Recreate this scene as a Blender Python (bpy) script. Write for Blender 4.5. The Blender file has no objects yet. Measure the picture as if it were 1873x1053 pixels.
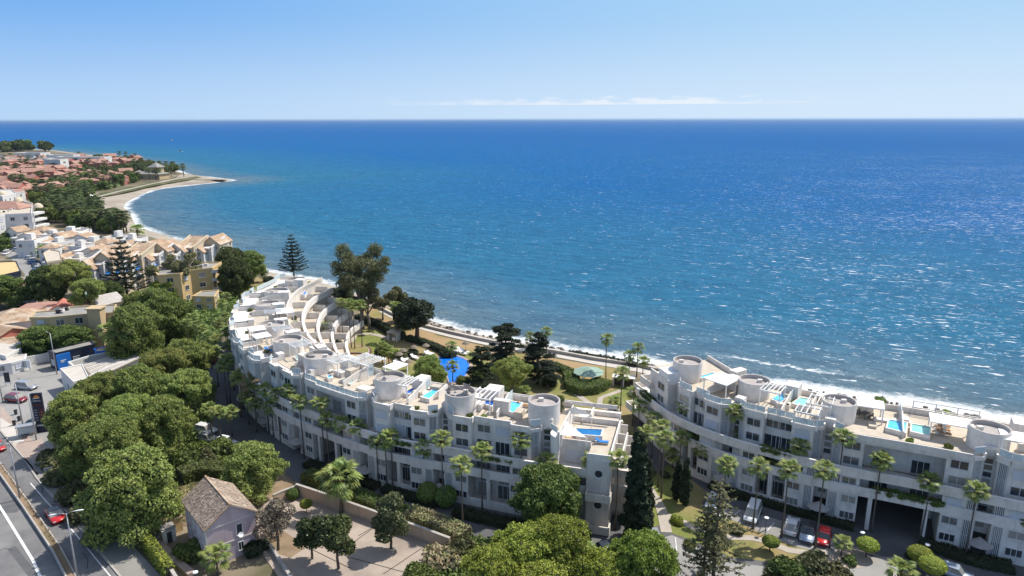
import bpy, math, random
import numpy as np
from mathutils import Vector, Matrix

random.seed(7); RNG = np.random.default_rng(7)
SC = bpy.context.scene
COL = SC.collection

# ------------------------------------------------------------------ camera
CAM_H = 55.0; FPX = 1250.0; HOR = 217.0
PITCH = math.atan((526.5 - HOR) / FPX)
cd = bpy.data.cameras.new('camera'); cam = bpy.data.objects.new('camera', cd); COL.objects.link(cam)
cd.sensor_width = 36.0; cd.lens = 36.0 * FPX / 1873.0
cd.clip_start = 1.0; cd.clip_end = 400000.0
cam.location = (0, 0, CAM_H)
cam.rotation_euler = (Matrix.Rotation(math.pi / 2 - PITCH, 4, 'X') @ Matrix.Rotation(math.radians(-0.15), 4, 'Z')).to_euler()
SC.camera = cam
SC.render.resolution_x = 1024; SC.render.resolution_y = 576

# ------------------------------------------------------------------ light
SUN_AZ = math.radians(60); SUN_EL = math.radians(56)      # azimuth clockwise from +Y
SUN_DIR = Vector((math.sin(SUN_AZ) * math.cos(SUN_EL), math.cos(SUN_AZ) * math.cos(SUN_EL), math.sin(SUN_EL)))
world = bpy.data.worlds.new('World'); SC.world = world; world.use_nodes = True
wn = world.node_tree.nodes; wl = world.node_tree.links; wn.clear()
wout = wn.new('ShaderNodeOutputWorld'); wbg = wn.new('ShaderNodeBackground')
sky = wn.new('ShaderNodeTexSky'); sky.sky_type = 'NISHITA'; sky.sun_disc = False
sky.sun_elevation = SUN_EL; sky.sun_rotation = SUN_AZ
sky.altitude = 0; sky.air_density = 1.0; sky.dust_density = 0.6; sky.ozone_density = 2.5
hs = wn.new('ShaderNodeHueSaturation'); hs.inputs['Saturation'].default_value = 0.72; hs.inputs['Value'].default_value = 1.0
wl.new(sky.outputs[0], hs.inputs['Color'])
# thin line of low cumulus far out over the sea
tc = wn.new('ShaderNodeTexCoord'); sep = wn.new('ShaderNodeSeparateXYZ'); wl.new(tc.outputs['Generated'], sep.inputs[0])
def wmath(op, a, b=None, c=None):
    n = wn.new('ShaderNodeMath'); n.operation = op
    for i, v in enumerate((a, b, c)):
        if v is None: continue
        if isinstance(v, (int, float)): n.inputs[i].default_value = v
        else: wl.new(v, n.inputs[i])
    return n.outputs[0]
az = wmath('ARCTAN2', sep.outputs[0], sep.outputs[1])
cmb = wn.new('ShaderNodeCombineXYZ')
wl.new(az, cmb.inputs[0]); wl.new(wmath('MULTIPLY', sep.outputs[2], 4.2), cmb.inputs[1])
nz = wn.new('ShaderNodeTexNoise'); nz.inputs['Scale'].default_value = 26; nz.inputs['Detail'].default_value = 6; nz.inputs['Roughness'].default_value = 0.62
wl.new(cmb.outputs[0], nz.inputs['Vector'])
cmb2 = wn.new('ShaderNodeCombineXYZ'); wl.new(az, cmb2.inputs[0])
nz2 = wn.new('ShaderNodeTexNoise'); nz2.inputs['Scale'].default_value = 7; nz2.inputs['Detail'].default_value = 2
wl.new(cmb2.outputs[0], nz2.inputs['Vector'])
# flat base at 1.1 deg, soft tops
z = sep.outputs[2]
base_ = wmath('SMOOTH_MIN', wmath('MULTIPLY', wmath('SUBTRACT', z, 0.0185), 900.0), 1.0, 0.2)
base_ = wmath('MAXIMUM', base_, 0.0)
top_ = wmath('SUBTRACT', wmath('ADD', 0.0215, wmath('MULTIPLY', nz2.outputs[0], 0.021)), z)
dens = wmath('ADD', wmath('MULTIPLY', top_, 26.0), wmath('SUBTRACT', nz.outputs[0], 0.615))
side = wmath('MULTIPLY', wmath('SUBTRACT', 0.34, wmath('ABSOLUTE', wmath('SUBTRACT', az, 0.14))), 3.0)
dens = wmath('MULTIPLY', wmath('MULTIPLY', dens, 7.0), wmath('MINIMUM', wmath('MAXIMUM', side, 0.0), 1.0))
dens = wmath('MULTIPLY', wmath('MINIMUM', wmath('MAXIMUM', dens, 0.0), 1.0), base_)
dens = wmath('MULTIPLY', dens, 0.62)
# clear marine air: pale at the horizon, blue above, paler towards the sun; joins the Nishita sky higher up
SKS = 0.15
def wmap(v, a, b, c=0.0, d=1.0):
    n = wn.new('ShaderNodeMapRange'); n.interpolation_type = 'SMOOTHSTEP'
    for i, k in ((1, a), (2, b), (3, c), (4, d)): n.inputs[i].default_value = k
    wl.new(v, n.inputs[0]); return n.outputs[0]
def wmix(f, a, b):
    n = wn.new('ShaderNodeMix'); n.data_type = 'RGBA'
    if isinstance(f, (int, float)): n.inputs[0].default_value = f
    else: wl.new(f, n.inputs[0])
    for i, v in ((6, a), (7, b)):
        if isinstance(v, tuple): n.inputs[i].default_value = (v[0]/SKS, v[1]/SKS, v[2]/SKS, 1)
        else: wl.new(v, n.inputs[i])
    return n.outputs[2]
sunward = wmap(wmath('ADD', wmath('MULTIPLY', sep.outputs[0], math.sin(SUN_AZ)), wmath('MULTIPLY', sep.outputs[1], math.cos(SUN_AZ))), -0.2, 1.0)
low = wmix(sunward, (0.36, 0.51, 0.70), (0.50, 0.61, 0.73))
mid = wmix(sunward, (0.125, 0.32, 0.66), (0.31, 0.50, 0.70))
grad = wmix(wmap(z, -0.01, 0.165), low, mid)
skyc = wmix(wmap(z, 0.12, 0.6), grad, hs.outputs[0])
skyf = wmix(dens, skyc, (0.69, 0.71, 0.74))
wl.new(skyf, wbg.inputs[0]); wbg.inputs[1].default_value = SKS
wl.new(wbg.outputs[0], wout.inputs[0])
sd = bpy.data.lights.new('sun', 'SUN'); sd.energy = 4.2; sd.angle = math.radians(0.53); sd.color = (1.0, 0.95, 0.87)
sun = bpy.data.objects.new('sun', sd); COL.objects.link(sun)
sun.rotation_euler = SUN_DIR.to_track_quat('Z', 'Y').to_euler(); sun.location = (60, 40, 120)
SC.view_settings.view_transform = 'Standard'; SC.view_settings.look = 'None'
SC.view_settings.exposure = 0.42; SC.view_settings.gamma = 1.0; SC.view_settings.use_curve_mapping = False

# ------------------------------------------------------------------ helpers
def G(px, py, z=0.0):
    """ground point seen at photo pixel (px, py), as a real place (x, y) at height z"""
    u = (px - 936.5) / FPX; v = (526.5 - py) / FPX
    ry = math.cos(PITCH) + v * math.sin(PITCH); rz = -math.sin(PITCH) + v * math.cos(PITCH)
    t = (z - CAM_H) / rz
    return (u * t, ry * t)
def GP(pts, z=0.0): return [G(p[0], p[1], z) for p in pts]

def nodes_of(name):
    m = bpy.data.materials.new(name); m.use_nodes = True
    nt = m.node_tree; nt.nodes.clear()
    out = nt.nodes.new('ShaderNodeOutputMaterial'); b = nt.nodes.new('ShaderNodeBsdfPrincipled')
    nt.links.new(b.outputs[0], out.inputs[0])
    return m, nt, b, out
def c4(c): return (c[0], c[1], c[2], 1.0)
def mix(nt, fac, a, b, mode='MIX'):
    n = nt.nodes.new('ShaderNodeMix'); n.data_type = 'RGBA'; n.blend_type = mode
    for i, v in ((0, fac), (6, a), (7, b)):
        if isinstance(v, (int, float)): n.inputs[i].default_value = v
        elif isinstance(v, tuple): n.inputs[i].default_value = c4(v)
        else: nt.links.new(v, n.inputs[i])
    return n.outputs[2]
def noise(nt, scale, detail=4, rough=0.55, vec=None, dist=0.0):
    n = nt.nodes.new('ShaderNodeTexNoise'); n.inputs['Scale'].default_value = scale
    n.inputs['Detail'].default_value = detail; n.inputs['Roughness'].default_value = rough; n.inputs['Distortion'].default_value = dist
    if vec is not None: nt.links.new(vec, n.inputs['Vector'])
    return n.outputs[0]
def pos(nt): return nt.nodes.new('ShaderNodeNewGeometry').outputs['Position']
def ramp(nt, fac, lo, hi):
    n = nt.nodes.new('ShaderNodeMapRange'); n.inputs[1].default_value = lo; n.inputs[2].default_value = hi
    nt.links.new(fac, n.inputs[0]); return n.outputs[0]
def scaled(nt, vec, s):
    n = nt.nodes.new('ShaderNodeVectorMath'); n.operation = 'MULTIPLY'; n.inputs[1].default_value = s
    nt.links.new(vec, n.inputs[0]); return n.outputs[0]
def bump(nt, b, h, strength, dist):
    n = nt.nodes.new('ShaderNodeBump'); n.inputs['Strength'].default_value = strength; n.inputs['Distance'].default_value = dist
    nt.links.new(h, n.inputs['Height']); nt.links.new(n.outputs[0], b.inputs['Normal'])

def M(name, c1, c2=None, rough=0.8, scale=0.6, scale2=None, c3=None, bmp=0.0, spec=0.3, metal=0.0, streak=False):
    """procedural surface: two or three tones broken by noise at two scales"""
    m, nt, b, _ = nodes_of(name)
    c2 = c2 or tuple(x * 0.86 for x in c1)
    p = pos(nt)
    f = ramp(nt, noise(nt, scale, 5, 0.6, p), 0.35, 0.65)
    col = mix(nt, f, c1, c2)
    if c3 is not None:
        f3 = ramp(nt, noise(nt, scale2 or scale * 0.2, 3, 0.6, p), 0.5, 0.66)
        col = mix(nt, f3, col, c3)
    if streak:
        f2 = ramp(nt, noise(nt, 1.0, 4, 0.6, scaled(nt, p, (1.6, 1.6, 0.18))), 0.52, 0.8)
        col = mix(nt, f2, col, tuple(x * 0.72 for x in c2))
    nt.links.new(col, b.inputs['Base Color'])
    b.inputs['Roughness'].default_value = rough; b.inputs['Specular IOR Level'].default_value = spec; b.inputs['Metallic'].default_value = metal
    if bmp: bump(nt, b, noise(nt, scale * 8, 4, 0.6, p), bmp, 0.05)
    return m
def MF(name, a, b_, c, rough=0.6, trans=0.22):
    """foliage: tone differs from leaf to leaf and from clump to clump"""
    m, nt, b, out = nodes_of(name)
    g = nt.nodes.new('ShaderNodeNewGeometry'); oi = nt.nodes.new('ShaderNodeObjectInfo')
    col = mix(nt, g.outputs['Random Per Island'], a, b_)
    f = ramp(nt, noise(nt, 0.9, 3, 0.6, g.outputs['Position']), 0.4, 0.7)
    col = mix(nt, f, col, c)
    hsn = nt.nodes.new('ShaderNodeHueSaturation')
    mr = nt.nodes.new('ShaderNodeMapRange'); mr.inputs[3].default_value = 0.475; mr.inputs[4].default_value = 0.52
    nt.links.new(oi.outputs['Random'], mr.inputs[0]); nt.links.new(mr.outputs[0], hsn.inputs['Hue'])
    mv = nt.nodes.new('ShaderNodeMapRange'); mv.inputs[3].default_value = 0.78; mv.inputs[4].default_value = 1.22
    fr_ = nt.nodes.new('ShaderNodeMath'); fr_.operation = 'FRACT'; mu_ = nt.nodes.new('ShaderNodeMath'); mu_.operation = 'MULTIPLY'; mu_.inputs[1].default_value = 7.31
    nt.links.new(oi.outputs['Random'], mu_.inputs[0]); nt.links.new(mu_.outputs[0], fr_.inputs[0]); nt.links.new(fr_.outputs[0], mv.inputs[0]); nt.links.new(mv.outputs[0], hsn.inputs['Value'])
    nt.links.new(col, hsn.inputs['Color'])
    nt.links.new(hsn.outputs[0], b.inputs['Base Color']); b.inputs['Roughness'].default_value = rough; b.inputs['Specular IOR Level'].default_value = 0.25
    tr = nt.nodes.new('ShaderNodeBsdfTranslucent'); nt.links.new(hsn.outputs[0], tr.inputs[0])
    ms = nt.nodes.new('ShaderNodeMixShader'); ms.inputs[0].default_value = trans
    nt.links.new(b.outputs[0], ms.inputs[1]); nt.links.new(tr.outputs[0], ms.inputs[2]); nt.links.new(ms.outputs[0], out.inputs[0])
    return m

MAT = {}
MAT['plaster'] = M('white_plaster', (0.75, 0.70, 0.645), (0.67, 0.625, 0.57), 0.85, 0.35, c3=(0.60, 0.56, 0.515), scale2=0.6, streak=True)
MAT['plaster2'] = M('cream_plaster', (0.66, 0.61, 0.55), (0.58, 0.53, 0.47), 0.85, 0.5, streak=True)
MAT['deck'] = M('terrace_tiles', (0.53, 0.46, 0.37), (0.44, 0.38, 0.30), 0.8, 0.9)
MAT['drumroof'] = M('grey_roof_gravel', (0.42, 0.38, 0.35), (0.34, 0.31, 0.29), 0.9, 1.2)
MAT['rim'] = M('weathered_rim', (0.47, 0.43, 0.40), (0.38, 0.35, 0.32), 0.9, 1.0)
MAT['whitemetal'] = M('white_painted_metal', (0.78, 0.77, 0.75), (0.72, 0.71, 0.69), 0.5, 1.0)
MAT['fabric'] = M('white_canvas', (0.82, 0.80, 0.76), (0.76, 0.74, 0.70), 0.9, 1.0)
MAT['frame'] = M('window_frame_white', (0.62, 0.62, 0.62), (0.56, 0.56, 0.56), 0.5, 1.0)
MAT['dark'] = M('dark_interior', (0.03, 0.03, 0.035), (0.05, 0.05, 0.05), 0.7, 1.5)
MAT['shutter'] = M('pale_shutter', (0.55, 0.57, 0.60), (0.5, 0.52, 0.56), 0.6, 1.0)
MAT['awnblue'] = M('blue_awning', (0.03, 0.20, 0.55), (0.02, 0.16, 0.45), 0.8, 1.0)
MAT['asphalt'] = M('asphalt', (0.115, 0.115, 0.118), (0.088, 0.088, 0.092), 0.9, 0.35, c3=(0.14, 0.138, 0.135), scale2=0.07, bmp=0.2)
MAT['highway'] = M('highway_asphalt', (0.175, 0.17, 0.168), (0.135, 0.131, 0.132), 0.9, 0.5, c3=(0.225, 0.22, 0.21), scale2=0.09, bmp=0.2)
MAT['concrete'] = M('station_concrete', (0.30, 0.29, 0.275), (0.26, 0.25, 0.235), 0.85, 0.25, c3=(0.22, 0.21, 0.2), scale2=0.09)
MAT['pinkpave'] = M('pink_paving', (0.40, 0.31, 0.26), (0.33, 0.26, 0.22), 0.85, 0.5, c3=(0.30, 0.24, 0.2), scale2=0.12)
MAT['court'] = M('courtyard_concrete', (0.40, 0.33, 0.27), (0.33, 0.27, 0.22), 0.9, 0.35, c3=(0.27, 0.22, 0.18), scale2=0.12, bmp=0.2)
MAT['path'] = M('pale_path', (0.42, 0.37, 0.31), (0.35, 0.31, 0.26), 0.9, 0.6)
MAT['promenade'] = M('promenade_concrete', (0.52, 0.48, 0.42), (0.46, 0.42, 0.37), 0.9, 0.5)
MAT['earth'] = M('dry_earth', (0.26, 0.19, 0.12), (0.20, 0.14, 0.09), 0.95, 0.4, c3=(0.14, 0.12, 0.06), scale2=0.1, bmp=0.4)
MAT['paint'] = M('road_paint', (0.72, 0.72, 0.70), (0.6, 0.6, 0.58), 0.7, 2.0)
MAT['kerb'] = M('kerb_stone', (0.42, 0.39, 0.35), (0.34, 0.31, 0.28), 0.85, 1.0)
MAT['wallbeige'] = M('beige_wall', (0.46, 0.36, 0.26), (0.39, 0.30, 0.22), 0.9, 0.5, streak=True)
MAT['sand'] = M('grey_sand', (0.36, 0.31, 0.245), (0.30, 0.255, 0.20), 0.95, 0.08, c3=(0.24, 0.2, 0.16), scale2=0.02, bmp=0.2)
MAT['rock'] = M('breakwater_rock', (0.20, 0.17, 0.145), (0.12, 0.105, 0.09), 0.9, 1.3, bmp=0.5)
MAT['landcover'] = M('scrubby_ground', (0.10, 0.095, 0.05), (0.16, 0.13, 0.08), 0.95, 0.12, c3=(0.26, 0.21, 0.15), scale2=0.03, bmp=0.4)
MAT['trunk'] = M('brown_bark', (0.13, 0.10, 0.075), (0.085, 0.065, 0.05), 0.95, 3.0, bmp=0.6)
MAT['palmtrunk'] = M('palm_bark', (0.15, 0.125, 0.105), (0.10, 0.085, 0.07), 0.95, 4.0, bmp=0.6)
MAT['greytrunk'] = M('pale_bark', (0.26, 0.225, 0.19), (0.18, 0.155, 0.13), 0.95, 2.0)
MAT['pine'] = MF('pine_needles', (0.28, 0.335, 0.09), (0.17, 0.22, 0.06), (0.35, 0.38, 0.105), trans=0.3)
MAT['pinedark'] = MF('dark_pine_needles', (0.085, 0.115, 0.032), (0.05, 0.075, 0.022), (0.115, 0.14, 0.038))
MAT['broad'] = MF('broad_leaves', (0.15, 0.21, 0.055), (0.09, 0.14, 0.036), (0.20, 0.25, 0.06))
MAT['cedar'] = MF('cedar_needles', (0.030, 0.045, 0.022), (0.018, 0.028, 0.015), (0.042, 0.055, 0.025), trans=0.1)
MAT['euca'] = MF('eucalyptus_leaves', (0.18, 0.18, 0.08), (0.11, 0.115, 0.055), (0.215, 0.205, 0.095))
MAT['palm'] = MF('palm_fronds', (0.25, 0.31, 0.085), (0.11, 0.16, 0.04), (0.33, 0.38, 0.11), rough=0.45, trans=0.25)
MAT['farpalm'] = MF('far_palm_fronds', (0.11, 0.14, 0.05), (0.065, 0.09, 0.032), (0.14, 0.17, 0.06))
MAT['deadfrond'] = MF('dry_fronds', (0.22, 0.16, 0.08), (0.14, 0.10, 0.055), (0.26, 0.19, 0.09))
MAT['bush'] = MF('bush_leaves', (0.12, 0.16, 0.04), (0.07, 0.10, 0.028), (0.16, 0.19, 0.045))
MAT['bright'] = MF('bright_clipped_leaves', (0.25, 0.325, 0.05), (0.145, 0.21, 0.036), (0.31, 0.37, 0.06))
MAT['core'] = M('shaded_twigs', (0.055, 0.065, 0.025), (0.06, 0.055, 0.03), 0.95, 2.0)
MAT['flower'] = MF('pale_oleander', (0.33, 0.31, 0.18), (0.20, 0.24, 0.08), (0.30, 0.22, 0.14))
MAT['redleaf'] = M('dark_red_border', (0.10, 0.03, 0.025), (0.14, 0.05, 0.035), 0.9, 2.0)
MAT['tile'] = M('terracotta_tiles', (0.42, 0.295, 0.20), (0.28, 0.185, 0.115), 0.9, 0.9, c3=(0.50, 0.41, 0.31), scale2=0.3, bmp=0.3)
MAT['oldtile'] = M('weathered_grey_tiles', (0.40, 0.31, 0.24), (0.15, 0.115, 0.09), 0.95, 3.2, c3=(0.46, 0.37, 0.29), scale2=1.4, bmp=0.3)
MAT['redwall'] = M('red_render', (0.46, 0.17, 0.125), (0.36, 0.13, 0.095), 0.9, 0.3)
MAT['pinkroof'] = M('pink_tiles', (0.40, 0.235, 0.18), (0.30, 0.165, 0.125), 0.9, 0.5)
MAT['townwhite'] = M('town_white', (0.68, 0.66, 0.63), (0.60, 0.58, 0.55), 0.85, 0.2)
MAT['towncream'] = M('town_cream', (0.60, 0.50, 0.36), (0.54, 0.44, 0.31), 0.85, 0.2)
MAT['yellow'] = M('ochre_yellow_render', (0.62, 0.44, 0.21), (0.54, 0.38, 0.18), 0.85, 0.3)
MAT['orange'] = M('orange_render', (0.62, 0.28, 0.07), (0.55, 0.24, 0.06), 0.85, 0.3)
MAT['tan'] = M('tan_render', (0.52, 0.39, 0.23), (0.45, 0.34, 0.20), 0.85, 0.3)
MAT['greyroof'] = M('grey_flat_roof', (0.27, 0.26, 0.235), (0.22, 0.21, 0.19), 0.9, 0.25, c3=(0.33, 0.31, 0.28), scale2=0.08)
MAT['lilac'] = M('lilac_render', (0.52, 0.41, 0.44), (0.46, 0.36, 0.385), 0.85, 0.5, streak=True)
MAT['lilactrim'] = M('pale_trim', (0.58, 0.54, 0.50), (0.5, 0.47, 0.43), 0.85, 0.8)
MAT['blue'] = M('blue_cladding', (0.02, 0.17, 0.55), (0.018, 0.15, 0.48), 0.5, 0.3)
MAT['navy'] = M('navy_panel', (0.018, 0.022, 0.04), (0.025, 0.03, 0.05), 0.5, 0.3)
MAT['black'] = M('black_rubber', (0.02, 0.02, 0.02), (0.03, 0.03, 0.03), 0.8, 1.0)
MAT['galv'] = M('galvanised_steel', (0.42, 0.43, 0.44), (0.36, 0.37, 0.38), 0.45, 2.0, metal=0.4)
MAT['darkmetal'] = M('dark_metal', (0.05, 0.05, 0.055), (0.07, 0.07, 0.07), 0.5, 2.0)
MAT['chrome'] = M('alloy', (0.35, 0.35, 0.36), (0.3, 0.3, 0.3), 0.35, 2.0, metal=0.7)
MAT['wood'] = M('teak_wood', (0.34, 0.17, 0.07), (0.26, 0.13, 0.055), 0.7, 1.5)
MAT['straw'] = M('straw_thatch', (0.24, 0.20, 0.15), (0.17, 0.14, 0.11), 0.95, 4.0, bmp=0.4)
MAT['greenroof'] = M('green_roof_sheet', (0.26, 0.36, 0.29), (0.22, 0.31, 0.25), 0.8, 0.5)
MAT['skin'] = M('skin', (0.45, 0.28, 0.2), None, 0.6, 2.0)
MAT['cloth'] = M('dark_clothing', (0.04, 0.05, 0.08), None, 0.9, 2.0)
MAT['terracotta'] = M('clay_pot', (0.42, 0.18, 0.09), None, 0.8, 2.0)
MAT['logoorange'] = M('orange_sign_print', (0.85, 0.28, 0.03), None, 0.5, 2.0)
MAT['signwhite'] = M('white_sign_print', (0.8, 0.8, 0.8), None, 0.5, 2.0)
MAT['signred'] = M('red_sign_print', (0.6, 0.03, 0.03), None, 0.5, 2.0)

def glassmat():
    m, nt, b, _ = nodes_of('window_glass')
    oi = nt.nodes.new('ShaderNodeObjectInfo')
    r = ramp(nt, oi.outputs['Random'], 0.35, 0.9)
    nt.links.new(mix(nt, r, (0.035, 0.042, 0.05), (0.30, 0.29, 0.26)), b.inputs['Base Color'])
    b.inputs['Roughness'].default_value = 0.06; b.inputs['Specular IOR Level'].default_value = 0.8
    return m
MAT['glass'] = glassmat()
def frosted():
    m, nt, b, _ = nodes_of('frosted_glass_panel')
    p = pos(nt)
    nt.links.new(mix(nt, noise(nt, 2.0, 2, 0.5, p), (0.55, 0.66, 0.70), (0.68, 0.76, 0.78)), b.inputs['Base Color'])
    b.inputs['Roughness'].default_value = 0.15; b.inputs['Transmission Weight'].default_value = 0.35; b.inputs['IOR'].default_value = 1.1
    return m
MAT['frost'] = frosted()
def poolmat(name, a, b2):
    m, nt, b, _ = nodes_of(name)
    p = pos(nt)
    vo = nt.nodes.new('ShaderNodeTexVoronoi'); vo.inputs['Scale'].default_value = 1.1; vo.feature = 'SMOOTH_F1'
    nt.links.new(p, vo.inputs['Vector'])
    nt.links.new(mix(nt, vo.outputs['Distance'], b2, a), b.inputs['Base Color'])
    b.inputs['Roughness'].default_value = 0.05; b.inputs['IOR'].default_value = 1.33
    bump(nt, b, noise(nt, 2.4, 3, 0.5, p), 0.25, 0.1)
    return m
MAT['poolblue'] = poolmat('pool_water_blue', (0.003, 0.11, 0.58), (0.01, 0.19, 0.72))
MAT['poolcyan'] = poolmat('pool_water_cyan', (0.05, 0.42, 0.78), (0.14, 0.58, 0.85))
MAT['poolgreen'] = poolmat('pool_water_green', (0.18, 0.55, 0.48), (0.30, 0.66, 0.58))
MAT['pooldeep'] = poolmat('pool_water_deep', (0.01, 0.12, 0.32), (0.02, 0.19, 0.45))
def lawnmat(name, g1, g2, dry, lo, hi):
    m, nt, b, _ = nodes_of(name)
    p = pos(nt)
    col = mix(nt, ramp(nt, noise(nt, 0.8, 5, 0.65, p), 0.35, 0.65), g1, g2)
    col = mix(nt, ramp(nt, noise(nt, 0.075, 4, 0.6, p, 0.4), lo, hi), col, dry)
    nt.links.new(col, b.inputs['Base Color']); b.inputs['Roughness'].default_value = 0.95; b.inputs['Specular IOR Level'].default_value = 0.1
    bump(nt, b, noise(nt, 6.0, 4, 0.7, p), 0.5, 0.1)
    return m
MAT['lawn'] = lawnmat('garden_lawn', (0.19, 0.205, 0.06), (0.14, 0.165, 0.045), (0.30, 0.225, 0.115), 0.42, 0.60)
MAT['drylawn'] = lawnmat('parched_lawn', (0.19, 0.185, 0.05), (0.24, 0.19, 0.08), (0.34, 0.235, 0.13), 0.36, 0.56)
MAT['farlawn'] = lawnmat('far_green', (0.07, 0.085, 0.035), (0.10, 0.10, 0.045), (0.22, 0.18, 0.12), 0.5, 0.7)

# ---- mesh building
class MB:
    def __init__(s): s.v = []; s.f = []; s.mi = []; s.m = 0; s.sm = []; s.smooth = False
    def add(s, vs, fs):
        n = len(s.v); s.v += [tuple(p) for p in vs]
        for f in fs: s.f.append([i + n for i in f]); s.mi.append(s.m); s.sm.append(s.smooth)
    def box(s, x0, x1, y0, y1, z0, z1, T=None):
        vs = [Vector(p) for p in ((x0,y0,z0),(x1,y0,z0),(x1,y1,z0),(x0,y1,z0),(x0,y0,z1),(x1,y0,z1),(x1,y1,z1),(x0,y1,z1))]
        if T is not None: vs = [T @ p for p in vs]
        s.add(vs, [(3,2,1,0),(4,5,6,7),(0,1,5,4),(1,2,6,5),(2,3,7,6),(3,0,4,7)])
    def prism(s, pts, z0, z1, T=None):
        n = len(pts)
        a = sum(pts[i][0]*pts[(i+1)%n][1] - pts[(i+1)%n][0]*pts[i][1] for i in range(n))
        if a < 0: pts = pts[::-1]
        zz0 = z0 if isinstance(z0, (list, tuple)) else [z0]*n; zz1 = z1 if isinstance(z1, (list, tuple)) else [z1]*n
        vs = [Vector((p[0],p[1],zz0[i])) for i,p in enumerate(pts)] + [Vector((p[0],p[1],zz1[i])) for i,p in enumerate(pts)]
        if T is not None: vs = [T @ p for p in vs]
        s.add(vs, [list(range(n))[::-1], list(range(n,2*n))] + [(i,(i+1)%n,n+(i+1)%n,n+i) for i in range(n)])
    def tube(s, pts, rad, n=8, cap=True):
        if not isinstance(rad, (list, tuple)): rad = [rad]*len(pts)
        pts = [Vector(p) for p in pts]; rings = []
        base = len(s.v); sm = s.smooth; s.smooth = True
        vs = []
        for i, p in enumerate(pts):
            d = (pts[min(i+1,len(pts)-1)] - pts[max(i-1,0)]).normalized()
            u = d.orthogonal().normalized() if abs(d.z) < 0.9 else d.cross(Vector((0,1,0))).normalized()
            w = d.cross(u)
            for k in range(n):
                a = 2*math.pi*k/n; vs.append(p + (u*math.cos(a) + w*math.sin(a))*rad[i])
        fs = []
        for i in range(len(pts)-1):
            for k in range(n):
                fs.append((i*n+k, i*n+(k+1)%n, (i+1)*n+(k+1)%n, (i+1)*n+k))
        if cap: fs.append(list(range(n))[::-1]); fs.append([(len(pts)-1)*n+k for k in range(n)])
        s.add(vs, fs); s.smooth = sm
    def lathe(s, prof, n=24, c=(0,0,0), close=False):
        """prof: (r, z) pairs"""
        vs = []
        for r, z in prof:
            for k in range(n):
                a = 2*math.pi*k/n; vs.append((c[0]+r*math.cos(a), c[1]+r*math.sin(a), c[2]+z))
        fs = []
        for i in range(len(prof)-1):
            for k in range(n): fs.append((i*n+k, i*n+(k+1)%n, (i+1)*n+(k+1)%n, (i+1)*n+k))
        if prof[0][0] > 1e-3 and close: fs.append(list(range(n))[::-1])
        if prof[-1][0] > 1e-3 and close: fs.append([(len(prof)-1)*n+k for k in range(n)])
        s.add(vs, fs)
    def mesh(s, name, mats):
        me = bpy.data.meshes.new(name); me.from_pydata(s.v, [], s.f)
        for m in (mats if isinstance(mats, (list, tuple)) else [mats]): me.materials.append(MAT[m] if isinstance(m, str) else m)
        me.polygons.foreach_set('material_index', s.mi); me.polygons.foreach_set('use_smooth', s.sm)
        me.update(); return me
    def build(s, name, mats, parent=None, loc=None, rz=None):
        return link(name, s.mesh(name, mats), parent, loc, rz)
def link(name, data, parent=None, loc=None, rz=None, mat=None):
    o = bpy.data.objects.new(name, data); COL.objects.link(o)
    if parent is not None: o.parent = parent
    if mat is not None: o.matrix_local = mat
    else:
        if loc is not None: o.location = loc
        if rz is not None: o.rotation_euler = (0, 0, rz)
    return o
def tag(o, label=None, cat=None, group=None, kind=None):
    if label: o['label'] = label
    if cat: o['category'] = cat
    if group: o['group'] = group
    if kind: o['kind'] = kind
    return o
def thing(name, label, cat, loc=(0,0,0), rz=0.0, group=None):
    o = link(name, None, None, loc, rz); o.empty_display_size = 0.5
    return tag(o, label, cat, group)
def copy_tree(o, parent=None, depth=0):
    c = o.copy(); COL.objects.link(c)
    if parent is not None: c.parent = parent; c.matrix_parent_inverse = o.matrix_parent_inverse
    for ch in KIDS.get(o.name, []): copy_tree(ch, c, depth+1)
    return c
KIDS = {}
def index_kids():
    KIDS.clear()
    for o in bpy.data.objects:
        if o.parent is not None: KIDS.setdefault(o.parent.name, []).append(o)
PROTO_Z = -5000.0
def npmesh(name, V, Q, mats, mi=None, smooth=False):
    """V (n,3), Q (m,4) quads"""
    me = bpy.data.meshes.new(name); n = len(V); m = len(Q); k = Q.shape[1]
    me.vertices.add(n); me.vertices.foreach_set('co', np.asarray(V, dtype=np.float32).ravel())
    me.loops.add(m*k); me.loops.foreach_set('vertex_index', np.asarray(Q, dtype=np.int32).ravel())
    me.polygons.add(m); me.polygons.foreach_set('loop_start', np.arange(0, m*k, k, dtype=np.int32))
    me.polygons.foreach_set('loop_total', np.full(m, k, dtype=np.int32))
    for mm in (mats if isinstance(mats, (list, tuple)) else [mats]): me.materials.append(MAT[mm])
    if mi is not None: me.polygons.foreach_set('material_index', np.asarray(mi, dtype=np.int32))
    if smooth: me.polygons.foreach_set('use_smooth', np.ones(m, dtype=bool))
    me.update(calc_edges=True); me.validate(); return me
def sheet(name, pts, z, mat, kind='structure', label=None):
    mb = MB(); mb.add([(p[0], p[1], z) for p in ccw(pts)], [list(range(len(pts)))])
    return tag(mb.build(name, mat), label=label, kind=kind)
def ccw(pts):
    n = len(pts); a = sum(pts[i][0]*pts[(i+1)%n][1] - pts[(i+1)%n][0]*pts[i][1] for i in range(n))
    return list(pts) if a > 0 else list(pts)[::-1]
def extend(p, q, d):
    """point d metres beyond q on the line p-q"""
    l = math.hypot(q[0]-p[0], q[1]-p[1]); return (q[0]+(q[0]-p[0])/l*d, q[1]+(q[1]-p[1])/l*d)
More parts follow.
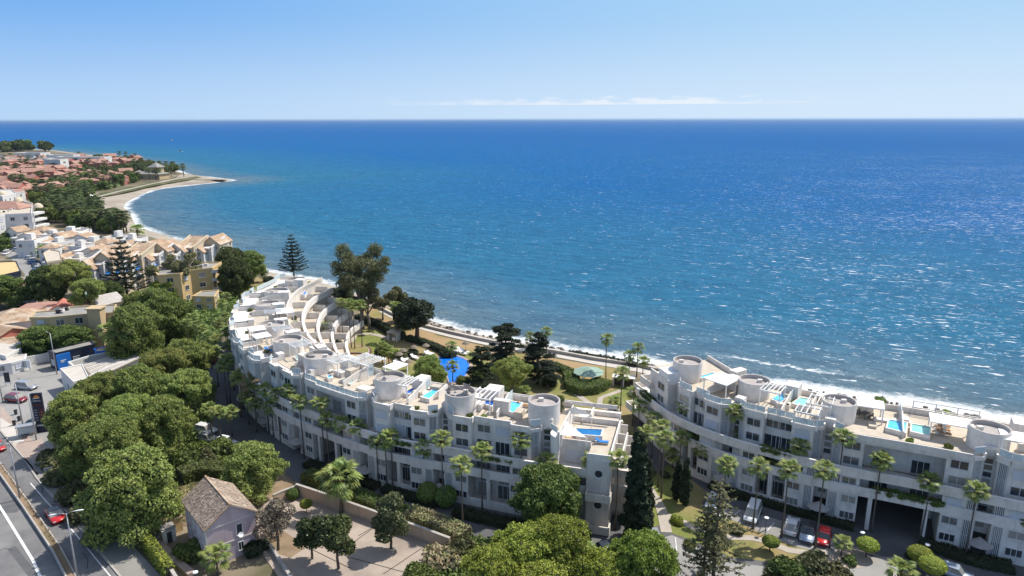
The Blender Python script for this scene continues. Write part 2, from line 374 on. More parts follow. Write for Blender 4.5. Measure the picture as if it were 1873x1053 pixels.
def offset_line(pts, d):
    out = []
    for i in range(len(pts)):
        a = pts[max(i-1,0)]; b = pts[min(i+1,len(pts)-1)]
        l = math.hypot(b[0]-a[0], b[1]-a[1]) or 1; out.append((pts[i][0]-(b[1]-a[1])/l*d, pts[i][1]+(b[0]-a[0])/l*d))
    return out
def ribbon(mb, pts, d0, d1, z0, z1):
    """box swept along a polyline between side offsets d0 < d1"""
    A = offset_line(pts, d0); B = offset_line(pts, d1); n = len(pts)
    vs = []
    for i in range(n): vs += [(A[i][0],A[i][1],z0),(B[i][0],B[i][1],z0),(B[i][0],B[i][1],z1),(A[i][0],A[i][1],z1)]
    fs = [(0,1,2,3),((n-1)*4+3,(n-1)*4+2,(n-1)*4+1,(n-1)*4)]
    for i in range(n-1):
        a = i*4; b = a+4
        for k in range(4): fs.append((a+k, b+k, b+(k+1)%4, a+(k+1)%4))
    mb.add(vs, fs)
def smooth_line(pts, step=2.0):
    """Catmull-Rom resample"""
    P = [Vector((p[0],p[1])) for p in pts]; out = []
    for i in range(len(P)-1):
        p0 = P[i-1] if i else P[0]*2-P[1]; p1 = P[i]; p2 = P[i+1]; p3 = P[i+2] if i+2 < len(P) else P[i+1]*2-P[i]
        n = max(1, int((p2-p1).length/step))
        for k in range(n):
            t = k/n; out.append(0.5*((2*p1)+(p2-p0)*t+(2*p0-5*p1+4*p2-p3)*t*t+(3*p1-p0-3*p2+p3)*t**3))
    out.append(P[-1]); return [(p.x, p.y) for p in out]
# ------------------------------------------------------------------ coast, sea, land
SEA = -2.0
Wpx = [(1873,780),(1800,768),(1700,751),(1600,735),(1500,721),(1400,706),(1250,682),(1170,663),(1086,650),(1012,637),(911,619),(855,607),(800,590),
       (750,574),(689,551),(640,532),(600,519),(560,508),(506,498),(474,493),(440,486),(415,476),(400,461),(380,451),(350,442),(325,436),(305,429),(285,423),
       (262,417),(250,411),(244,402),(240,392),(231,382),(226,376),(232,368),(245,361),(258,354),(275,347),(300,342),(340,337.5),(380,333.5),(418,329.5),
       (426,327.8),(412,325.5),(385,322.5),(350,319),(325,311),(300,304),(270,296),(240,290),(190,284),(150,279),(100,272.5),(40,269),(-60,268),(-300,267),(-900,266)]
Lpx = [(1873,792),(1772,773),(1700,759),(1611,745),(1500,728),(1400,712),(1250,688),(1170,669),(1086,656),(1012,642),(911,627),(855,615),(800,602),
       (745,586),(684,561),(635,543),(600,530),(555,515),(500,505),(470,502),(436,497),(408,487),(391,470),(370,462),(340,451),(315,445),(290,440),(265,433),
       (240,425),(222,415),(205,403),(192,394),(180,387),(173,378),(172,368),(180,357),(205,351),(235,345),(268,337),(305,331),(345,326),(385,327),
       (408,327),(396,325),(370,321.5),(343,317),(318,311.5),(294,305),(266,298),(238,292),(188,286),(149,281),(99,274),(40,270),(-60,269),(-300,268),(-900,267)]
Wl = [G(p[0], p[1], SEA) for p in Wpx]; Ll = [G(p[0], p[1], 0) for p in Lpx]
for (A) in (Wl, Ll): A.insert(0, extend(A[1], A[0], 260))
Wl[0] = extend(Wl[2], Wl[1], 400); Ll[0] = extend(Ll[2], Ll[1], 400)
# land sheet
land = Ll + [(-4500, Ll[-1][1]), (-4500, -900), (Ll[0][0]+200, -900), (Ll[0][0]+200, Ll[0][1])]
sheet('ground', land, 0.0, 'landcover')
# beach: from land edge down into the water
mb = MB(); n = len(Wl)
out_ = []
for i in range(n):
    d = (Wl[i][0]-Ll[i][0], Wl[i][1]-Ll[i][1]); l = math.hypot(*d) or 1
    out_.append((Wl[i][0]+d[0]/l*14, Wl[i][1]+d[1]/l*14))
vs = []
for i in range(n): vs += [(Ll[i][0],Ll[i][1],-0.02),(Wl[i][0],Wl[i][1],SEA+0.0),(out_[i][0],out_[i][1],SEA-3)]
fs = []
for i in range(n-1):
    a = i*3; fs += [(a,a+3,a+4,a+1),(a+1,a+4,a+5,a+2)]
mb.add(vs, fs); tag(mb.build('beach', 'sand'), kind='structure')

def seamat():
    m, nt, b, out = nodes_of('sea_water')
    L = nt.links; p = pos(nt)
    at = nt.nodes.new('ShaderNodeAttribute'); at.attribute_name = 'shore'; d = at.outputs['Fac']
    big = noise(nt, 0.006, 3, 0.55, p, 0.5)
    # depth colour: murky at the edge, turquoise shelf, deep blue
    dd = nt.nodes.new('ShaderNodeMath'); dd.operation = 'MULTIPLY_ADD'; L.new(big, dd.inputs[0]); dd.inputs[1].default_value = 160; L.new(d, dd.inputs[2])
    def R(fac, lo, hi): return ramp(nt, fac, lo, hi)
    col = mix(nt, R(d, 2, 60), (0.17, 0.235, 0.25), (0.042, 0.195, 0.29))
    col = mix(nt, R(dd.outputs[0], 80, 420), col, (0.009, 0.130, 0.36))
    col = mix(nt, R(dd.outputs[0], 380, 1500), col, (0.003, 0.105, 0.35))
    col = mix(nt, R(d, 2500, 14000), col, (0.003, 0.085, 0.30))
    # streaks of lighter and darker water
    st = noise(nt, 1.0, 5, 0.6, scaled(nt, p, (0.018, 0.05, 0.05)), 0.3)
    col = mix(nt, ramp(nt, st, 0.35, 0.75), col, mix(nt, 0.5, col, (0.02, 0.13, 0.24)))
    # swell: long low crests parallel to the shore
    wv = nt.nodes.new('ShaderNodeTexWave'); wv.inputs['Scale'].default_value = 0.035; wv.inputs['Distortion'].default_value = 7; wv.inputs['Detail'].default_value = 3; wv.inputs['Detail Scale'].default_value = 1.2
    wv.bands_direction = 'Y'
    rot = nt.nodes.new('ShaderNodeVectorRotate'); rot.inputs['Angle'].default_value = math.radians(24); L.new(p, rot.inputs['Vector']); L.new(rot.outputs[0], wv.inputs['Vector'])
    n1 = noise(nt, 1.0, 6, 0.62, scaled(nt, rot.outputs[0], (0.16, 0.34, 0.3)), 0.6)
    n2 = noise(nt, 1.0, 4, 0.65, scaled(nt, rot.outputs[0], (0.9, 1.7, 1.0)), 0.3)
    def mth(op, a, b2=None, c=None):
        q = nt.nodes.new('ShaderNodeMath'); q.operation = op
        for i, v in enumerate((a, b2, c)):
            if v is None: continue
            if isinstance(v, (int, float)): q.inputs[i].default_value = v
            else: L.new(v, q.inputs[i])
        return q.outputs[0]
    h = mth('ADD', mth('MULTIPLY', n1, 1.5), mth('ADD', mth('MULTIPLY', n2, 0.6), mth('MULTIPLY', wv.outputs[0], 0.35)))
    bp = nt.nodes.new('ShaderNodeBump'); bp.inputs['Strength'].default_value = 0.95; bp.inputs['Distance'].default_value = 1.0
    L.new(h, bp.inputs['Height']); L.new(bp.outputs[0], b.inputs['Normal'])
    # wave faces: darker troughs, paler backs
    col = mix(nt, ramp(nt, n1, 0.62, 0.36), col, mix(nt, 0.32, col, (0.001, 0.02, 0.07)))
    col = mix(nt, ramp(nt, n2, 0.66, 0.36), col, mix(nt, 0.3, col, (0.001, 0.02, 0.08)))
    # foam: shoreline wash, two breaking lines, scattered caps, plus sun glitter painted as white specks
    fn = noise(nt, 0.55, 6, 0.7, p, 0.6)
    dn = mth('ADD', d, mth('MULTIPLY', mth('SUBTRACT', noise(nt, 0.05, 4, 0.6, p), 0.5), 9.0))
    sx0 = nt.nodes.new('ShaderNodeSeparateXYZ'); L.new(p, sx0.inputs[0])
    wide = mth('MULTIPLY_ADD', ramp(nt, sx0.outputs[0], -60, 60), 2.4, 4.2)     # the open side has the broad wash, the bay a thin one
    edge = mth('MULTIPLY', mth('SUBTRACT', wide, dn), 0.26)
    edge = mth('MAXIMUM', mth('MINIMUM', mth('ADD', edge, mth('MULTIPLY', mth('SUBTRACT', fn, 0.5), 2.4)), 1.0), 0.0)
    line = mth('SUBTRACT', 1.0, mth('MULTIPLY', mth('ABSOLUTE', mth('SUBTRACT', dn, 15.0)), 0.55))
    brk = mth('MULTIPLY', ramp(nt, noise(nt, 0.022, 2, 0.5, p), 0.5, 0.62), ramp(nt, sx0.outputs[0], -60, 20))
    line = mth('MULTIPLY', mth('MAXIMUM', mth('ADD', line, mth('MULTIPLY', mth('SUBTRACT', fn, 0.58), 5.0)), 0.0), brk)
    line = mth('MINIMUM', line, 0.9)
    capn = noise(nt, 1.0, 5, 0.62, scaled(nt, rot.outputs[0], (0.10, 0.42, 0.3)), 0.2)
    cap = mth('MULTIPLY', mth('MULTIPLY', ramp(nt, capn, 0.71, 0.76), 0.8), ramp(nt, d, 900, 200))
    c2 = noise(nt, 1.0, 3, 0.6, scaled(nt, rot.outputs[0], (0.20, 0.85, 0.3)), 0.3)  # mid-size sun glints, painted into the water colour
    glint_patch = ramp(nt, noise(nt, 1.0, 2, 0.5, scaled(nt, p, (0.012, 0.012, 0.02))), 0.30, 0.75)  # uneven patches for the painted glints
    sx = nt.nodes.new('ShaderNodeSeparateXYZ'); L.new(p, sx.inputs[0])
    glint_patch = mth('MULTIPLY_ADD', glint_patch, 0.40, 0.50)
    glint_side = ramp(nt, mth('DIVIDE', sx.outputs[0], mth('MAXIMUM', sx.outputs[1], 50.0)), -0.55, 0.65)   # painted glints grow denser towards the sunward right
    c2 = mth('MULTIPLY', mth('MULTIPLY', ramp(nt, d, 1300, 350), 1.0), ramp(nt, mth('ADD', c2, mth('MULTIPLY', mth('MULTIPLY', glint_patch, glint_side), 0.15)), 0.735, 0.79))
    c3 = noise(nt, 1.0, 3, 0.6, scaled(nt, rot.outputs[0], (0.55, 1.9, 0.3)), 0.2)  # finest sun glints, painted white
    c3 = mth('MULTIPLY', ramp(nt, mth('ADD', c3, mth('MULTIPLY', mth('MULTIPLY', glint_patch, glint_side), 0.14)), 0.745, 0.785), 0.85)
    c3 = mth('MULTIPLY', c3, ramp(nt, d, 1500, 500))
    glint_far = noise(nt, 1.0, 3, 0.6, scaled(nt, rot.outputs[0], (0.045, 0.22, 0.3)), 0.2)  # broad faint glints painted on the far water
    glint_far = mth('MULTIPLY', ramp(nt, mth('ADD', glint_far, mth('MULTIPLY', mth('MULTIPLY', glint_patch, glint_side), 0.12)), 0.73, 0.80), 0.06)
    glint_far = mth('MULTIPLY', glint_far, ramp(nt, d, 250, 700))
    cap = mth('MAXIMUM', mth('MAXIMUM', cap, c2), mth('MAXIMUM', c3, glint_far))  # whitecaps and painted sun glints share this mask
    foam_glint = mth('MINIMUM', mth('ADD', mth('MAXIMUM', edge, line), cap), 1.0)
    col = mix(nt, foam_glint, col, (0.78, 0.80, 0.80))
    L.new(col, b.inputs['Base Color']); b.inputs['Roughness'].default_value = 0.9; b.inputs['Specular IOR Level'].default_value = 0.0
    gl = nt.nodes.new('ShaderNodeBsdfGlossy'); gl.inputs['Roughness'].default_value = 0.16; L.new(bp.outputs[0], gl.inputs['Normal'])
    fr = nt.nodes.new('ShaderNodeFresnel'); fr.inputs[0].default_value = 1.33; L.new(bp.outputs[0], fr.inputs['Normal'])
    fac = mth('MULTIPLY', mth('MINIMUM', mth('MULTIPLY', fr.outputs[0], 0.28), 0.055), mth('SUBTRACT', 1.0, foam_glint))
    ms = nt.nodes.new('ShaderNodeMixShader'); L.new(fac, ms.inputs[0]); L.new(b.outputs[0], ms.inputs[1]); L.new(gl.outputs[0], ms.inputs[2])
    L.new(ms.outputs[0], out.inputs[0])
    return m
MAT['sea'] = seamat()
def lines(a, b, step, far, grow=1.22):
    L = list(np.arange(a, b, step)); s = step; x = L[-1]
    while x < far: s *= grow; x += s; L.append(x)
    s = step; x = L[0]
    while x > -far: s *= grow; x -= s; L.insert(0, x)
    return np.array(L)
xs = lines(-760, 260, 4.0, 250000); ys = lines(70, 900, 4.0, 250000); ys = ys[ys > -1500]
X, Y = np.meshgrid(xs, ys); V = np.stack([X.ravel(), Y.ravel(), np.full(X.size, SEA)], 1)
D = np.full(len(V), 1e9)
for i in range(len(Wl)-1):
    a = np.array(Wl[i]); b_ = np.array(Wl[i+1]); ab = b_-a; L2 = ab@ab + 1e-9
    t = np.clip(((V[:, :2]-a)@ab)/L2, 0, 1); q = a + t[:, None]*ab
    D = np.minimum(D, np.hypot(V[:,0]-q[:,0], V[:,1]-q[:,1]))
nx = len(xs); ny = len(ys); I = np.arange(nx*ny).reshape(ny, nx)
Q = np.stack([I[:-1,:-1].ravel(), I[:-1,1:].ravel(), I[1:,1:].ravel(), I[1:,:-1].ravel()], 1)
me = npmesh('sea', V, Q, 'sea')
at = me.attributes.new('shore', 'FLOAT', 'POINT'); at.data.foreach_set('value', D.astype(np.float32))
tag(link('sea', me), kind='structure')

# ------------------------------------------------------------------ near ground surfaces
LIFT = [0]
def pxsheet(name, px, z, mat):
    LIFT[0] += 1
    return sheet(name, GP(px), z + LIFT[0] * 0.0035, mat)
# seaside garden
pxsheet('lawn', [(560,640),(600,596),(640,585),(700,560),(760,590),(800,613),(905,637),(1010,655),(1086,668),(1135,674),(1150,700),(1160,800),(1150,860),(1000,860),(760,790),(600,720)], 0.004, 'lawn')
pxsheet('parched_lawn', [(655,570),(700,556),(750,588),(800,613),(905,637),(1010,655),(1086,668),(1135,674),(1120,715),(1060,700),(1000,680),(940,660),(850,640),(790,637),(740,625),(690,603)], 0.008, 'drylawn')
pxsheet('headland_lawn', [(418,530),(430,500),(470,506),(500,510),(540,520),(500,560),(440,560)], 0.004, 'lawn')
prom = smooth_line(GP([(700,568),(745,590),(800,607),(855,620),(911,632),(1012,649),(1086,663),(1170,678),(1250,697),(1400,722),(1500,738),(1611,755),(1700,769),(1772,784),(1873,802)]), 4)
prom.append(extend(prom[-2], prom[-1], 120))
mb = MB(); ribbon(mb, prom, -1.3, 1.3, -0.3, 0.10); tag(mb.build('promenade', 'promenade'), kind='structure')
# garden paths of stepping slabs
def path_line(px, w, z=0.016, mat='path', name='path'):
    pts = smooth_line(GP(px), 1.5); mb = MB(); LIFT[0] += 1; ribbon(mb, pts, -w/2, w/2, -0.1, 0.02 + z + LIFT[0] * 0.0035); return tag(mb.build(name, mat), kind='structure')
path_line([(628,596),(640,612),(636,622),(600,655)], 3.2)
path_line([(640,612),(665,610),(690,612),(720,622)], 1.6, 0.02)
path_line([(1034,690),(1038,702),(1050,712),(1056,722),(1078,738),(1096,744),(1118,750),(1132,748)], 1.3)
path_line([(1135,715),(1115,722),(1098,728),(1096,736),(1098,744)], 1.1, 0.02)
path_line([(1125,752),(1118,775)], 2.6, 0.024)
path_line([(880,655),(905,640)], 1.0, 0.02)
# access road along both blocks, all asphalt
pxsheet('driveway', [(405,600),(398,640),(383,660),(378,720),(382,790),(420,835),(500,850),(545,884),(640,928),(760,966),(870,1000),(960,1040),(1010,1075),(1100,1120),(1230,1140),(1480,1160),(1700,1180),(2300,1300),(2500,1150),(2300,1000),(1900,860),(1600,800),(1290,790),(1165,765),(1160,800),(1150,860),(1100,900),(900,900),(600,800),(470,700),(430,620)], 0.004, 'asphalt')
# lawns round the access road
pxsheet('lawn_strip', [(1170,905),(1185,880),(1222,850),(1252,868),(1290,900),(1283,925),(1290,940),(1345,955),(1400,980),(1455,1002),(1510,1014),(1560,1012),(1540,1026),(1480,1034),(1400,1028),(1340,1022),(1300,1005),(1252,985),(1226,976),(1220,972),(1218,958),(1170,972)], 0.012, 'lawn')
pxsheet('parking_bays', [(1283,925),(1302,918),(1360,935),(1440,957),(1530,985),(1560,992),(1560,1012),(1510,1014),(1455,1002),(1400,980),(1345,955),(1290,940)], 0.016, 'concrete')
path_line([(1178,882),(1192,905),(1208,930),(1214,955),(1218,975)], 1.5, 0.024)
path_line([(1214,942),(1240,952),(1265,965),(1300,976),(1330,984),(1375,986),(1400,992),(1440,1008),(1480,1014),(1520,1012)], 1.2, 0.03)
pxsheet('sunlit_forecourt', [(1175,985),(1190,990),(1228,980),(1252,990),(1300,1012),(1340,1030),(1400,1038),(1500,1044),(1600,1020),(1640,1022),(1660,1050),(1700,1120),(1500,1150),(1100,1130)], 0.008, 'concrete')
pxsheet('planting_bed', [(1532,1002),(1570,1003),(1590,1022),(1600,1030),(1570,1042),(1530,1040),(1500,1036)], 0.016, 'court')
# park under the pines
pxsheet('park_ground', [(395,700),(388,790),(425,838),(500,852),(540,884),(500,905),(440,960),(330,960),(300,1010),(200,1000),(70,860),(110,760),(250,700)], 0.008, 'earth')
pxsheet('park_lawn', [(300,870),(340,850),(400,870),(470,900),(430,930),(330,940),(290,930),(260,980),(230,960)], 0.012, 'lawn')
pxsheet('courtyard', [(478,925),(500,906),(548,890),(700,950),(820,1000),(900,1040),(860,1120),(560,1130),(470,1000),(450,960)], 0.016, 'court')
pxsheet('dry_soil', [(470,960),(520,972),(560,1000),(530,1020),(500,1010)], 0.020, 'earth')
mbj = MB()
for a, b_ in (((600,945),(560,985)),((690,960),(620,1010)),((705,950),(655,980)),((640,1020),(760,1053)),((560,1000),(640,1040)),((790,990),(700,1050))):
    ribbon(mbj, GP([a, b_]), -0.05, 0.05, 0.0, 0.10)
tag(mbj.build('paving_joints', 'black'), kind='structure')
# highway and service road
kerbR = GP([(0,786),(44,838),(66,873),(125,941),(218,1053)]); kerbR = [extend(kerbR[1], kerbR[0], 260)] + kerbR + [extend(kerbR[-2], kerbR[-1], 60)]
kerbR = smooth_line(kerbR, 5)
medA = GP([(0,850),(54,925),(108,1004),(134,1053)]); medA = [extend(medA[1], medA[0], 260)] + medA + [extend(medA[-2], medA[-1], 60)]
far_side = offset_line(medA, -14.5)
road_poly = kerbR + offset_line(medA, 0)[::-1]
sheet('service_road', kerbR + medA[::-1], 0.10, 'highway')
sheet('highway', medA + offset_line(medA, -30)[::-1], 0.104, 'highway')
def rb(name, line, d0, d1, z0, z1, mat): mb = MB(); ribbon(mb, line, d0, d1, z0, z1); return tag(mb.build(name, mat), kind='structure')
rb('median_kerb', medA, -0.9, -0.7, 0, 0.62, 'kerb')
rb('median_kerb', medA, 0.05, 0.22, 0, 0.42, 'kerb')
rb('median_soil', medA, -0.72, 0.06, 0, 0.36, 'earth')
edge = offset_line(medA, -3.0)
rb('road_marking', edge, -0.16, 0.16, 0.05, 0.116, 'paint')
dashline = offset_line(medA, -7.2); mb = MB(); tot = 0
seg = smooth_line(dashline, 3.0)
for i in range(0, len(seg)-1, 4): ribbon(mb, [seg[i], seg[i+1]], -0.08, 0.08, 0.05, 0.116)
tag(mb.build('road_marking', 'paint'), kind='structure')
kl = GP([(62,880),(90,912),(125,950),(170,1003),(214,1056)]); kl.append(extend(kl[-2],kl[-1],40)); kl = smooth_line(kl,4)
rb('road_marking', offset_line(kl, -0.5), -0.07, 0.07, 0.05, 0.112, 'paint')
rb('kerb', kerbR, -0.12, 0.12, 0.0, 0.24, 'kerb')
walk = [p for p in kerbR if p[1] < 100]
rb('sidewalk', walk, 0.12, 3.4, 0.0, 0.22, 'greyroof')
# patched and cracked lanes
mb = MB()
for a, b_, w in (((-8,925),(44,922),4.0),((20,1000),(60,1052),.9)): ribbon(mb, GP([a,b_]), -w/2, w/2, .05, .1085)
tag(mb.build('road_patch','asphalt'),kind='structure')
mb = MB()
for line in ([(0,928),(20,924),(40,920)],[(60,860),(64,872),(75,884),(78,900)],[(150,1010),(160,1022),(158,1040)],[(-10,1010),(6,1002),(22,1004)]): ribbon(mb, GP(line), -.035, .035, .05, .1125)
tag(mb.build('road_crack','black'),kind='structure')
# filling station forecourt
pxsheet('forecourt', [(-260,700),(-60,640),(0,655),(60,650),(160,640),(160,700),(110,750),(98,800),(96,840),(70,875),(44,838),(0,786),(-120,680)], 0.012, 'concrete')
pxsheet('pink_pavement', [(0,738),(60,805),(75,800),(92,830),(72,835),(62,842),(44,838),(0,786)], 0.020, 'pinkpave')
pxsheet('pale_lot', [(0,762),(44,790),(36,806),(26,815),(0,786)], 0.028, 'promenade')
pxsheet('street', [(0,640),(60,650),(130,640),(60,680),(0,700)], 0.016, 'concrete')
sheet('headland_sand', GP([(330,318),(345,316.5),(372,321),(396,324.9),(415,327.0),(409,327.4),(386,327.3),(345,326.3),(300,331.5),(290,330),(320,325)]), 0.11, 'sand')
# town street with the parked cars, and other town ground
pxsheet('town_street', [(0,446),(30,448),(60,470),(84,498),(72,520),(60,545),(40,520),(46,500),(20,470),(0,460)], 0.016, 'concrete')
pxsheet('town_ground', [(-400,470),(-100,420),(0,425),(120,412),(250,425),(420,470),(440,500),(400,560),(420,640),(340,640),(100,640),(0,660),(-300,700)], 0.004, 'landcover')
pxsheet('headland_green', [(180,352),(235,340),(262,335),(300,331),(330,325),(360,321),(370,323),(345,328),(305,334),(268,341),(230,350),(190,358)], 0.02, 'farlawn')
# ------------------------------------------------------------------ the two white apartment blocks
class Bend:
    def __init__(s, pts):
        s.p = [Vector(q) for q in smooth_line(pts, 1.0)]; s.c = [0.0]
        for i in range(1, len(s.p)): s.c.append(s.c[-1] + (s.p[i]-s.p[i-1]).length)
        s.L = s.c[-1]
    def at(s, d):
        if d <= 0: i = 0
        elif d >= s.L: i = len(s.p)-2
        else:
            i = 0
            lo, hi = 0, len(s.c)-1
            while hi-lo > 1:
                m = (lo+hi)//2
                if s.c[m] <= d: lo = m
                else: hi = m
            i = lo
        seg = s.p[i+1]-s.p[i]; t = (d-s.c[i])/seg.length
        a = max(i-2, 0); b = min(i+3, len(s.p)-1); T = (s.p[b]-s.p[a]).normalized()
        return s.p[i]+seg*t, T
    def m(s, d, o, z=0.0):
        P, T = s.at(d); return Vector((P.x - T.y*o, P.y + T.x*o, z))
    def n(s, d): P, T = s.at(d); return Vector((-T.y, T.x, 0))
    def proj(s, x, y):
        q = Vector((x, y)); i = min(range(len(s.p)), key=lambda k: (s.p[k]-q).length); return s.c[i]
    def mat(s, d, o, z, flip=False, yaw=0.0):
        n = s.n(d); x = Vector((n.y, -n.x, 0)); M4 = Matrix.Identity(4)
        for k in range(3): M4[k][0] = x[k]; M4[k][1] = n[k]
        M4.translation = s.m(d, o, z)
        if flip: M4 = M4 @ Matrix.Rotation(math.pi, 4, 'Z')
        if yaw: M4 = M4 @ Matrix.Rotation(yaw, 4, 'Z')
        return M4
def bbox(mb, b, s0, s1, o0, o1, z0, z1, step=2.0):
    n = max(1, int(math.ceil((s1-s0)/step))); vs = []
    for i in range(n+1):
        s = s0+(s1-s0)*i/n
        vs += [b.m(s,o0,z0), b.m(s,o1,z0), b.m(s,o1,z1), b.m(s,o0,z1)]
    fs = [(0,1,2,3), (n*4+3,n*4+2,n*4+1,n*4)]
    for i in range(n):
        a = i*4; c = a+4
        for k in range(4): fs.append((a+k, c+k, c+(k+1)%4, a+(k+1)%4))
    mb.add(vs, fs)
def bprism(mb, b, pts, z0, z1):
    out = []
    for i in range(len(pts)):
        p, q = pts[i], pts[(i+1)%len(pts)]; n = max(1, int(abs(q[0]-p[0])/1.5))
        for k in range(n): out.append(tuple(b.m(p[0]+(q[0]-p[0])*k/n, p[1]+(q[1]-p[1])*k/n)[:2]))
    mb.prism(out, z0, z1)
def bwall(mb, b, line, t, z0, z1):
    W = []
    for i in range(len(line)-1):
        p, q = line[i], line[i+1]; n = max(1, int(abs(q[0]-p[0])/1.5))
        for k in range(n): W.append(tuple(b.m(p[0]+(q[0]-p[0])*k/n, p[1]+(q[1]-p[1])*k/n)[:2]))
    W.append(tuple(b.m(line[-1][0],line[-1][1])[:2])); ribbon(mb, W, 0, t, z0, z1)

# shared window meshes
def window_meshes(w, h, n, shutter=False):
    f = MB(); t = 0.07
    f.box(-w/2-t, w/2+t, 0, 0.09, h, h+t); f.box(-w/2-t, w/2+t, 0, 0.16, -t-0.03, 0)
    f.box(-w/2-t, -w/2, 0, 0.09, 0, h); f.box(w/2, w/2+t, 0, 0.09, 0, h)
    for i in range(1, n): x = -w/2+w*i/n; f.box(x-0.035, x+0.035, 0, 0.075, 0, h)
    g = MB()
    if shutter:
        k = max(4, int(h/0.16))
        for i in range(k): g.box(-w/2, w/2, 0, 0.05 if i % 2 else 0.035, h*i/k, h*(i+1)/k)
    else: g.box(-w/2, w/2, 0, 0.03, 0, h)
    return f.mesh('window', 'frame'), g.mesh('pane', 'shutter' if shutter else 'glass')
WM = {}
def add_window(root, M4, w, h, n=2, shutter=False, name='window'):
    k = (round(w,1), round(h,1), n, shutter)
    if k not in WM: WM[k] = window_meshes(k[0], k[1], n, shutter)
    f = link(name, WM[k][0], root, mat=M4); link('shutter' if shutter else 'pane', WM[k][1], f)
def louvre_mesh():
    f = MB(); 
    for i in range(6): f.box(-0.52+i*0.19, -0.44+i*0.19, 0, 0.12, 0, 2.15)
    f.box(-0.58, 0.58, 0, 0.03, -0.04, 0.0); f.box(-0.58,0.58,0,0.03,2.15,2.2)
    return f.mesh('louvre_screen', 'frame')
LOUV = louvre_mesh(); mbp = MB(); mbp.box(-0.54, 0.54, 0, 0.015, 0, 2.15); LOUVB = mbp.mesh('screen_backing', 'glass')
def add_louvre(root, M4): f = link('louvre_screen', LOUV, root, mat=M4); link('screen_backing', LOUVB, f)
mbp = MB(); mbp.box(-0.56, 0.56, -0.015, 0.015, 0.04, 0.85); RAILP = mbp.mesh('railing_panel', 'frost')
mbp = MB(); mbp.box(-0.6, -0.56, -0.03, 0.03, 0, 0.95); mbp.box(-0.6, 0.6, -0.03, 0.03, 0.87, 0.95); RAILF = mbp.mesh('railing_post', 'whitemetal')
def add_rail(root, b, s0, o0, s1, o1, z):
    A = b.m(s0,o0,z); B = b.m(s1,o1,z); L = (B-A).length; n = max(1, round(L/1.2)); d = (B-A).normalized()
    for i in range(n):
        c = A+(B-A)*((i+0.5)/n); M4 = Matrix.Translation(c) @ Matrix.Rotation(math.atan2(d.y,d.x),4,'Z') @ Matrix.Diagonal((L/n/1.2,1,1,1))
        p = link('railing_post', RAILF, root, mat=M4); link('railing_panel', RAILP, p)
mbp = MB()
for k in range(12):
    a0 = math.pi*k/12; a1 = math.pi*(k+1)/12
    mbp.add([(0,-0.3,0.6),(1.5*math.cos(a0),1.3*math.sin(a0)+0.2,0),(1.5*math.cos(a1),1.3*math.sin(a1)+0.2,0),(0,-0.3,0.63),(1.5*math.cos(a0),1.3*math.sin(a0)+0.2,-0.12),(1.5*math.cos(a1),1.3*math.sin(a1)+0.2,-0.12)],
            [(0,1,2),(3,5,4),(1,4,5,2)])
PORCH = mbp.mesh('entrance_canopy', 'drumroof')

DECK = 12.60
def drum(root, x, y, r=2.35, top=16.2, base=12.4):
    mb = MB(); mb.smooth = True
    mb.lathe([(r, base),(r, top)], 48, (x,y,0)); mb.smooth = False; mb.m = 1
    mb.lathe([(r, top),(r-0.22, top)], 48, (x,y,0)); mb.smooth = True
    mb.lathe([(r-0.22, top),(r-0.22, top-0.62)], 48, (x,y,0)); mb.smooth = False
    mb.m = 2; mb.lathe([(r-0.22, top-0.62),(0.001, top-0.62)], 48, (x,y,0))
    o = mb.build('stair_drum', ['plaster','rim','drumroof'], root)
    k = MB(); a = random.uniform(0, 6); cx, cy = x+1.1*math.cos(a), y+1.1*math.sin(a)
    k.box(cx-0.35, cx+0.35, cy-0.25, cy+0.25, top-0.62, top-0.15); k.build('vent_box', 'plaster', o)
    d = MB(); px, py = x+2.37*math.cos(-2.2), y+2.37*math.sin(-2.2)
    return o
def dish(x, y, z, r, a, label):
    t = thing('satellite_dish', label, 'satellite dish', (x,y,z), a, 'satellite dishes on the roof drums')
    mb = MB(); mb.smooth = True
    mb.lathe([(0.001,0),(r*0.5,0.05*r),(r*0.8,0.16*r),(r,0.27*r)], 20)
    o = mb.build('reflector', 'drumroof', t); o.location = (0,0,0.75); o.rotation_euler = (math.radians(52),0,0)
    mb = MB(); mb.tube([(0,0,0),(0,0,0.72)], 0.04, 6); mb.box(-0.2,0.2,-0.2,0.2,0,0.03); mb.build('mast', 'galv', t)
    mb = MB(); mb.tube([(0,-0.1,0.75),(0,-0.72,0.95+0.25*r)], 0.02, 5); mb.build('feed_arm', 'galv', t)
def pergola(root, b, s0, s1, o0, o1, z=14.9, solid=False):
    mb = MB()
    if solid:
        bprism(mb, b, [(s0,o0),(s1,o0),(s1,o1),(s0,o1)], z, z+0.14)
        for s in (s0+.15, s1-.15):
            for o in (o0-.15, o1+.15): bbox(mb, b, s-.07, s+.07, o-.07, o+.07, DECK, z)
        mb.build('roof_canopy', 'fabric', root); return
    for o in (o0, o1): bbox(mb, b, s0-.2, s1+.2, o-.08, o+.08, z, z+.2)
    for s in (s0, s1):
        for o in (o0, o1): bbox(mb, b, s-.07, s+.07, o-.07, o+.07, DECK, z)
    p = mb.build('pergola', 'whitemetal', root)
    n = max(3, int((s1-s0)/0.62))
    for i in range(n+1):
        s = s0+(s1-s0)*i/n; q = MB(); bbox(q, b, s-.05, s+.05, o1-.3, o0+.3, z+.205, z+.36, 9); q.build('beam', 'whitemetal', p)
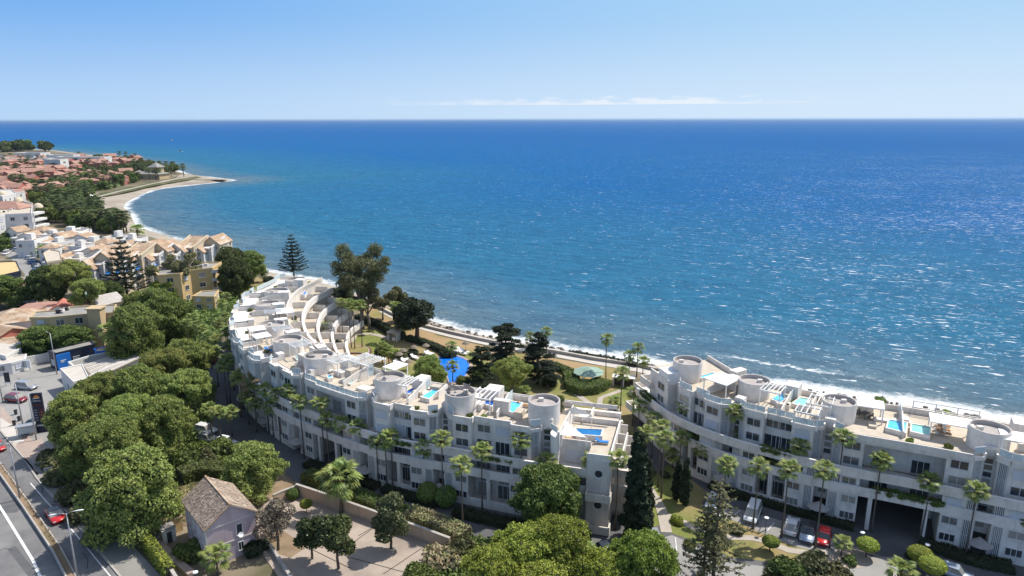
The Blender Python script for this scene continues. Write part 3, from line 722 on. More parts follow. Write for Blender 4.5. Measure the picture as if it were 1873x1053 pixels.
def basin(root, quad, water, z=13.35, grow=0.32):
    W = [Vector(G(x, y, z)) for x, y in quad]; c = sum(W, Vector((0,0)))/4
    outer = [p+(p-c).normalized()*grow for p in W]
    mb = MB(); n = 4; Wc = ccw([tuple(p) for p in W]); Oc = ccw([tuple(p) for p in outer])
    # start both loops at matching corners
    Oc = [min(Oc, key=lambda q: (q[0]-w[0])**2+(q[1]-w[1])**2) for w in Wc]
    vs = [(p[0],p[1],min(DECK,z-.9)) for p in Oc]+[(p[0],p[1],z) for p in Oc]+[(p[0],p[1],z) for p in Wc]+[(p[0],p[1],z-.3) for p in Wc]
    fs = []
    for i in range(4):
        j = (i+1)%4; fs += [(i,j,4+j,4+i),(4+i,4+j,8+j,8+i),(8+i,8+j,12+j,12+i)]
    mb.add(vs, fs); o = mb.build('roof_pool', 'plaster', root)
    mb = MB(); mb.add([(p[0],p[1],z-.12) for p in Wc], [(0,1,2,3)]); mb.build('water', water, o)

def block(name, label, b, slots, s_lo, s_hi, underpass, rr, dep=-13.9):
    root = thing(name, label, 'apartment building', tuple(b.m((s_lo+s_hi)/2, -7, 0)), 0)
    root.location = (0,0,0)
    # continuous curved balcony bands
    for nm, z0, z1, oin in (('balcony_band', 4.92, 6.15, -0.22), ('balcony_band', 7.5, 8.75, -0.22)):
        mb = MB(); bbox(mb, b, s_lo, s_hi, oin, 0.0, z0, z1, 1.2); bbox(mb, b, s_lo, s_hi, -3.4, oin-0.003, z0, z0+0.2, 1.2); mb.build(nm, 'plaster', root)
        mb = MB(); bbox(mb, b, s_lo, s_hi, -0.28, 0.05, z1+0.003, z1+0.06, 1.2); mb.build('band_coping', 'whitemetal', root)
    s_rf = 9.0 if dep > -12 else s_lo
    deckmb = MB(); bbox(deckmb, b, s_rf, s_hi, dep+0.1, -3.2, 12.5, DECK, 1.5); deckmb.build('roof_terrace', 'deck', root)
    mb = MB(); bbox(mb, b, s_rf, s_hi, dep-0.1, dep+0.09, 12.4, 13.45, 1.5); mb.build('rear_parapet', 'plaster', root)
    for i in range(len(slots)-1):
        s0, s1 = slots[i], slots[i+1]; L = s1-s0; up = i in underpass
        a = 4.7 if L > 11 else 4.2
        D = (0.2+0.1*rr.random()) if (dep > -12 and i >= 4) else -1.15 - 0.5*rr.random()        # bay front of the upper wall
        Mo = D - (2.6 if up else rr.uniform(0.5, 1.2))
        mb = MB()
        # lower two storeys
        bbox(mb, b, s0-0.9, s0+0.9, dep, -2.3, 0, 4.92)
        bbox(mb, b, s0+0.9, s0+a, dep, -0.12, 0, 4.92)
        if not up: bbox(mb, b, s0+a, s1-a, dep, -2.9, 0, 4.92)
        bbox(mb, b, s1-a, s1-0.9, dep, -0.12, 0, 4.92)
        if up:
            for sx in (s0+a+0.35, s1-a-0.35): bbox(mb, b, sx-0.25, sx+0.25, -7.5, -7.0, 0, 4.92); bbox(mb, b, sx+(1.2 if sx < (s0+s1)/2 else -1.2)-0.25, sx+(1.2 if sx < (s0+s1)/2 else -1.2)+0.25, -0.85, -0.13, 0, 4.92)
        else:
            bbox(mb, b, s0+a, (s0+s1)/2-0.3, -0.34, -0.14, 0, 1.35); bbox(mb, b, (s0+s1)/2+0.3, s1-a, -0.34, -0.14, 0, 1.35)
            bbox(mb, b, s0+a, s1-a, -2.9, -0.35, 0, 0.35); bbox(mb, b, (s0+s1)/2-0.28, (s0+s1)/2+0.28, -0.85, -0.13, 0, 4.92)
        mb.build('ground_wall', 'plaster', root)
        # third storey between the bands
        mb = MB()
        bbox(mb, b, s0-0.9, s0+0.9, dep, -2.3, 5.1, 7.5); bbox(mb, b, s0+0.9, s0+a, dep, -0.42, 5.1, 7.5)
        bbox(mb, b, s0+a, s1-a, dep, -2.3, 5.1, 7.5); bbox(mb, b, s1-a, s1-0.9, dep, -0.42, 5.1, 7.5)
        mb.build('middle_wall', 'plaster', root)
        # two upper storeys with projecting bays
        e = a+0.1
        front = [(s0-0.0,-3.4),(s0+0.75,-3.4),(s0+0.75,D-0.9),(s0+2.0,D),(s0+e,D),(s0+e,Mo),(s1-e,Mo),(s1-e,D),(s1-2.0,D),(s1-0.75,D-0.9),(s1-0.75,-3.4),(s1,-3.4)]
        mb = MB(); bprism(mb, b, front+[(s1,dep),((s0+s1)/2,dep),(s0,dep)], 7.7, 12.497); 
        if up: bbox(mb, b, s0+e+.003, s1-e-.003, Mo, D-0.05, 12.0, 12.495)
        mb.build('upper_wall', 'plaster', root)
        glassy = rr.random() < 0.7
        mb = MB()
        for q in range(1, len(front)-2):
            seg = [front[q], front[q+1]]
            if up and q in (4, 6): continue
            if up and q == 5: seg = [(s0+e, D), (s1-e, D)]
            bwall(mb, b, seg, 0.2, 12.5, 12.98 if (glassy and q in (5,4,3)) or q in (2,) else 13.35)
        mb.build('parapet', 'plaster', root)
        rails = [(2,), (3,), (5,), (7,), (8,)] if glassy else [(2,), (8,)]
        for (q,) in rails:
            (sa, oa), (sb, ob) = front[q], front[q+1]
            if up and q == 5: oa = ob = D
            add_rail(root, b, sa, oa-0.1, sb, ob-0.1, 12.98 if glassy and q in (3,5,2) else 13.35)
        # windows
        def W(s, o, z, w, h, n=2, sh=None, yaw=0.0):
            add_window(root, b.mat(s, o, z, yaw=yaw), w, h, n, rr.random() < 0.22 if sh is None else sh)
        for z in (1.15, 3.6): W(s0+3.6, -0.12, z, 1.7, 1.0, 3 if z < 2 else 2, False); W(s1-3.6, -0.12, z, 1.7, 1.0, 3 if z < 2 else 2, False)
        for z in (0.9, 3.0): add_louvre(root, b.mat(s0+1.6, -0.12, z-0.5)); add_louvre(root, b.mat(s1-1.6, -0.12, z-0.5))
        if not up:
            W((s0+a+(s0+s1)/2)/2, -2.9, 0.4, 2.2, 2.1, 3, False); W((s1-a+(s0+s1)/2)/2, -2.9, 0.4, 2.2, 2.1, 3, False)
            W((s0+a+(s0+s1)/2)/2, -2.9, 2.9, 1.8, 1.5); W((s1-a+(s0+s1)/2)/2, -2.9, 2.9, 1.8, 1.5)
        W(s0+3.4, -0.42, 6.25, 1.7, 0.95); W(s1-3.4, -0.42, 6.25, 1.7, 0.95)
        W((s0+a+(s0+s1)/2)/2, -2.3, 5.25, 2.2, 2.0, 3, False); W((s1-a+(s0+s1)/2)/2, -2.3, 5.25, 2.2, 2.0, 3, False)
        add_louvre(root, b.mat(s0+1.5, -0.42, 5.2)); add_louvre(root, b.mat(s1-1.5, -0.42, 5.2))
        for z in (8.75, 11.0):
            h = 1.15; W(s0+3.35, D, z, 1.9, h); W(s1-3.35, D, z, 1.9, h)
            yw = math.atan2(0.9, 1.25)
            add_louvre(root, b.mat(s0+1.375, D-0.45, z-0.6, yaw=yw)); add_louvre(root, b.mat(s1-1.375, D-0.45, z-0.6, yaw=-yw))
            if z > 10: W((s0+e+(s0+s1)/2)/2+.1, Mo, z, 1.9, h); W((s1-e+(s0+s1)/2)/2-.1, Mo, z, 1.9, h)
            else: W((s0+e+(s0+s1)/2)/2+.1, Mo, 7.9, 2.1, 1.95, 3, False); W((s1-e+(s0+s1)/2)/2-.1, Mo, 7.9, 2.1, 1.95, 2)
        # stairwell windows in the slot, entrance canopy
        for z in (3.1, 5.4, 6.3): W(s0, -2.3, z, 0.9, 0.75, 1, False)
        for z in (8.9, 9.9, 10.9, 11.8): W(s0, -3.4, z-0.2, 0.9, 0.7, 1, False)
        link('entrance_canopy', PORCH, root, mat=b.mat(s0, -0.2, 1.95))
        mb = MB(); bbox(mb, b, s0-1.05, s0+1.05, -2.3, -2.2, 0, 2.2); mb.build('entrance_door', 'dark', root)
        # roof level: block over the stair, sail-shaped divider with a glass half
        mb = MB(); bbox(mb, b, s0-0.74, s0+0.74, -4.6, -3.42, 12.4, 13.9); mb.build('stair_housing', 'plaster', root)
        sm = (s0+s1)/2 + rr.uniform(-.4, .4)
        mb = MB(); A = b.m(sm-.1, -4.0); B = b.m(sm-.1, -9.2); C_ = b.m(sm+.1, -9.2); D_ = b.m(sm+.1, -4.0)
        mb.prism([tuple(A[:2]), tuple(B[:2]), tuple(C_[:2]), tuple(D_[:2])], 12.5, [13.6,14.6,14.6,13.6] if ccw([tuple(A[:2]),tuple(B[:2]),tuple(C_[:2]),tuple(D_[:2])])[0] == tuple(A[:2]) else [13.6,14.6,14.6,13.6])
        w = mb.build('divider_wall', 'plaster', root)
        mb = MB(); bbox(mb, b, sm-.04, sm+.04, dep+0.5, -9.25, 12.6, 14.45, 9); mb.build('divider_glass', 'frost', w)
        s2 = s0 + 0.25*L
        mb = MB(); bbox(mb, b, s2-.1, s2+.1, dep+0.3, -7.5, 12.5, 13.9, 3); mb.build('divider_wall', 'plaster', root)
    return root

BL = Bend([(14.5,82.8),(6,85.2),(-0.4,87.3),(-7.7,90),(-20.8,95.2),(-36.7,106.4),(-46.5,116.5),(-55.5,129.5),(-61.5,144.5),(-64.5,158),(-65,170),(-62.5,183)])
BR = Bend([(98,57),(84,64.5),(71.5,71.2),(60,77.3),(52,81.5),(43,85.9),(32,93.8),(25.6,102),(22,113)])
rr = random.Random(11)
slotL = [11.0] + [BL.proj(*q) for q in ((-10.9,91.2),(-23.4,96.8),(-36.8,107),(-45.2,115.5),(-52.5,125),(-59,138.5),(-63,151),(-64.9,163.5))] + [BL.L]
slotR = [BR.proj(*q) for q in ((84,64.5),(72.5,70.8),(60.2,77.3),(43.5,86.2),(32.3,94.2),(25,103.6))]
blkL = block('apartment_block', 'long curved white apartment block left of the garden, with round roof drums', BL, slotL, 1.45, BL.L, (2,), rr, -11.2)
blkR = block('apartment_block', 'white apartment block at the water side beside the parking bays, with round roof drums', BR, slotR, 0.0, BR.L, (2,), rr)
for px, py, r_, tz in ((995,731,2.3,15.9),(842,715,2.35,15.8),(713,687,2.45,15.7),(583,647,2.6,15.5),(526,618,2.7,15.2),(496,590,2.65,14.9),(490,553,2.75,14.7),(506,529,2.85,14.6),(540,509,2.65,14.6)):
    x, y = G(px, py, tz); drum(blkL, x, y, r_, tz)
for px, py, r_, tz in ((1258,659,2.4,15.9),(1380,695,2.4,15.3),(1535,733,2.35,15.5),(1811,783,2.4,15.5)):
    x, y = G(px, py, tz); drum(blkR, x, y, r_, tz)
drum(blkR, 74, 76.5)
# concave garden side of the left block: terraces stepping down in arcs
for k, (o1, zt) in enumerate(((-14.4,10.3),(-17.5,7.6),(-20.6,4.9),(-23.7,2.2))):
    s0_ = 2.0; s1_ = BL.L-1.5-0.6*k
    oin = -11.303 if k == 0 else (-14.4,-17.5,-20.6)[k-1]-0.003
    mb = MB(); bbox(mb, BL, s0_, s1_, o1, oin, 0 if k < 9 else 0, zt, 1.6); mb.build('garden_terrace', 'deck', blkL)
    mb = MB(); bbox(mb, BL, s0_-.2, s1_, o1-0.62, o1-0.003, zt-0.75, zt+0.72, 1.6); mb.build('terrace_band', 'plaster', blkL)
    for j in range(14):
        s = s0_+4+j*(s1_-s0_-6)/13.0
        q = MB(); bbox(q, BL, s-.1, s+.1, o1, oin, zt, zt+1.5, 9); q.build('partition_wall', 'plaster', blkL)
mb = MB()
bbox(mb, BL, 2, BL.L-1.5, -11.46, -11.303, 13.0, 13.6, 1.5); mb.build('terrace_band', 'plaster', blkL)
mb = MB(); bbox(mb, BR, 2, BR.L-2, -17.0, -14.003, 0, 10.3, 1.6); bbox(mb, BR, 2, BR.L-2, -17.2, -17.003, 9.5, 11.2, 1.6); mb.build('garden_terrace', 'deck', blkR)

# end unit of the left block: tower with portholes, set-back terrace, stepped side balconies
mb = MB(); bbox(mb, BL, 1.4, 4.6, -11.2, 0.25, 0, 10.5); mb.build('end_tower', 'plaster2', blkL)
mb = MB(); bbox(mb, BL, 4.6, 8.9, -11.2, -3.4, 7.7, 10.5); bbox(mb, BL, 4.6, 8.9, -11.2, -0.9, 0, 4.9); bbox(mb, BL, 4.6, 8.9, -11.2, -2.4, 5.1, 7.5); mb.build('set_back_wall', 'plaster', blkL)
mb = MB(); bprism(mb, BL, [(8.9,-3.4),(8.9,-1.0),(9.4,-0.9),(9.8,-1.0),(10.25,-2.2),(10.25,-3.4),(10.25,-11.2),(8.9,-11.2)], 7.7, 12.497); bprism(mb, BL, [(8.9,-11.2),(8.9,-0.13),(10.1,-0.13),(10.1,-11.2)], 0, 4.9); mb.build('upper_wall', 'plaster', blkL)
mb = MB()
for (sa, sb, oa, ob) in ((1.4,4.6,0.05,0.253),(4.6,8.9,-3.4,-3.2),(1.4,1.6,-11.2,0.047),(1.6,8.9,-11.2,-11.0)): bbox(mb, BL, sa, sb, oa, ob, 10.4, 11.35)
bbox(mb, BL, 8.7, 8.9, -10.9, -1.2, 10.4, 13.2)
mb.build('parapet', 'plaster', blkL)
add_rail(blkL, BL, 9.0, -1.2, 10.2, -2.2, 13.0)
mbd = MB(); bbox(mbd, BL, 1.61, 4.59, -10.99, 0.04, 10.5, 10.55); bbox(mbd, BL, 4.6, 8.69, -10.99, -3.41, 10.5, 10.55); mbd.build('end_terrace_floor', 'deck', blkL)
for z in (8.5, 3.8):
    mb = MB(); M4 = BL.mat(2.95, 0.25, z)
    ring = []
    for k in range(24):
        a = 2*math.pi*k/24
        ring += [M4 @ Vector((0.52*math.cos(a),0.02,0.52*math.sin(a))), M4 @ Vector((0.66*math.cos(a),0.09,0.66*math.sin(a))), M4 @ Vector((0.66*math.cos(a),0.0,0.66*math.sin(a)))]
    mb.add(ring, [(k*3,((k+1)%24)*3,((k+1)%24)*3+1,k*3+1) for k in range(24)]+[(k*3+1,((k+1)%24)*3+1,((k+1)%24)*3+2,k*3+2) for k in range(24)])
    o = mb.build('porthole', 'frame', blkL)
    mb = MB(); mb.add([M4 @ Vector((0.52*math.cos(2*math.pi*k/24),0.015,0.52*math.sin(2*math.pi*k/24))) for k in range(24)], [list(range(24))]); mb.build('pane', 'dark', o)
for z, w in ((8.0,2.9),): add_window(blkL, BL.mat(6.8, -3.4, z-0.1), w, 1.7, 3, True)
for z in (1.2, 5.4): add_window(blkL, BL.mat(6.8, -0.9 if z < 3 else -2.4, z), 2.2, 1.6, 3, False)
mb = MB(); bbox(mb, BL, 4.61, 8.9, 0.003, 0.22, 7.9, 8.95); mb.build('terrace_wall', 'plaster2', blkL)
for z0_, h_ in ((5.0,1.1),(0.2,1.2)):
    mb = MB(); bprism(mb, BL, [(1.1,.26),(4.5,.26),(4.5,1.6),(1.1,1.6)], z0_, z0_+.25); bbox(mb, BL, 1.1, 4.5, 1.4, 1.6, z0_+.253, z0_+h_); bbox(mb, BL, 1.1, 1.3, .26, 1.397, z0_+.253, z0_+h_); bbox(mb, BL, 4.3, 4.5, .26, 1.397, z0_+.253, z0_+h_); mb.build('front_balcony', 'plaster2', blkL)
blkL_end = True
for k, (w, z) in enumerate(((1.2,8.9),(2.6,7.2),(3.6,4.6),(4.4,1.6))):
    mb = MB(); bbox(mb, BL, 1.4-w, 1.397, -10.8, -2.0-0.3*k, z-0.3, z); bbox(mb, BL, 1.4-w, 1.6-w, -10.8, -2.0-0.3*k, z, z+0.9); bbox(mb, BL, 1.6-w, 1.397, -2.2-0.3*k, -2.0-0.3*k, z, z+0.9)
    for q in range(3): bbox(mb, BL, 1.6-w, 1.397, -5.5-q*3.2, -5.3-q*3.2, z, z+1.6)
    mb.build('side_balcony', 'plaster2', blkL)
mb = MB(); bbox(mb, BL, -1.2, 1.397, -10.9, -4, 0, 4.3); mb.build('end_wall', 'plaster2', blkL)
# left end of the right block
mb = MB()
for k, (w, z) in enumerate(((3.5,10.4),(6.5,7.8),(9.5,5.2),(12,1.8))):
    bbox(mb, BR, BR.L-4, BR.L-4+w, -13.5, -0.3-0.6*k, z-0.3, z); bbox(mb, BR, BR.L-4.2+w, BR.L-4+w, -13.5, -0.3-0.6*k, z, z+.95); bbox(mb, BR, BR.L-4, BR.L-4.2+w, -0.5-0.6*k, -0.3-0.6*k, z, z+.95)
    bbox(mb, BR, BR.L-5.5, BR.L-4.5+w, -13.2, -3.2-0.6*k, 0, z-0.3)
mb.build('stepped_end', 'plaster', blkR)
mb = MB(); bbox(mb, BR, slotR[-1]+0.8, BR.L-2.5, -13.9, -1.2, 0, 12.497); bbox(mb, BR, slotR[-1]+0.8, BR.L-2.5, -1.4, -1.2, 12.5, 13.3); mb.build('upper_wall', 'plaster', blkR)
for z in (8.8, 11.0, 6.1): add_window(blkR, BR.mat(slotR[-1]+3, -1.2, z), 2.0, 1.1, 2, False)
mb = MB(); bbox(mb, BR, slotR[-1]+1.2, slotR[-1]+4.4, -5.2, -1.3, 12.5, 14.3); mb.build('stair_housing', 'whitemetal', blkR)

# roof pools seen in the photograph, each a raised basin
for q, w in (([(1052.7,783),(1100.6,785.3),(1097.5,796.7),(1058.8,793.7)],'pooldeep'),
             ([(931,733),(954,736.5),(941,754),(917,746)],'poolcyan'), ([(892.6,728),(908.6,730.4),(898.8,741.5),(885,736.5)],'poolblue'),
             ([(791.8,711),(801,713),(785,727.8),(770.5,724)],'poolcyan'), ([(760.5,705),(766.5,706.5),(749,718.5),(740,717)],'poolblue'),
             ([(649,684.5),(661,687),(641,700.5),(623.7,693)],'poolgreen'), ([(597.7,685.5),(607,684),(606,688.5),(601,690)],'poolcyan'),
             ([(538.6,650.6),(556,647),(557,652),(544,656)],'poolgreen'), ([(553,536),(558,531),(561,532),(557,538)],'poolblue')):
    basin(blkL, q, w, 11.45 if w == 'pooldeep' else (13.30 if w != 'poolgreen' else 12.95))
for q, w in (([(1303,682),(1307,684),(1284,691.5),(1279,689)],'poolcyan'), ([(1429,719),(1444.4,722),(1427,736.5),(1411.7,730)],'poolcyan'),
             ([(1464,727.7),(1481.5,731),(1471.7,745),(1450,737.5)],'poolgreen'), ([(1626.3,768.8),(1658,774.3),(1654.7,791.7),(1622,783)],'poolcyan'),
             ([(1667.8,776.5),(1700.5,782),(1698.3,797.2),(1666.7,789.6)],'poolgreen')):
    basin(blkR, q, w, 13.30)
# pergolas and flat canopies, tied to the drums
for (x, y, ds, w, o0, o1) in ((-4.6,95.0,0,3.0,-4.6,-8.0),(-16.2,101.2,0,3.0,-5,-8.4),(-29.6,111.5,0,3.4,-6.2,-9.6),(-38,119.5,0,3.0,-6.0,-9.0),(-45.7,128.2,0,2.4,-6.8,-9.4),(-52.3,141.0,0,2.2,-7,-10)):
    s = BL.proj(x, y); pergola(blkL, BL, s-w/2, s+w/2, o0, o1)
for (px, py, w, d) in ((724,668,3.0,3.4),(470,600,3.4,3.0),(478,612,3.4,3.0),(520,566,5.0,3.6),(436,560,0.1,0.1)):
    x, y = G(px, py, 15); s = BL.proj(x, y)
    if w > 1: o = -(Vector((x,y))-BL.m(s,0).xy).length; pergola(blkL, BL, s-w/2, s+w/2, o+d/2, o-d/2, 14.9, True)
for (px, py, w, d, solid) in ((1322,693,5.2,4.4,True),(1412,712,3.2,3.0,False),(1500,735,3.4,3.6,False),(1582,738,4.0,3.2,True),(1745,772,5.0,3.4,True),(1855,800,3.4,3.4,True),(1478,752,3.0,2.6,False)):
    x, y = G(px, py, 15); s = BR.proj(x, y); o = -(Vector((x,y))-BR.m(s,0).xy).length
    pergola(blkR, BR, s-w/2, s+w/2, max(o+d/2, -13.5), max(o-d/2,-13.6), 14.9, solid)
# open steel frame over the terrace by the green pool
x, y = G(640, 672, 14.8); s = BL.proj(x, y); pergola(blkL, BL, s-2.6, s+2.6, -8.5, -12.5, 14.9)
for (px, py, r, a, lab) in ((853,716,0.9,2.4,'large grey satellite dish on the drum of the middle roof, beside two smaller dishes'),(832,716,0.55,2.6,'smallest grey satellite dish between two larger ones on a drum'),
                     (820,711,0.8,2.2,'grey satellite dish at the left rim of the drum with three dishes'),(702,689,0.85,2.3,'single grey satellite dish on the drum beside the flat white canopy'),
                     (576,642,0.75,2.3,'single satellite dish on the drum by the white steel frame')):
    X_, Y_ = G(px, py, 15.7); dish(X_, Y_, 15.58, r, a, lab)
# ------------------------------------------------------------------ vegetation builders
def leaf_quads(P, N, size, jit=0.7, asp=1.5, rng=RNG):
    n = len(P); N = N + rng.normal(0, jit, (n,3)); N /= np.linalg.norm(N, axis=1)[:,None]
    R = rng.normal(0, 1, (n,3)); A = np.cross(N, R); A /= np.linalg.norm(A, axis=1)[:,None]; B = np.cross(N, A)
    s = (size*rng.uniform(0.6, 1.35, n))[:,None]
    a = A*s*0.5*asp; b = B*s*0.5
    V = np.stack([P-a-b*0.4, P+b*0.9-a*0.1, P+a+b*0.3, P-b*0.9+a*0.1], 1).reshape(-1,3)
    return V, np.arange(4*n).reshape(-1,4)
def ico(c, r, rng=RNG, sub=1):
    t = (1+5**0.5)/2
    v = np.array([(-1,t,0),(1,t,0),(-1,-t,0),(1,-t,0),(0,-1,t),(0,1,t),(0,-1,-t),(0,1,-t),(t,0,-1),(t,0,1),(-t,0,-1),(-t,0,1)], float)
    v /= np.linalg.norm(v[0]); f = [(0,11,5),(0,5,1),(0,1,7),(0,7,10),(0,10,11),(1,5,9),(5,11,4),(11,10,2),(10,7,6),(7,1,8),(3,9,4),(3,4,2),(3,2,6),(3,6,8),(3,8,9),(4,9,5),(2,4,11),(6,2,10),(8,6,7),(9,8,1)]
    return v*np.array(r)+np.array(c), np.array(f)
def cloud_mesh(name, clumps, n, size, mat, jit=0.7, core=0.72, up=0.25, asp=1.5, rng=RNG, shell=(0.78,1.06)):
    """clumps: (centre, radii) list; n leaves spread by surface; dark twig cores keep the crown opaque"""
    C = np.array([c for c, r in clumps], float); R = np.array([r for c, r in clumps], float)
    w = (R[:,0]*R[:,1]+R[:,0]*R[:,2]+R[:,1]*R[:,2]); w /= w.sum()
    k = rng.choice(len(C), n, p=w); d = rng.normal(0,1,(n,3)); d[:,2] += up*1.2; d /= np.linalg.norm(d,axis=1)[:,None]
    rad = rng.uniform(shell[0], shell[1], n)[:,None]
    P = C[k]+d*R[k]*rad
    keep = np.ones(n, bool)
    for i in range(len(C)):
        q = (P-C[i])/R[i]; keep &= ~(((q**2).sum(1) < 0.5) & (k != i))
    P = P[keep]; d = d[keep]; k = k[keep]
    N = d/R[k]; N /= np.linalg.norm(N,axis=1)[:,None]
    V, Q = leaf_quads(P, N, size, jit, asp, rng)
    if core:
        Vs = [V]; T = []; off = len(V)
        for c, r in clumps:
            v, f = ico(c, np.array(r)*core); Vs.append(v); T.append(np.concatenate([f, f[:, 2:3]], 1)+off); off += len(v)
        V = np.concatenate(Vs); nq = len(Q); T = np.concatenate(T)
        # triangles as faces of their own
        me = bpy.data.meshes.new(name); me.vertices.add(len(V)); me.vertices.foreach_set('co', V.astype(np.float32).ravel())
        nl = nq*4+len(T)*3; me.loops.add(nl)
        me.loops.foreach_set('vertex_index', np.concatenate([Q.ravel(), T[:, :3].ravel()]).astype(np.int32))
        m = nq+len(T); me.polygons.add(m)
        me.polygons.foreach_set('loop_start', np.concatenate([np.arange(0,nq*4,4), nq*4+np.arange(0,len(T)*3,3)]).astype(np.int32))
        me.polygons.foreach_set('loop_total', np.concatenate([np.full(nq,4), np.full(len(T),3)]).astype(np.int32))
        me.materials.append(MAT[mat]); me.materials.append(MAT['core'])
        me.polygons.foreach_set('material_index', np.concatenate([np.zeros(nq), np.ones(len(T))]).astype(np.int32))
        me.update(calc_edges=True); return me
    return npmesh(name, V, Q, mat)
def limbs_mesh(name, H, r, targets, mat, fork=0.45, lean=(0,0), n=8):
    mb = MB(); top = Vector((lean[0], lean[1], H*fork))
    mid = Vector((lean[0]*0.35+0.1, lean[1]*0.35, H*fork*0.5))
    mb.tube([(0,0,-0.3),(0,0,0.15),mid,top], [r*1.35, r, r*0.85, r*0.72], n)
    for t in targets:
        t = Vector(t); m = top.lerp(t, 0.5)+Vector((0,0,-0.05*H)); mb.tube([top-Vector((0,0,0.2)), m, t], [r*0.5, r*0.3, r*0.1], 5, False)
    return mb.mesh(name, mat)
def dome_clumps(R, H0, Hc, nc, rc, rng, flat=0.55, under=0.15):
    """clumps over an umbrella dome of radius R, from height H0, rising Hc"""
    out = []; ga = math.pi*(3-5**0.5)
    for i in range(nc):
        f = (i+0.5)/nc; rr_ = R*math.sqrt(f)*rng.uniform(0.9,1.06); a = i*ga+rng.uniform(-.3,.3)
        zz = H0+Hc*math.sqrt(max(0, 1-(rr_/R*0.96)**2 if rr_/R < 1.03 else 0))*rng.uniform(0.88,1.08)
        c = rc*rng.uniform(0.75,1.3)*(1.0-0.25*f)
        out.append(((rr_*math.cos(a), rr_*math.sin(a), zz), (c, c, c*flat*1.25)))
    nu = int(nc*under*2.0)
    for i in range(nu):
        a = rng.uniform(0, 2*math.pi); q = rng.uniform(0.45, 0.98)*R; c = rc*rng.uniform(0.8,1.2)
        out.append(((q*math.cos(a), q*math.sin(a), H0+rng.uniform(-0.25,0.35)*Hc), (c, c, c*0.6)))
    return out
def lobed_clumps(R, H0, Hc, nl, rl, rng, per=8, rt=0.72, under=0.25):
    """big rounded lobes over a dome, each carrying tufts on its upper side"""
    L = dome_clumps(R-rl*0.5, H0, Hc, nl, rl, rng, 0.75, under); out = []
    for c, r in L:
        rr_ = r[0]; out.append((c, (rr_*0.72, rr_*0.72, rr_*0.6)))
        for k in range(per):
            a = k*2.4+rng.uniform(-.4,.4); f = math.sqrt((k+.5)/per); e = rr_*0.85*f; z_ = math.sqrt(max(0,1-f*f*0.9))*rr_*0.62-0.1
            t = rt*rng.uniform(0.7,1.2)*min(1.2,rr_/rl); out.append(((c[0]+e*math.cos(a), c[1]+e*math.sin(a), c[2]+z_),(t,t,t*0.62)))
    return out
PR = {}
def proto(key, cat, parts):
    PR[key] = (cat, parts)
rg = random.Random(3)
# umbrella pines (unit: metres, built at crown radius 6)
for v in range(3):
    cl = lobed_clumps(6.0, 6.2, 3.4, 17, 1.75, rg)
    proto('pine%d' % v, 'pine tree', [('trunk', limbs_mesh('trunk', 8.5, 0.36, [c[0] for c in cl[::18]], 'trunk', 0.55, (rg.uniform(-.6,.6), rg.uniform(-.6,.6)))),
          ('crown', cloud_mesh('crown', cl, 40000, 0.22, 'pine', 0.7, 0.6, shell=(0.7,1.22)))])
for v in range(2):
    cl = lobed_clumps(6.0, 3.2, 6.0, 21, 1.95, rg, 8, 0.8, 0.45)
    proto('bigpine%d' % v, 'pine tree', [('trunk', limbs_mesh('trunk', 8.5, 0.4, [c[0] for c in cl[::18]], 'trunk', 0.45)), ('crown', cloud_mesh('crown', cl, 46000, 0.23, 'pine', 0.7, 0.6, shell=(0.7,1.22)))])
cl = lobed_clumps(6.0, 3.0, 5.6, 22, 1.8, rg, 7, 0.75, 0.4)
proto('broad', 'broadleaf tree', [('trunk', limbs_mesh('trunk', 8, 0.35, [c[0] for c in cl[::16]], 'trunk', 0.35)), ('crown', cloud_mesh('crown', cl, 36000, 0.25, 'broad', 0.75, 0.6, shell=(0.7,1.2)))])
proto('darkpine', 'pine tree', [('trunk', PR['pine1'][1][0][1]), ('crown', cloud_mesh('crown', dome_clumps(6.0, 3.8, 6.0, 50, 1.6, rg, 0.7, 0.35), 18000, 0.36, 'pinedark', 0.8))])
cl = lobed_clumps(6.0, 3.2, 4.8, 19, 1.9, rg, 8, 0.8, 0.4)
proto('bright', 'pine tree', [('trunk', limbs_mesh('trunk', 8, 0.4, [c[0] for c in cl[::18]], 'trunk', 0.4)), ('crown', cloud_mesh('crown', cl, 42000, 0.22, 'bright', 0.7, 0.6, shell=(0.7,1.2)))])
MAT['magnolia'] = MF('glossy_dark_leaves', (0.065, 0.09, 0.032), (0.035, 0.052, 0.02), (0.10, 0.12, 0.04), rough=0.4)
# magnolia-like small dark round tree on a clear stem (radius 2.2)
cl = [((rg.uniform(-1.2,1.2), rg.uniform(-1.2,1.2), 4.3+rg.uniform(-1.5,1.6)), (1.0,1.0,0.9)) for _ in range(14)]
proto('magnolia', 'magnolia tree', [('trunk', limbs_mesh('trunk', 6, 0.17, [c[0] for c in cl[::3]], 'trunk', 0.5)), ('crown', cloud_mesh('crown', cl, 6500, 0.27, 'magnolia', 0.9, shell=(0.6,1.15)))])
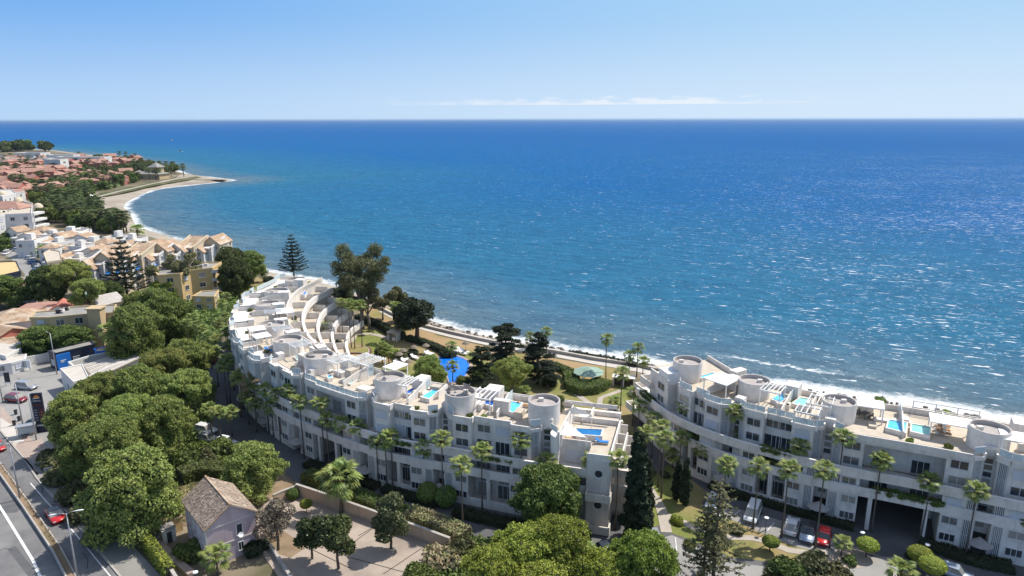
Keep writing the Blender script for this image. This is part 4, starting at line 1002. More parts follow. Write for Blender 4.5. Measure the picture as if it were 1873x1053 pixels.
# sparse grey tree
cl = [((rg.uniform(-1.7,1.7), rg.uniform(-1.7,1.7), 4.9+rg.uniform(-1.7,1.7)), (1.0,1.0,0.9)) for _ in range(14)]
MAT['greyleaf'] = MF('dry_grey_leaves', (0.23, 0.20, 0.14), (0.15, 0.13, 0.095), (0.27, 0.235, 0.17))
proto('greytree', 'sparse tree', [('trunk', limbs_mesh('trunk', 6.5, 0.2, [c[0] for c in cl], 'trunk', 0.5)), ('crown', cloud_mesh('crown', cl, 4200, 0.20, 'greyleaf', 0.9, core=0))])
cl = [((rg.uniform(-1.3,1.3), rg.uniform(-1.3,1.3), 4.6+rg.uniform(-2.2,2.4)), (1.1,1.1,0.9)) for _ in range(16)]
MAT['olive'] = MF('olive_green_leaves', (0.125, 0.135, 0.06), (0.075, 0.085, 0.038), (0.155, 0.16, 0.07))
proto('olive', 'olive tree', [('trunk', limbs_mesh('trunk', 6.5, 0.18, [c[0] for c in cl[::3]], 'trunk', 0.4)), ('crown', cloud_mesh('crown', cl, 7000, 0.26, 'olive', 0.9, core=0.6))])
# eucalyptus: tall, open, clumps on visible limbs (height 20)
def euca(seed, H=20.0, nc=80):
    r_ = random.Random(seed); mb = MB(); cl = []
    mb.tube([(0,0,-.3),(0.1,0,2),(0.3,0.1,4.5)], [0.55,0.42,0.36], 8)
    for k in range(8):
        a = 2*math.pi*k/8+r_.uniform(-.3,.3); R = r_.uniform(2.2,6.0); h = H*r_.uniform(0.62,0.98)-R*0.55
        p0 = Vector((0.3,0.1,3.8+0.2*k)); p2 = Vector((R*math.cos(a),R*math.sin(a),h)); p1 = p0.lerp(p2,0.45)+Vector((0,0,1.2))
        mb.tube([p0,p1,p2],[0.22,0.15,0.06],6,False)
        for j in range(nc//8):
            q = p0.lerp(p2, r_.uniform(0.55,1.1))+Vector((r_.uniform(-1.9,1.9),r_.uniform(-1.9,1.9),r_.uniform(-1.0,1.8)))
            rr_ = r_.uniform(0.7,1.45); cl.append((tuple(q),(rr_,rr_,rr_*0.75)))
            mb.tube([p1.lerp(p2,0.6), q],[0.07,0.03],4,False)
    return [('trunk', mb.mesh('trunk','greytrunk')), ('crown', cloud_mesh('crown', cl, 30000, 0.25, 'euca', 1.2, core=0.28, shell=(0.35,1.35)))]
proto('euca0', 'eucalyptus tree', euca(5)); proto('euca1', 'eucalyptus tree', euca(9, 16.0, 24))
# dark cedar with flat spreading plates (height 12)
def cedar(seed, H=12.0, R=5.5, mat='cedar', n=15000):
    r_ = random.Random(seed); mb = MB(); cl = []
    mb.tube([(0,0,-.3),(0,0,H*0.5),(0.1,0,H*0.94)],[0.42,0.3,0.07],8)
    for k in range(54):
        f = r_.uniform(0.18,1.0); a = r_.uniform(0,2*math.pi); rr_ = R*(1-f*0.72)*r_.uniform(0.35,1.05)
        c = (rr_*math.cos(a), rr_*math.sin(a), H*f+r_.uniform(-.2,.2)); s = r_.uniform(1.0,1.9)*(1-f*0.4)
        cl.append((c,(s,s,s*0.26))); mb.tube([(0,0,c[2]-0.5),c],[0.1,0.03],4,False)
    return [('trunk', mb.mesh('trunk','trunk')), ('crown', cloud_mesh('crown', cl, n+8000, 0.26, mat, 0.6, core=0.6, up=0.6, shell=(0.4,1.3)))]
proto('cedar0','cedar tree',cedar(2)); proto('cedar1','cedar tree',cedar(8))
cl = [((rg.uniform(-3.2,3.2), rg.uniform(-3.2,3.2), 5.2+rg.uniform(-2.0,2.6)), (1.7,1.7,1.0)) for _ in range(26)]
proto('darktree','conifer',[('trunk', limbs_mesh('trunk', 8, 0.45, [c[0] for c in cl[::3]], 'trunk', 0.45)), ('crown', cloud_mesh('crown', cl, 12000, 0.34, 'cedar', 0.8))])
# whorled Norfolk pine / araucaria: tiers of upturned branches (height 14)
def norfolk(seed, H=14.0, R=3.6, mat='cedar', tiers=17, sparse=1.0, shape=1.0, nb=7):
    r_ = random.Random(seed); rn = np.random.default_rng(seed); mb = MB(); P = []; N = []
    mb.tube([(0,0,-.3),(0,0,H*0.6),(0,0,H)],[0.26,0.15,0.03],7)
    for t in range(tiers):
        f = (t+1.0)/(tiers+0.6); z0 = H*(0.10+0.88*f); L = R*(1-f)**shape*r_.uniform(0.88,1.08)+0.25; ph = r_.uniform(0,6)
        for k in range(nb):
            a = ph+2*math.pi*k/nb+r_.uniform(-.15,.15); l = L*r_.uniform(0.8,1.08)
            e = Vector((l*math.cos(a),l*math.sin(a),z0+0.10*l)); s = Vector((0,0,z0)); m_ = s.lerp(e,0.5)-Vector((0,0,0.10*l))
            mb.tube([s,m_,e],[0.05,0.035,0.012],4,False)
            nn = int(l*34*sparse)
            for j in range(nn):
                u = r_.random()**0.8; p = s.lerp(m_,u*2) if u < .5 else m_.lerp(e,u*2-1); w = 0.34*(1-u*0.6)*min(l,2.2)*0.6
                P.append((p.x+r_.gauss(0,w*0.6), p.y+r_.gauss(0,w*0.6), p.z+r_.gauss(0,0.05)-0.04)); N.append((0,0,1))
    V, Q = leaf_quads(np.array(P), np.array(N), 0.24, 0.55, 2.2, rn)
    return [('trunk', mb.mesh('trunk','trunk')), ('crown', npmesh('crown', V, Q, mat))]
proto('norfolk','Norfolk pine',norfolk(3, 14.0, 5.4, 'cedar', 11, 0.8, 0.8, 7))
proto('araucaria','araucaria tree',norfolk(6, 15.0, 4.4, 'olive', 13, 0.36, 0.5, 5))
# columns
def column_clumps(H, R, n, seed):
    r_ = random.Random(seed); out = []
    for i in range(n):
        f = (i+.5)/n; a = i*2.4; w = R*(1-abs(f-0.38)*1.05)
        out.append(((0.4*w*math.cos(a),0.4*w*math.sin(a),0.5+H*f),(w*0.75,w*0.75,H/n*1.6)))
    return out
proto('cypress','cypress tree',[('trunk',limbs_mesh('trunk',3,0.15,[],'trunk')),('crown',cloud_mesh('crown',column_clumps(7,1.15,14,2),5000,0.26,'cedar',0.8,up=0.3))])
r_ = random.Random(4); cl = []
for i in range(46):
    f = i/46; a = i*2.4; w = 2.2*(1-f*0.62)*(0.75+0.3*r_.random()); cl.append(((w*0.62*math.cos(a),w*0.62*math.sin(a),1.0+14.5*f),(w*0.5,w*0.5,0.75)))
proto('columnconifer','columnar conifer',[('trunk',limbs_mesh('trunk',6,0.3,[],'trunk')),('crown',cloud_mesh('crown',cl,14000,0.32,'cedar',0.8,core=0.7))])
# bushes
def bush_clumps(seed, R=1.0, n=9, zf=0.8):
    r_ = random.Random(seed); return [((r_.uniform(-.6,.6)*R, r_.uniform(-.6,.6)*R, r_.uniform(.35,.75)*R*zf),(0.55*R,0.55*R,0.48*R)) for _ in range(n)]
for v, (m, n) in enumerate((('bush',1500),('olive',1300),('broad',1500),('flower',1500),('bright',1500),('cedar',1300))):
    proto('bush%d' % v,'shrub',[('foliage',cloud_mesh('foliage',bush_clumps(v,1.0,9),n,0.17,m,0.8)),])
cl = [((0,0,2.0),(1.15,1.15,0.85))]
proto('lollipop','clipped shrub',[('stem',limbs_mesh('stem',2.4,0.1,[(0.3,0,1.7),(-.3,.2,1.7),(0,-.3,1.7)],'trunk',0.4)),('foliage',cloud_mesh('foliage',cl,3600,0.13,'bright',0.55,core=0.9,shell=(0.95,1.03)))])
cl = [((0,0,1.2),(1.2,1.2,1.15))]
proto('ball','clipped shrub',[('foliage',cloud_mesh('foliage',cl,3000,0.15,'broad',0.6,core=0.9,shell=(0.93,1.04)))])
# far trees, few leaves
for v, m in enumerate(('broad','pinedark','bush')):
    cl = [((rg.uniform(-2,2), rg.uniform(-2,2), 3.2+rg.uniform(-1.3,1.6)), (1.8,1.8,1.3)) for _ in range(8)]
    proto('far%d' % v,'tree',[('trunk',limbs_mesh('trunk',4,0.25,[],'trunk',0.7,n=5)),('crown',cloud_mesh('crown',cl,1300,0.75,m,0.8))])
# palms: fan leaves built one by one
def fan_frond(seed, n=13, L=1.4, pet=1.1):
    r_ = random.Random(seed); mb = MB()
    # leaf runs along +x, rises then droops; z up
    mb.tube([(0,0,0),(pet*0.5,0,0.04),(pet,0,0.0)],[0.035,0.025,0.02],4,False)
    for k in range(n):
        a = -0.98+1.96*k/(n-1); l = L*(1-0.22*abs(a))*r_.uniform(0.9,1.05); dx, dy = math.cos(a), math.sin(a); px, py = -dy, dx; w = 0.085
        fold = 0.05 if k % 2 else -0.05
        A = Vector((pet,0,0)); B = A+Vector((dx*l*0.6,dy*l*0.6,0.06+fold)); C_ = A+Vector((dx*l*0.97,dy*l*0.97,-0.20*l+fold-0.1*abs(a)))
        W = Vector((px*w,py*w,0))
        mb.add([A-W*0.4,A+W*0.4,B+W,B-W,C_],[(0,1,2,3),(3,2,4)])
    return mb.mesh('frond','palm')
FR = [fan_frond(i) for i in range(3)]
def crown_slots(seed, n):
    r_ = random.Random(seed); out = []; ga = math.pi*(3-5**0.5)
    for i in range(n):
        f = i/(n-1); el = math.radians(78-f*118+r_.uniform(-8,8)); out.append((i*ga+r_.uniform(-.2,.2), el, r_.uniform(0.88,1.12)*(0.72+0.4*min(1,f*2.2)), r_.randrange(3)))
    return out
CS = [crown_slots(s, 28) for s in (1,2,3,4)]
def frond_matrix(a, el, sc):
    return Matrix.Rotation(a,4,'Z') @ Matrix.Rotation(-el,4,'Y') @ Matrix.Diagonal((sc,sc,sc,1))
def joined_crown(slots, name='crown', scale=1.0, mat='palm'):
    mb = MB()
    for a, el, sc, k in slots:
        M4 = frond_matrix(a, el, sc*scale); me = FR[k]
        mb.add([M4 @ v.co for v in me.vertices],[list(p.vertices) for p in me.polygons])
    return mb.mesh(name, mat)
JC = [joined_crown(s[::1]) for s in CS]; JD = [joined_crown(s, 'crown', 1.0, 'farpalm') for s in CS]
mb = MB()
for i in range(26):
    a = i*2.4; mb.add([(0.12*math.cos(a-.3),0.12*math.sin(a-.3),0.1),(0.12*math.cos(a+.3),0.12*math.sin(a+.3),0.1),(0.55*math.cos(a+.2),0.55*math.sin(a+.2),-0.55),(0.45*math.cos(a),0.45*math.sin(a),-1.15),(0.55*math.cos(a-.2),0.55*math.sin(a-.2),-0.5)],[(0,1,2,3,4)])
SKIRT = mb.mesh('dead_fronds','deadfrond')
def palm_trunk(H, r=0.17):
    mb = MB(); n = max(4,int(H/1.2)); bend = RNG.uniform(-.25,.25)
    mb.tube([(bend*math.sin(i/n*2.5),0.1*bend*i/n,H*i/n-0.2*(i==0)) for i in range(n+1)],[r*(1.55-0.55*min(1,i/2.0))*(1-0.28*i/n) for i in range(n+1)],8)
    return mb.mesh('trunk','palmtrunk'), (bend*math.sin(2.5),0.1*bend,H)
NPALM = [0]
def palm(x, y, H, label, group=None, scale=0.66, detail=True, skirt=True, yellow=False, cat='palm tree'):
    t = thing('palm_tree', label, cat, (x,y,0), random.uniform(0,6), group); NPALM[0] += 1
    me, top = palm_trunk(H, 0.17*min(1.15,scale)); link('trunk', me, t)
    v = NPALM[0] % 4
    if detail:
        e = link('crown', None, t); e.location = top; e.empty_display_size = 0.3
        for i, (a, el, sc, k) in enumerate(CS[v]):
            link('frond', FR[k], e, mat=frond_matrix(a, el, sc*scale))
    else:
        c = link('crown', JC[v], t); c.location = top; c.scale = (scale,)*3
    if skirt: s = link('dead_fronds', SKIRT, t); s.location = top; s.scale = (scale,)*3
    return t
def plant(key, x, y, s, label, cat=None, group=None, name=None, sz=None, rot=None, z=0.0):
    c, parts = PR[key]
    cat = cat or c
    nm = name or cat.lower().replace(' ', '_')
    r_ = random.uniform(0, 6.28) if rot is None else rot
    if len(parts) == 1:
        o = link(nm, parts[0][1], None, (x,y,z), r_); o.scale = (s,s,sz or s); return tag(o, label, cat, group)
    t = thing(nm, label, cat, (x,y,z), r_, group); t.scale = (s,s,sz or s)
    for pn, me in parts: link(pn, me, t)
    return t
def hedge(pts_px, w, h, mat, label, name='hedge', cat='hedge', dens=60, size=0.2, world=False):
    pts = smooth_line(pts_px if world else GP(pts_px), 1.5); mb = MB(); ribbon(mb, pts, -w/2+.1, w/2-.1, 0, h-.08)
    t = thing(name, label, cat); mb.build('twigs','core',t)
    P = []; N = []
    A = offset_line(pts,-w/2); B = offset_line(pts,w/2)
    for i in range(len(pts)-1):
        l = math.hypot(pts[i+1][0]-pts[i][0],pts[i+1][1]-pts[i][1])
        for (side, nrm) in ((A,-1),(B,1)):
            for _ in range(int(l*h*dens)):
                u = random.random(); p = (side[i][0]*(1-u)+side[i+1][0]*u, side[i][1]*(1-u)+side[i+1][1]*u)
                d = (-(pts[i+1][1]-pts[i][1])/l*nrm,(pts[i+1][0]-pts[i][0])/l*nrm); P.append((p[0]+random.gauss(0,.08),p[1]+random.gauss(0,.08),random.uniform(0.05,h))); N.append((d[0],d[1],.3))
        for _ in range(int(l*w*dens)):
            u = random.random(); k = random.random(); a = (A[i][0]*(1-u)+A[i+1][0]*u,A[i][1]*(1-u)+A[i+1][1]*u); b_ = (B[i][0]*(1-u)+B[i+1][0]*u,B[i][1]*(1-u)+B[i+1][1]*u)
            P.append((a[0]*(1-k)+b_[0]*k,a[1]*(1-k)+b_[1]*k,h+random.gauss(0,.12))); N.append((0,0,1))
    V, Q = leaf_quads(np.array(P),np.array(N),size,0.8)
    link('foliage', npmesh('foliage',V,Q,mat), t); return t

# ------------------------------------------------------------------ palms along the buildings and in the gardens
def crownpalm(px, py, bx, by, label, group=None, **k):
    """px,py: crown in the photo; bx,by: foot. Height follows from the two."""
    x, y = G(bx, by); 
    v = (526.5-py)/FPX; ry = math.cos(PITCH)+v*math.sin(PITCH); rz = -math.sin(PITCH)+v*math.cos(PITCH)
    H = CAM_H+rz*(y/ry); H = max(2.0, min(H, 17.0))
    return palm(x, y, H, label, group, **k)
GL = 'fan palms along the street front of the left block'; GR = 'fan palms along the street front of the right block'; GG = 'fan palms in the seaside garden'
PALMS = [
 (467,737,469,790,'shorter fan palm directly below the yellowing one at the left block',GL,{}),
 (485,710,492,792,'fan palm just right of the yellowing one at the left block',GL,{}),
 (509,719,513,806,'fan palm second to the right of the yellowing one at the left block',GL,{}),
 (551,733,556,838,'fan palm left of the pair before the recessed upper balcony of the left block',GL,{}),
 (588,737,593,850,'fan palm right of the pair before the recessed upper balcony of the left block',GL,{}),
 (626,772,629,862,'left of two fan palms whose crowns touch at the left block',GL,{}),
 (657,779,659,873,'right of two fan palms whose crowns touch at the left block',GL,{}),
 (713,797,717,897,'taller of two fan palms with one merged crown before the loggia',GL,{}),
 (707,806,707,895,'lower of two fan palms with one merged crown before the loggia',GL,{}),
 (772,818,777,908,'fan palm right of the merged pair, before the entrance canopy with two round bushes',GL,{}),
 (810,801,811,930,'tall fan palm standing in line with the entrance canopy of the left block',GL,{}),
 (848,849,845,963,'fan palm with pale sunlit stem standing furthest out into the driveway',GL,{}),
 (880,824,881,938,'fan palm right of the pale stemmed one before the double loggia',GL,{}),
 (949,803,952,936,'tall fan palm behind the rounded pine at the left block',GL,{}),
 (995,843,998,950,'fan palm rising straight out of the rounded pine crown',GL,{}),
 (1080,843,1078,952,'fan palm before the portholes of the left block end tower',GL,{}),
 (1131,840,1123,969,'fan palm at the right corner of the left block, beside the tall columnar conifer',GL,{}),
 (437,690,441,762,'dark shaded fan palm left of the yellowing one',GL,{}),
 (465,697,468,776,'fan palm with yellowing orange fronds at the left block',GL,{'yellow':1}),
 (418,655,421,735,'fan palm right above the parked red car on the inner lane',GL,{}),
 (402,752,405,820,'left of two fan palms at the lane edge by the stone pines','fan palms on the lane beside the pine grove',{}),
 (422,752,424,797,'right of two fan palms at the lane edge by the stone pines','fan palms on the lane beside the pine grove',{}),
 (387,745,389,800,'fan palm half inside the edge of the pine grove','fan palms on the lane beside the pine grove',{}),
 (425,652,428,712,'fan palm closest to the rounded bay at the bend of the left block',GL,{}),
 (440,684,444,748,'fan palm on the lane side under the first rounded bay',GL,{}),
 (621,872,623,938,'thick fan palm with a dense shaggy crown inside the courtyard wall',None,{'scale':1.3}),
 (1148,650,1149,694,'left of three tall fan palms clustered at the sea edge of the garden',GG,{}),
 (1163,636,1164,690,'tallest of three fan palms clustered at the sea edge of the garden',GG,{}),
 (1174,662,1175,700,'lowest of three fan palms clustered at the sea edge of the garden',GG,{}),
 (1136,682,1133,790,'tall fan palm at the garden corner of the right block',GR,{}),
 (1156,717,1156,779,'fan palm against the stepped left end of the right block',GR,{}),
 (1215,742,1214,815,'leftmost fan palm of the long row before the upper storeys of the right block',GR,{}),
 (1248,744,1247,848,'tall fan palm before the bay under the low white roof box',GR,{}),
 (1298,748,1295,864,'fan palm below the large white roof canopy',GR,{}),
 (1336,754,1334,890,'tall fan palm before the louvred stair corner right of the canopy',GR,{}),
 (1460,816,1449,930,'fan palm in front of the blue awning balcony',GR,{}),
 (1541,801,1523,955,'tall fan palm above the parked red car at the right block',GR,{}),
 (1613,842,1593,975,'fan palm with one orange frond left of the drive-through arch',GR,{}),
 (1697,881,1680,993,'fan palm at the right pillar of the drive-through arch',GR,{}),
 (1786,899,1764,1019,'fan palm by the entrance canopy right of the arch',GR,{}),
 (1207,782,1202,892,'left of two slim fan palms on the lawn beside the columnar conifer',GR,{}),
 (1213,802,1208,912,'right of two slim fan palms on the lawn beside the columnar conifer',GR,{}),
 (1228,832,1229,856,'very short young fan palm at the lawn top',None,{}),
 (1279,820,1281,876,'left of two fan palms overlapping above the cypress pair',GR,{}),
 (1296,815,1293,868,'right of two fan palms overlapping above the cypress pair',GR,{}),
 (1329,850,1321,946,'fan palm on the parking edge right of the sparse araucaria',GR,{}),
 (1385,854,1375,968,'fan palm whose foot stands at the nose of the white van',GR,{}),
 (1440,857,1427,985,'fan palm whose foot stands left of the white coupe',GR,{}),
 (1452,872,1449,918,'dark low fan palm behind the coupe',GR,{}),
 (1402,838,1400,908,'dark shaded fan palm against the first band of the right block',GR,{}),
 (1507,860,1490,1004,'fan palm whose foot stands left of the parked red hatchback',GR,{}),
 (1174,792,1176,862,'short fan palm just right of the top of the columnar conifer',GR,{}),
 (533,712,536,815,'slim fan palm squeezed between two others left of the recessed balcony',GL,{'scale':.66}),
 (498,742,500,798,'low fan palm in the dark planting under the left block bend',GL,{'scale':.66}),
 (452,722,455,775,'low shaded fan palm left of the yellowing one',GL,{'scale':.66}),
 (600,765,603,856,'lower fan palm between the balcony pair and the touching pair',GL,{'scale':.6}),
 (690,806,692,888,'small fan palm just left of the merged pair',GL,{'scale':.58}),
 (430,628,433,690,'fan palm rising beside the corner bay of the left block lane',GL,{}),
 (423,602,425,665,'fan palm higher up the lane by the left block',GL,{}),
 (1190,765,1190,838,'slim fan palm right of the stepped end of the right block',GR,{'scale':.62}),
 (1262,790,1262,856,'slim low fan palm between the tall ones of the right block',GR,{'scale':.6}),
 (1165,742,1166,815,'fan palm half hidden by the columnar conifer top',GR,{'scale':.66}),
 (1353,792,1352,885,'fan palm in shade right of the louvred stair corner',GR,{'scale':.6}),
 (1240,800,1242,868,'small fan palm before the ground loggia of the right block',GR,{'scale':.6}),
 (623,552,628,634,'leftmost tall palm in the round flower bed',GG,{}),
 (643,553,643,637,'middle tall palm in the round flower bed',GG,{}),
 (651,560,649,639,'second middle tall palm in the round flower bed',GG,{}),
 (667,555,662,636,'rightmost tall palm in the round flower bed',GG,{}),
 (723,558,724,622,'tall slim palm beside the white garden kiosk',GG,{}),
 (767,560,766,620,'palm with a pale stem in front of the dark spreading conifer',GG,{}),
 (827,632,827,672,'palm behind the swimming pool at the far rim',GG,{}),
 (827,668,828,700,'palm at the near rim of the swimming pool',GG,{}),
 (877,680,875,714,'pale palm before the dark cedar right of the pool',GG,{}),
 (969,615,969,640,'left of two palms standing before the sea behind the cedars',GG,{}),
 (998,606,999,646,'right of two palms standing before the sea behind the cedars',GG,{}),
 (1112,620,1108,701,'lone very tall slim palm between the green pavilion and the sea',GG,{}),
 (597,595,596,634,'left of two palms by the stepped terraces of the left block',GG,{}),
 (606,610,602,637,'right of two palms by the stepped terraces of the left block',GG,{}),
 (697,632,699,662,'upright palm of the small palm group on the lawn',GG,{}),
 (711,637,704,663,'leaning palm of the small palm group on the lawn',GG,{}),
 (716,640,711,664,'lowest palm of the small palm group on the lawn',GG,{}),
 (955,715,956,735,'low bushy palm right behind the roof drums',GG,{}),
 (1106,780,1108,800,'low palm beside the end roof terrace of the left block',GG,{}),
 (1122,735,1124,752,'low palm on the round gravel patch',GG,{}),
 (1055,1026,1056,1075,'large pale green fan palm at the bottom among the bright pines',None,{'scale':1.15}),
 (394,1016,396,1050,'bright low fan palm beside the gable of the lilac house',None,{'scale':0.8}),
 (1536,1003,1537,1018,'small palm in the sunny planting bed by the red hatchback',None,{'scale':0.5}),
 (1640,1045,1642,1075,'broad leaved low palm at the bottom right of the forecourt',None,{'scale':0.8}),
 (205,603,209,660,'drooping palm at the corner of the yellow apartment house',None,{'scale':1.2}),
 (254,418,255,446,'tall lone palm above the terracotta terraces at the bay',None,{'scale':1.5}),
 (83,456,86,476,'palm between the terracotta roofs by the car park',None,{'scale':1.6}),
 (185,490,186,520,'dead topped palm with hanging brown fronds by the awnings',None,{'scale':1.2,'yellow':2}),
]
for px, py, bx, by, lab, grp, kw in PALMS:
    yl = kw.pop('yellow', 0); t = crownpalm(px, py, bx, by, lab, grp, detail=(by > 640), **kw)
    if yl:
        for ch in [o for o in bpy.data.objects if o.parent == t and o.name.startswith('dead')]:
            ch.scale = tuple(1.6*q for q in ch.scale)
        if yl == 1:
            me = joined_crown(CS[0][::2], 'dead_fronds', 1.03, 'deadfrond'); o = link('dead_fronds', me, t); o.location = bpy.data.objects[t.name].children[0].location if False else (0,0,0)
            H = max(v.co.z for v in [c for c in bpy.data.objects if c.parent == t and c.name.startswith('trunk')][0].data.vertices); o.location = (0,0,H+.05)
# rows of palms on the shaded lane beside the far part of the left block
LANE = [(413,540),(405,552),(411,578),(400,590),(412,606),(396,618),(420,628),(340,590),(352,578),(362,592),(370,600),(380,612),(392,640),(408,668)]
for i, (px, py) in enumerate(LANE):
    x, y = G(px, py, 8.0); palm(x, y, 8.0, 'fan palm in the shaded row beside the far curve of the left block', 'fan palms in the shaded row on the lane', detail=False)
# ------------------------------------------------------------------ trees at their places: crown centre in the photo, crown height above ground, scale
MIDZ = {'pine0':8.0,'pine1':8.0,'pine2':8.0,'bigpine0':6.4,'bigpine1':6.4,'broad':6.0,'darkpine':6.8,'bright':5.8}
def tr(key, px, py, zc, s, label, cat=None, group=None, sz=None, name=None):
    mid = MIDZ.get(key, 6.0); q = max(0.85*s, min(1.45*s, zc/mid)); x, y = G(px, py, q*mid); return plant(key, x, y, s, label, cat, group, name, q)
def trb(key, bx, by, s, label, cat=None, group=None, sz=None, name=None):
    x, y = G(bx, by); return plant(key, x, y, s, label, cat, group, name, sz)
PG = 'stone pines of the grove between the highway and the left block'
tr('pine0', 297,668,9.5,0.78,'pine at the upper tip of the grove, below the striped flat roof',group=PG)
tr('pine1', 345,650,9.0,0.86,'rounded pine at the top right of the grove beside the lane',group=PG)
tr('bigpine0', 250,715,8.8,0.82,'wide pine in the upper middle of the grove',group=PG)
tr('pine2', 340,705,8.5,0.80,'pine right of the grove middle with dark trunks under it',group=PG)
tr('pine1', 180,715,8.5,0.75,'pine at the upper left of the grove nearest the parked estate car',group=PG)
tr('bigpine1', 135,760,7.0,0.72,'pine at the left edge of the grove beside the price totem',group=PG)
tr('pine2', 200,800,9.0,0.78,'lighter domed pine standing in front of the others in the grove',group=PG)
tr('bigpine1', 300,770,7.0,0.72,'ragged pine right of the lighter dome',group=PG)
tr('bigpine0', 155,820,6.0,0.62,'darker pine at the lower left of the grove over the service road',group=PG)
tr('pine0', 230,755,9.5,0.75,'pine in the centre of the grove',group=PG)
tr('bigpine0', 238,885,8.0,0.98,'largest rounded pine at the bottom of the grove, over the service road')
trb('bigpine1', 466,914,0.74,'single rounded pine with a clear trunk behind the lilac house',sz=0.86)
tr('bigpine0', 245,600,9.0,0.98,'big bushy pine mass behind the striped roof',group='trees behind the striped roof')
tr('bigpine1', 285,570,9.5,1.0,'taller pine at the back of the mass behind the striped roof',group='trees behind the striped roof')
tr('broad', 325,578,8.5,0.8,'dark leafy tree right of the big pine mass',group='trees behind the striped roof')
tr('pine0', 262,552,9.0,0.8,'light pine top behind the yellow corner apartments',group='trees behind the striped roof')
tr('broad', 72,616,4.6,0.86,'left half of the long dark green ficus in front of the yellow apartments',group='ficus in front of the yellow apartments')
tr('broad', 132,616,4.6,0.84,'right half of the long dark green ficus in front of the yellow apartments',group='ficus in front of the yellow apartments')
tr('pine1', 130,498,10,1.05,'tall flat topped pine beside the street of parked cars')
tr('pine0', 158,528,9.0,0.75,'lower layered pine in front of the tall flat topped one')
tr('darkpine', 85,512,7.5,0.85,'dark round pine left of the tall flat topped one')
tr('broad', 12,525,6.0,1.0,'dark olive tree at the left edge below the street')
tr('bright', 300,526,5.0,0.85,'low bright green tree in front of the ochre apartments')
tr('darkpine', 200,530,5.0,0.6,'small dark tree by the grey green conifer')
trb('norfolk', 234,545,1.5,'grey green pointed conifer in front of the blue awnings',cat='conifer',name='conifer_tree')
trb('euca1', 264,512,1.0,'dark spreading tree beside the pointed conifer, before the terraces')
trb('euca1', 337,545,1.15,'tall thin stemmed tree before the ochre apartments')
for px, py, s, lab in ((350,458,.7,'dark pine left in the belt behind the ochre apartments'),(378,459,.7,'dark pine in the middle of the belt behind the ochre apartments'),(430,498,0.8,'low dark tree in the belt beside the round pine'),(425,478,0.9,'dark shady tree at the foot of the belt'),(398,461,0.65,'lighter tree at the left end of the belt')):
    tr('darkpine', px, py, 8.0, s, lab, group='dark trees in the belt behind the ochre apartments')
tr('bigpine1', 460,482,7.0,0.92,'round dark green pine above the headland lawn')
trb('norfolk', 538,505,1.15,'symmetrical Norfolk pine standing alone before the sea')
trb('cypress', 424,540,1.2,'dark conifer at the left of the headland lawn',cat='conifer',name='conifer_tree')
trb('euca0', 662,600,1.3,'tall open eucalyptus above the curved terraces')
trb('euca1', 676,600,0.95,'lower right limb tree of the eucalyptus pair')
trb('euca1', 700,585,0.62,'slanted small eucalyptus beside the dark conifer')
trb('olive', 733,588,1.15,'light olive tree between the eucalyptus and the dark conifer',sz=1.3)
trb('darktree', 762,618,1.18,'dark spreading conifer above the parched lawn')
trb('darktree', 745,600,0.8,'smaller dark conifer left of the spreading one')
tr('bigpine1', 784,680,5.5,0.58,'round dark green tree left of the swimming pool')
trb('cedar0', 983,702,0.92,'tall dark cedar with flat plates behind the drums')
trb('cedar1', 925,690,1.0,'wide dark cedar left of the tall one')
trb('cedar1', 880,712,0.78,'dark cedar right of the swimming pool')
tr('pine2', 936,676,6.8,0.66,'bright umbrella pine in front of the dark cedars')
trb('darktree', 1002,712,0.42,'low dark rounded tree right of the cedars',cat='shrub',name='shrub')
trb('olive', 640,560,1.0,'small tree over the curved terraces'); trb('darktree', 620,560,0.7,'dark tree over the top of the curved terraces')
# foreground
tr('broad', 1004,905,6.5,0.82,'large rounded dark green tree in front of the left block end')
tr('bright', 960,1010,5.0,0.72,'bright pine at the bottom, left of the pale fan palm',group='bright pines along the bottom edge')
tr('bright', 1020,1000,5.5,0.72,'bright pine at the bottom, behind the pale fan palm',group='bright pines along the bottom edge')
tr('bright', 900,1046,4.5,0.62,'bright low pine at the bottom beside the drooping palm',group='bright pines along the bottom edge')
tr('bright', 1175,1028,5.5,0.66,'bright pine right of the others, beside the silver parked car',group='bright pines along the bottom edge')
tr('bright', 1110,1046,4.0,0.6,'bright pine at the bottom between two others',group='bright pines along the bottom edge')
tr('bright', 985,1062,4.0,0.7,'lowest bright pine at the bottom edge',group='bright pines along the bottom edge')
trb('columnconifer', 1160,985,0.98,'tall dark columnar conifer between the two blocks')
trb('columnconifer', 1176,975,0.72,'lower half of the dark conifer column with light tips')
trb('cypress', 1237,915,0.80,'left and wider of two dark cypresses on the lawn')
trb('cypress', 1250,925,0.80,'right and slimmer of two dark cypresses on the lawn',sz=0.95)
trb('araucaria', 1302,1068,0.95,'sparse araucaria with bare top branches beside the path')
trb('araucaria', 1284,1062,0.70,'shorter araucaria with bare top left of the tall one')
trb('magnolia', 570,1022,0.95,'left of two dark magnolias in the courtyard')
trb('magnolia', 618,1040,1.12,'right and taller of two dark magnolias in the courtyard')
trb('greytree', 508,1005,1.0,'sparse grey brown tree beside the lilac house')
trb('greytree', 497,985,0.72,'small grey tree close to the lilac house wall')
trb('olive', 714,1003,1.05,'slim olive green tree inside the courtyard wall')
trb('lollipop', 560,937,0.75,'small round clipped tree on a stem inside the courtyard')
trb('ball', 535,912,0.75,'round bright shrub at the courtyard wall corner')
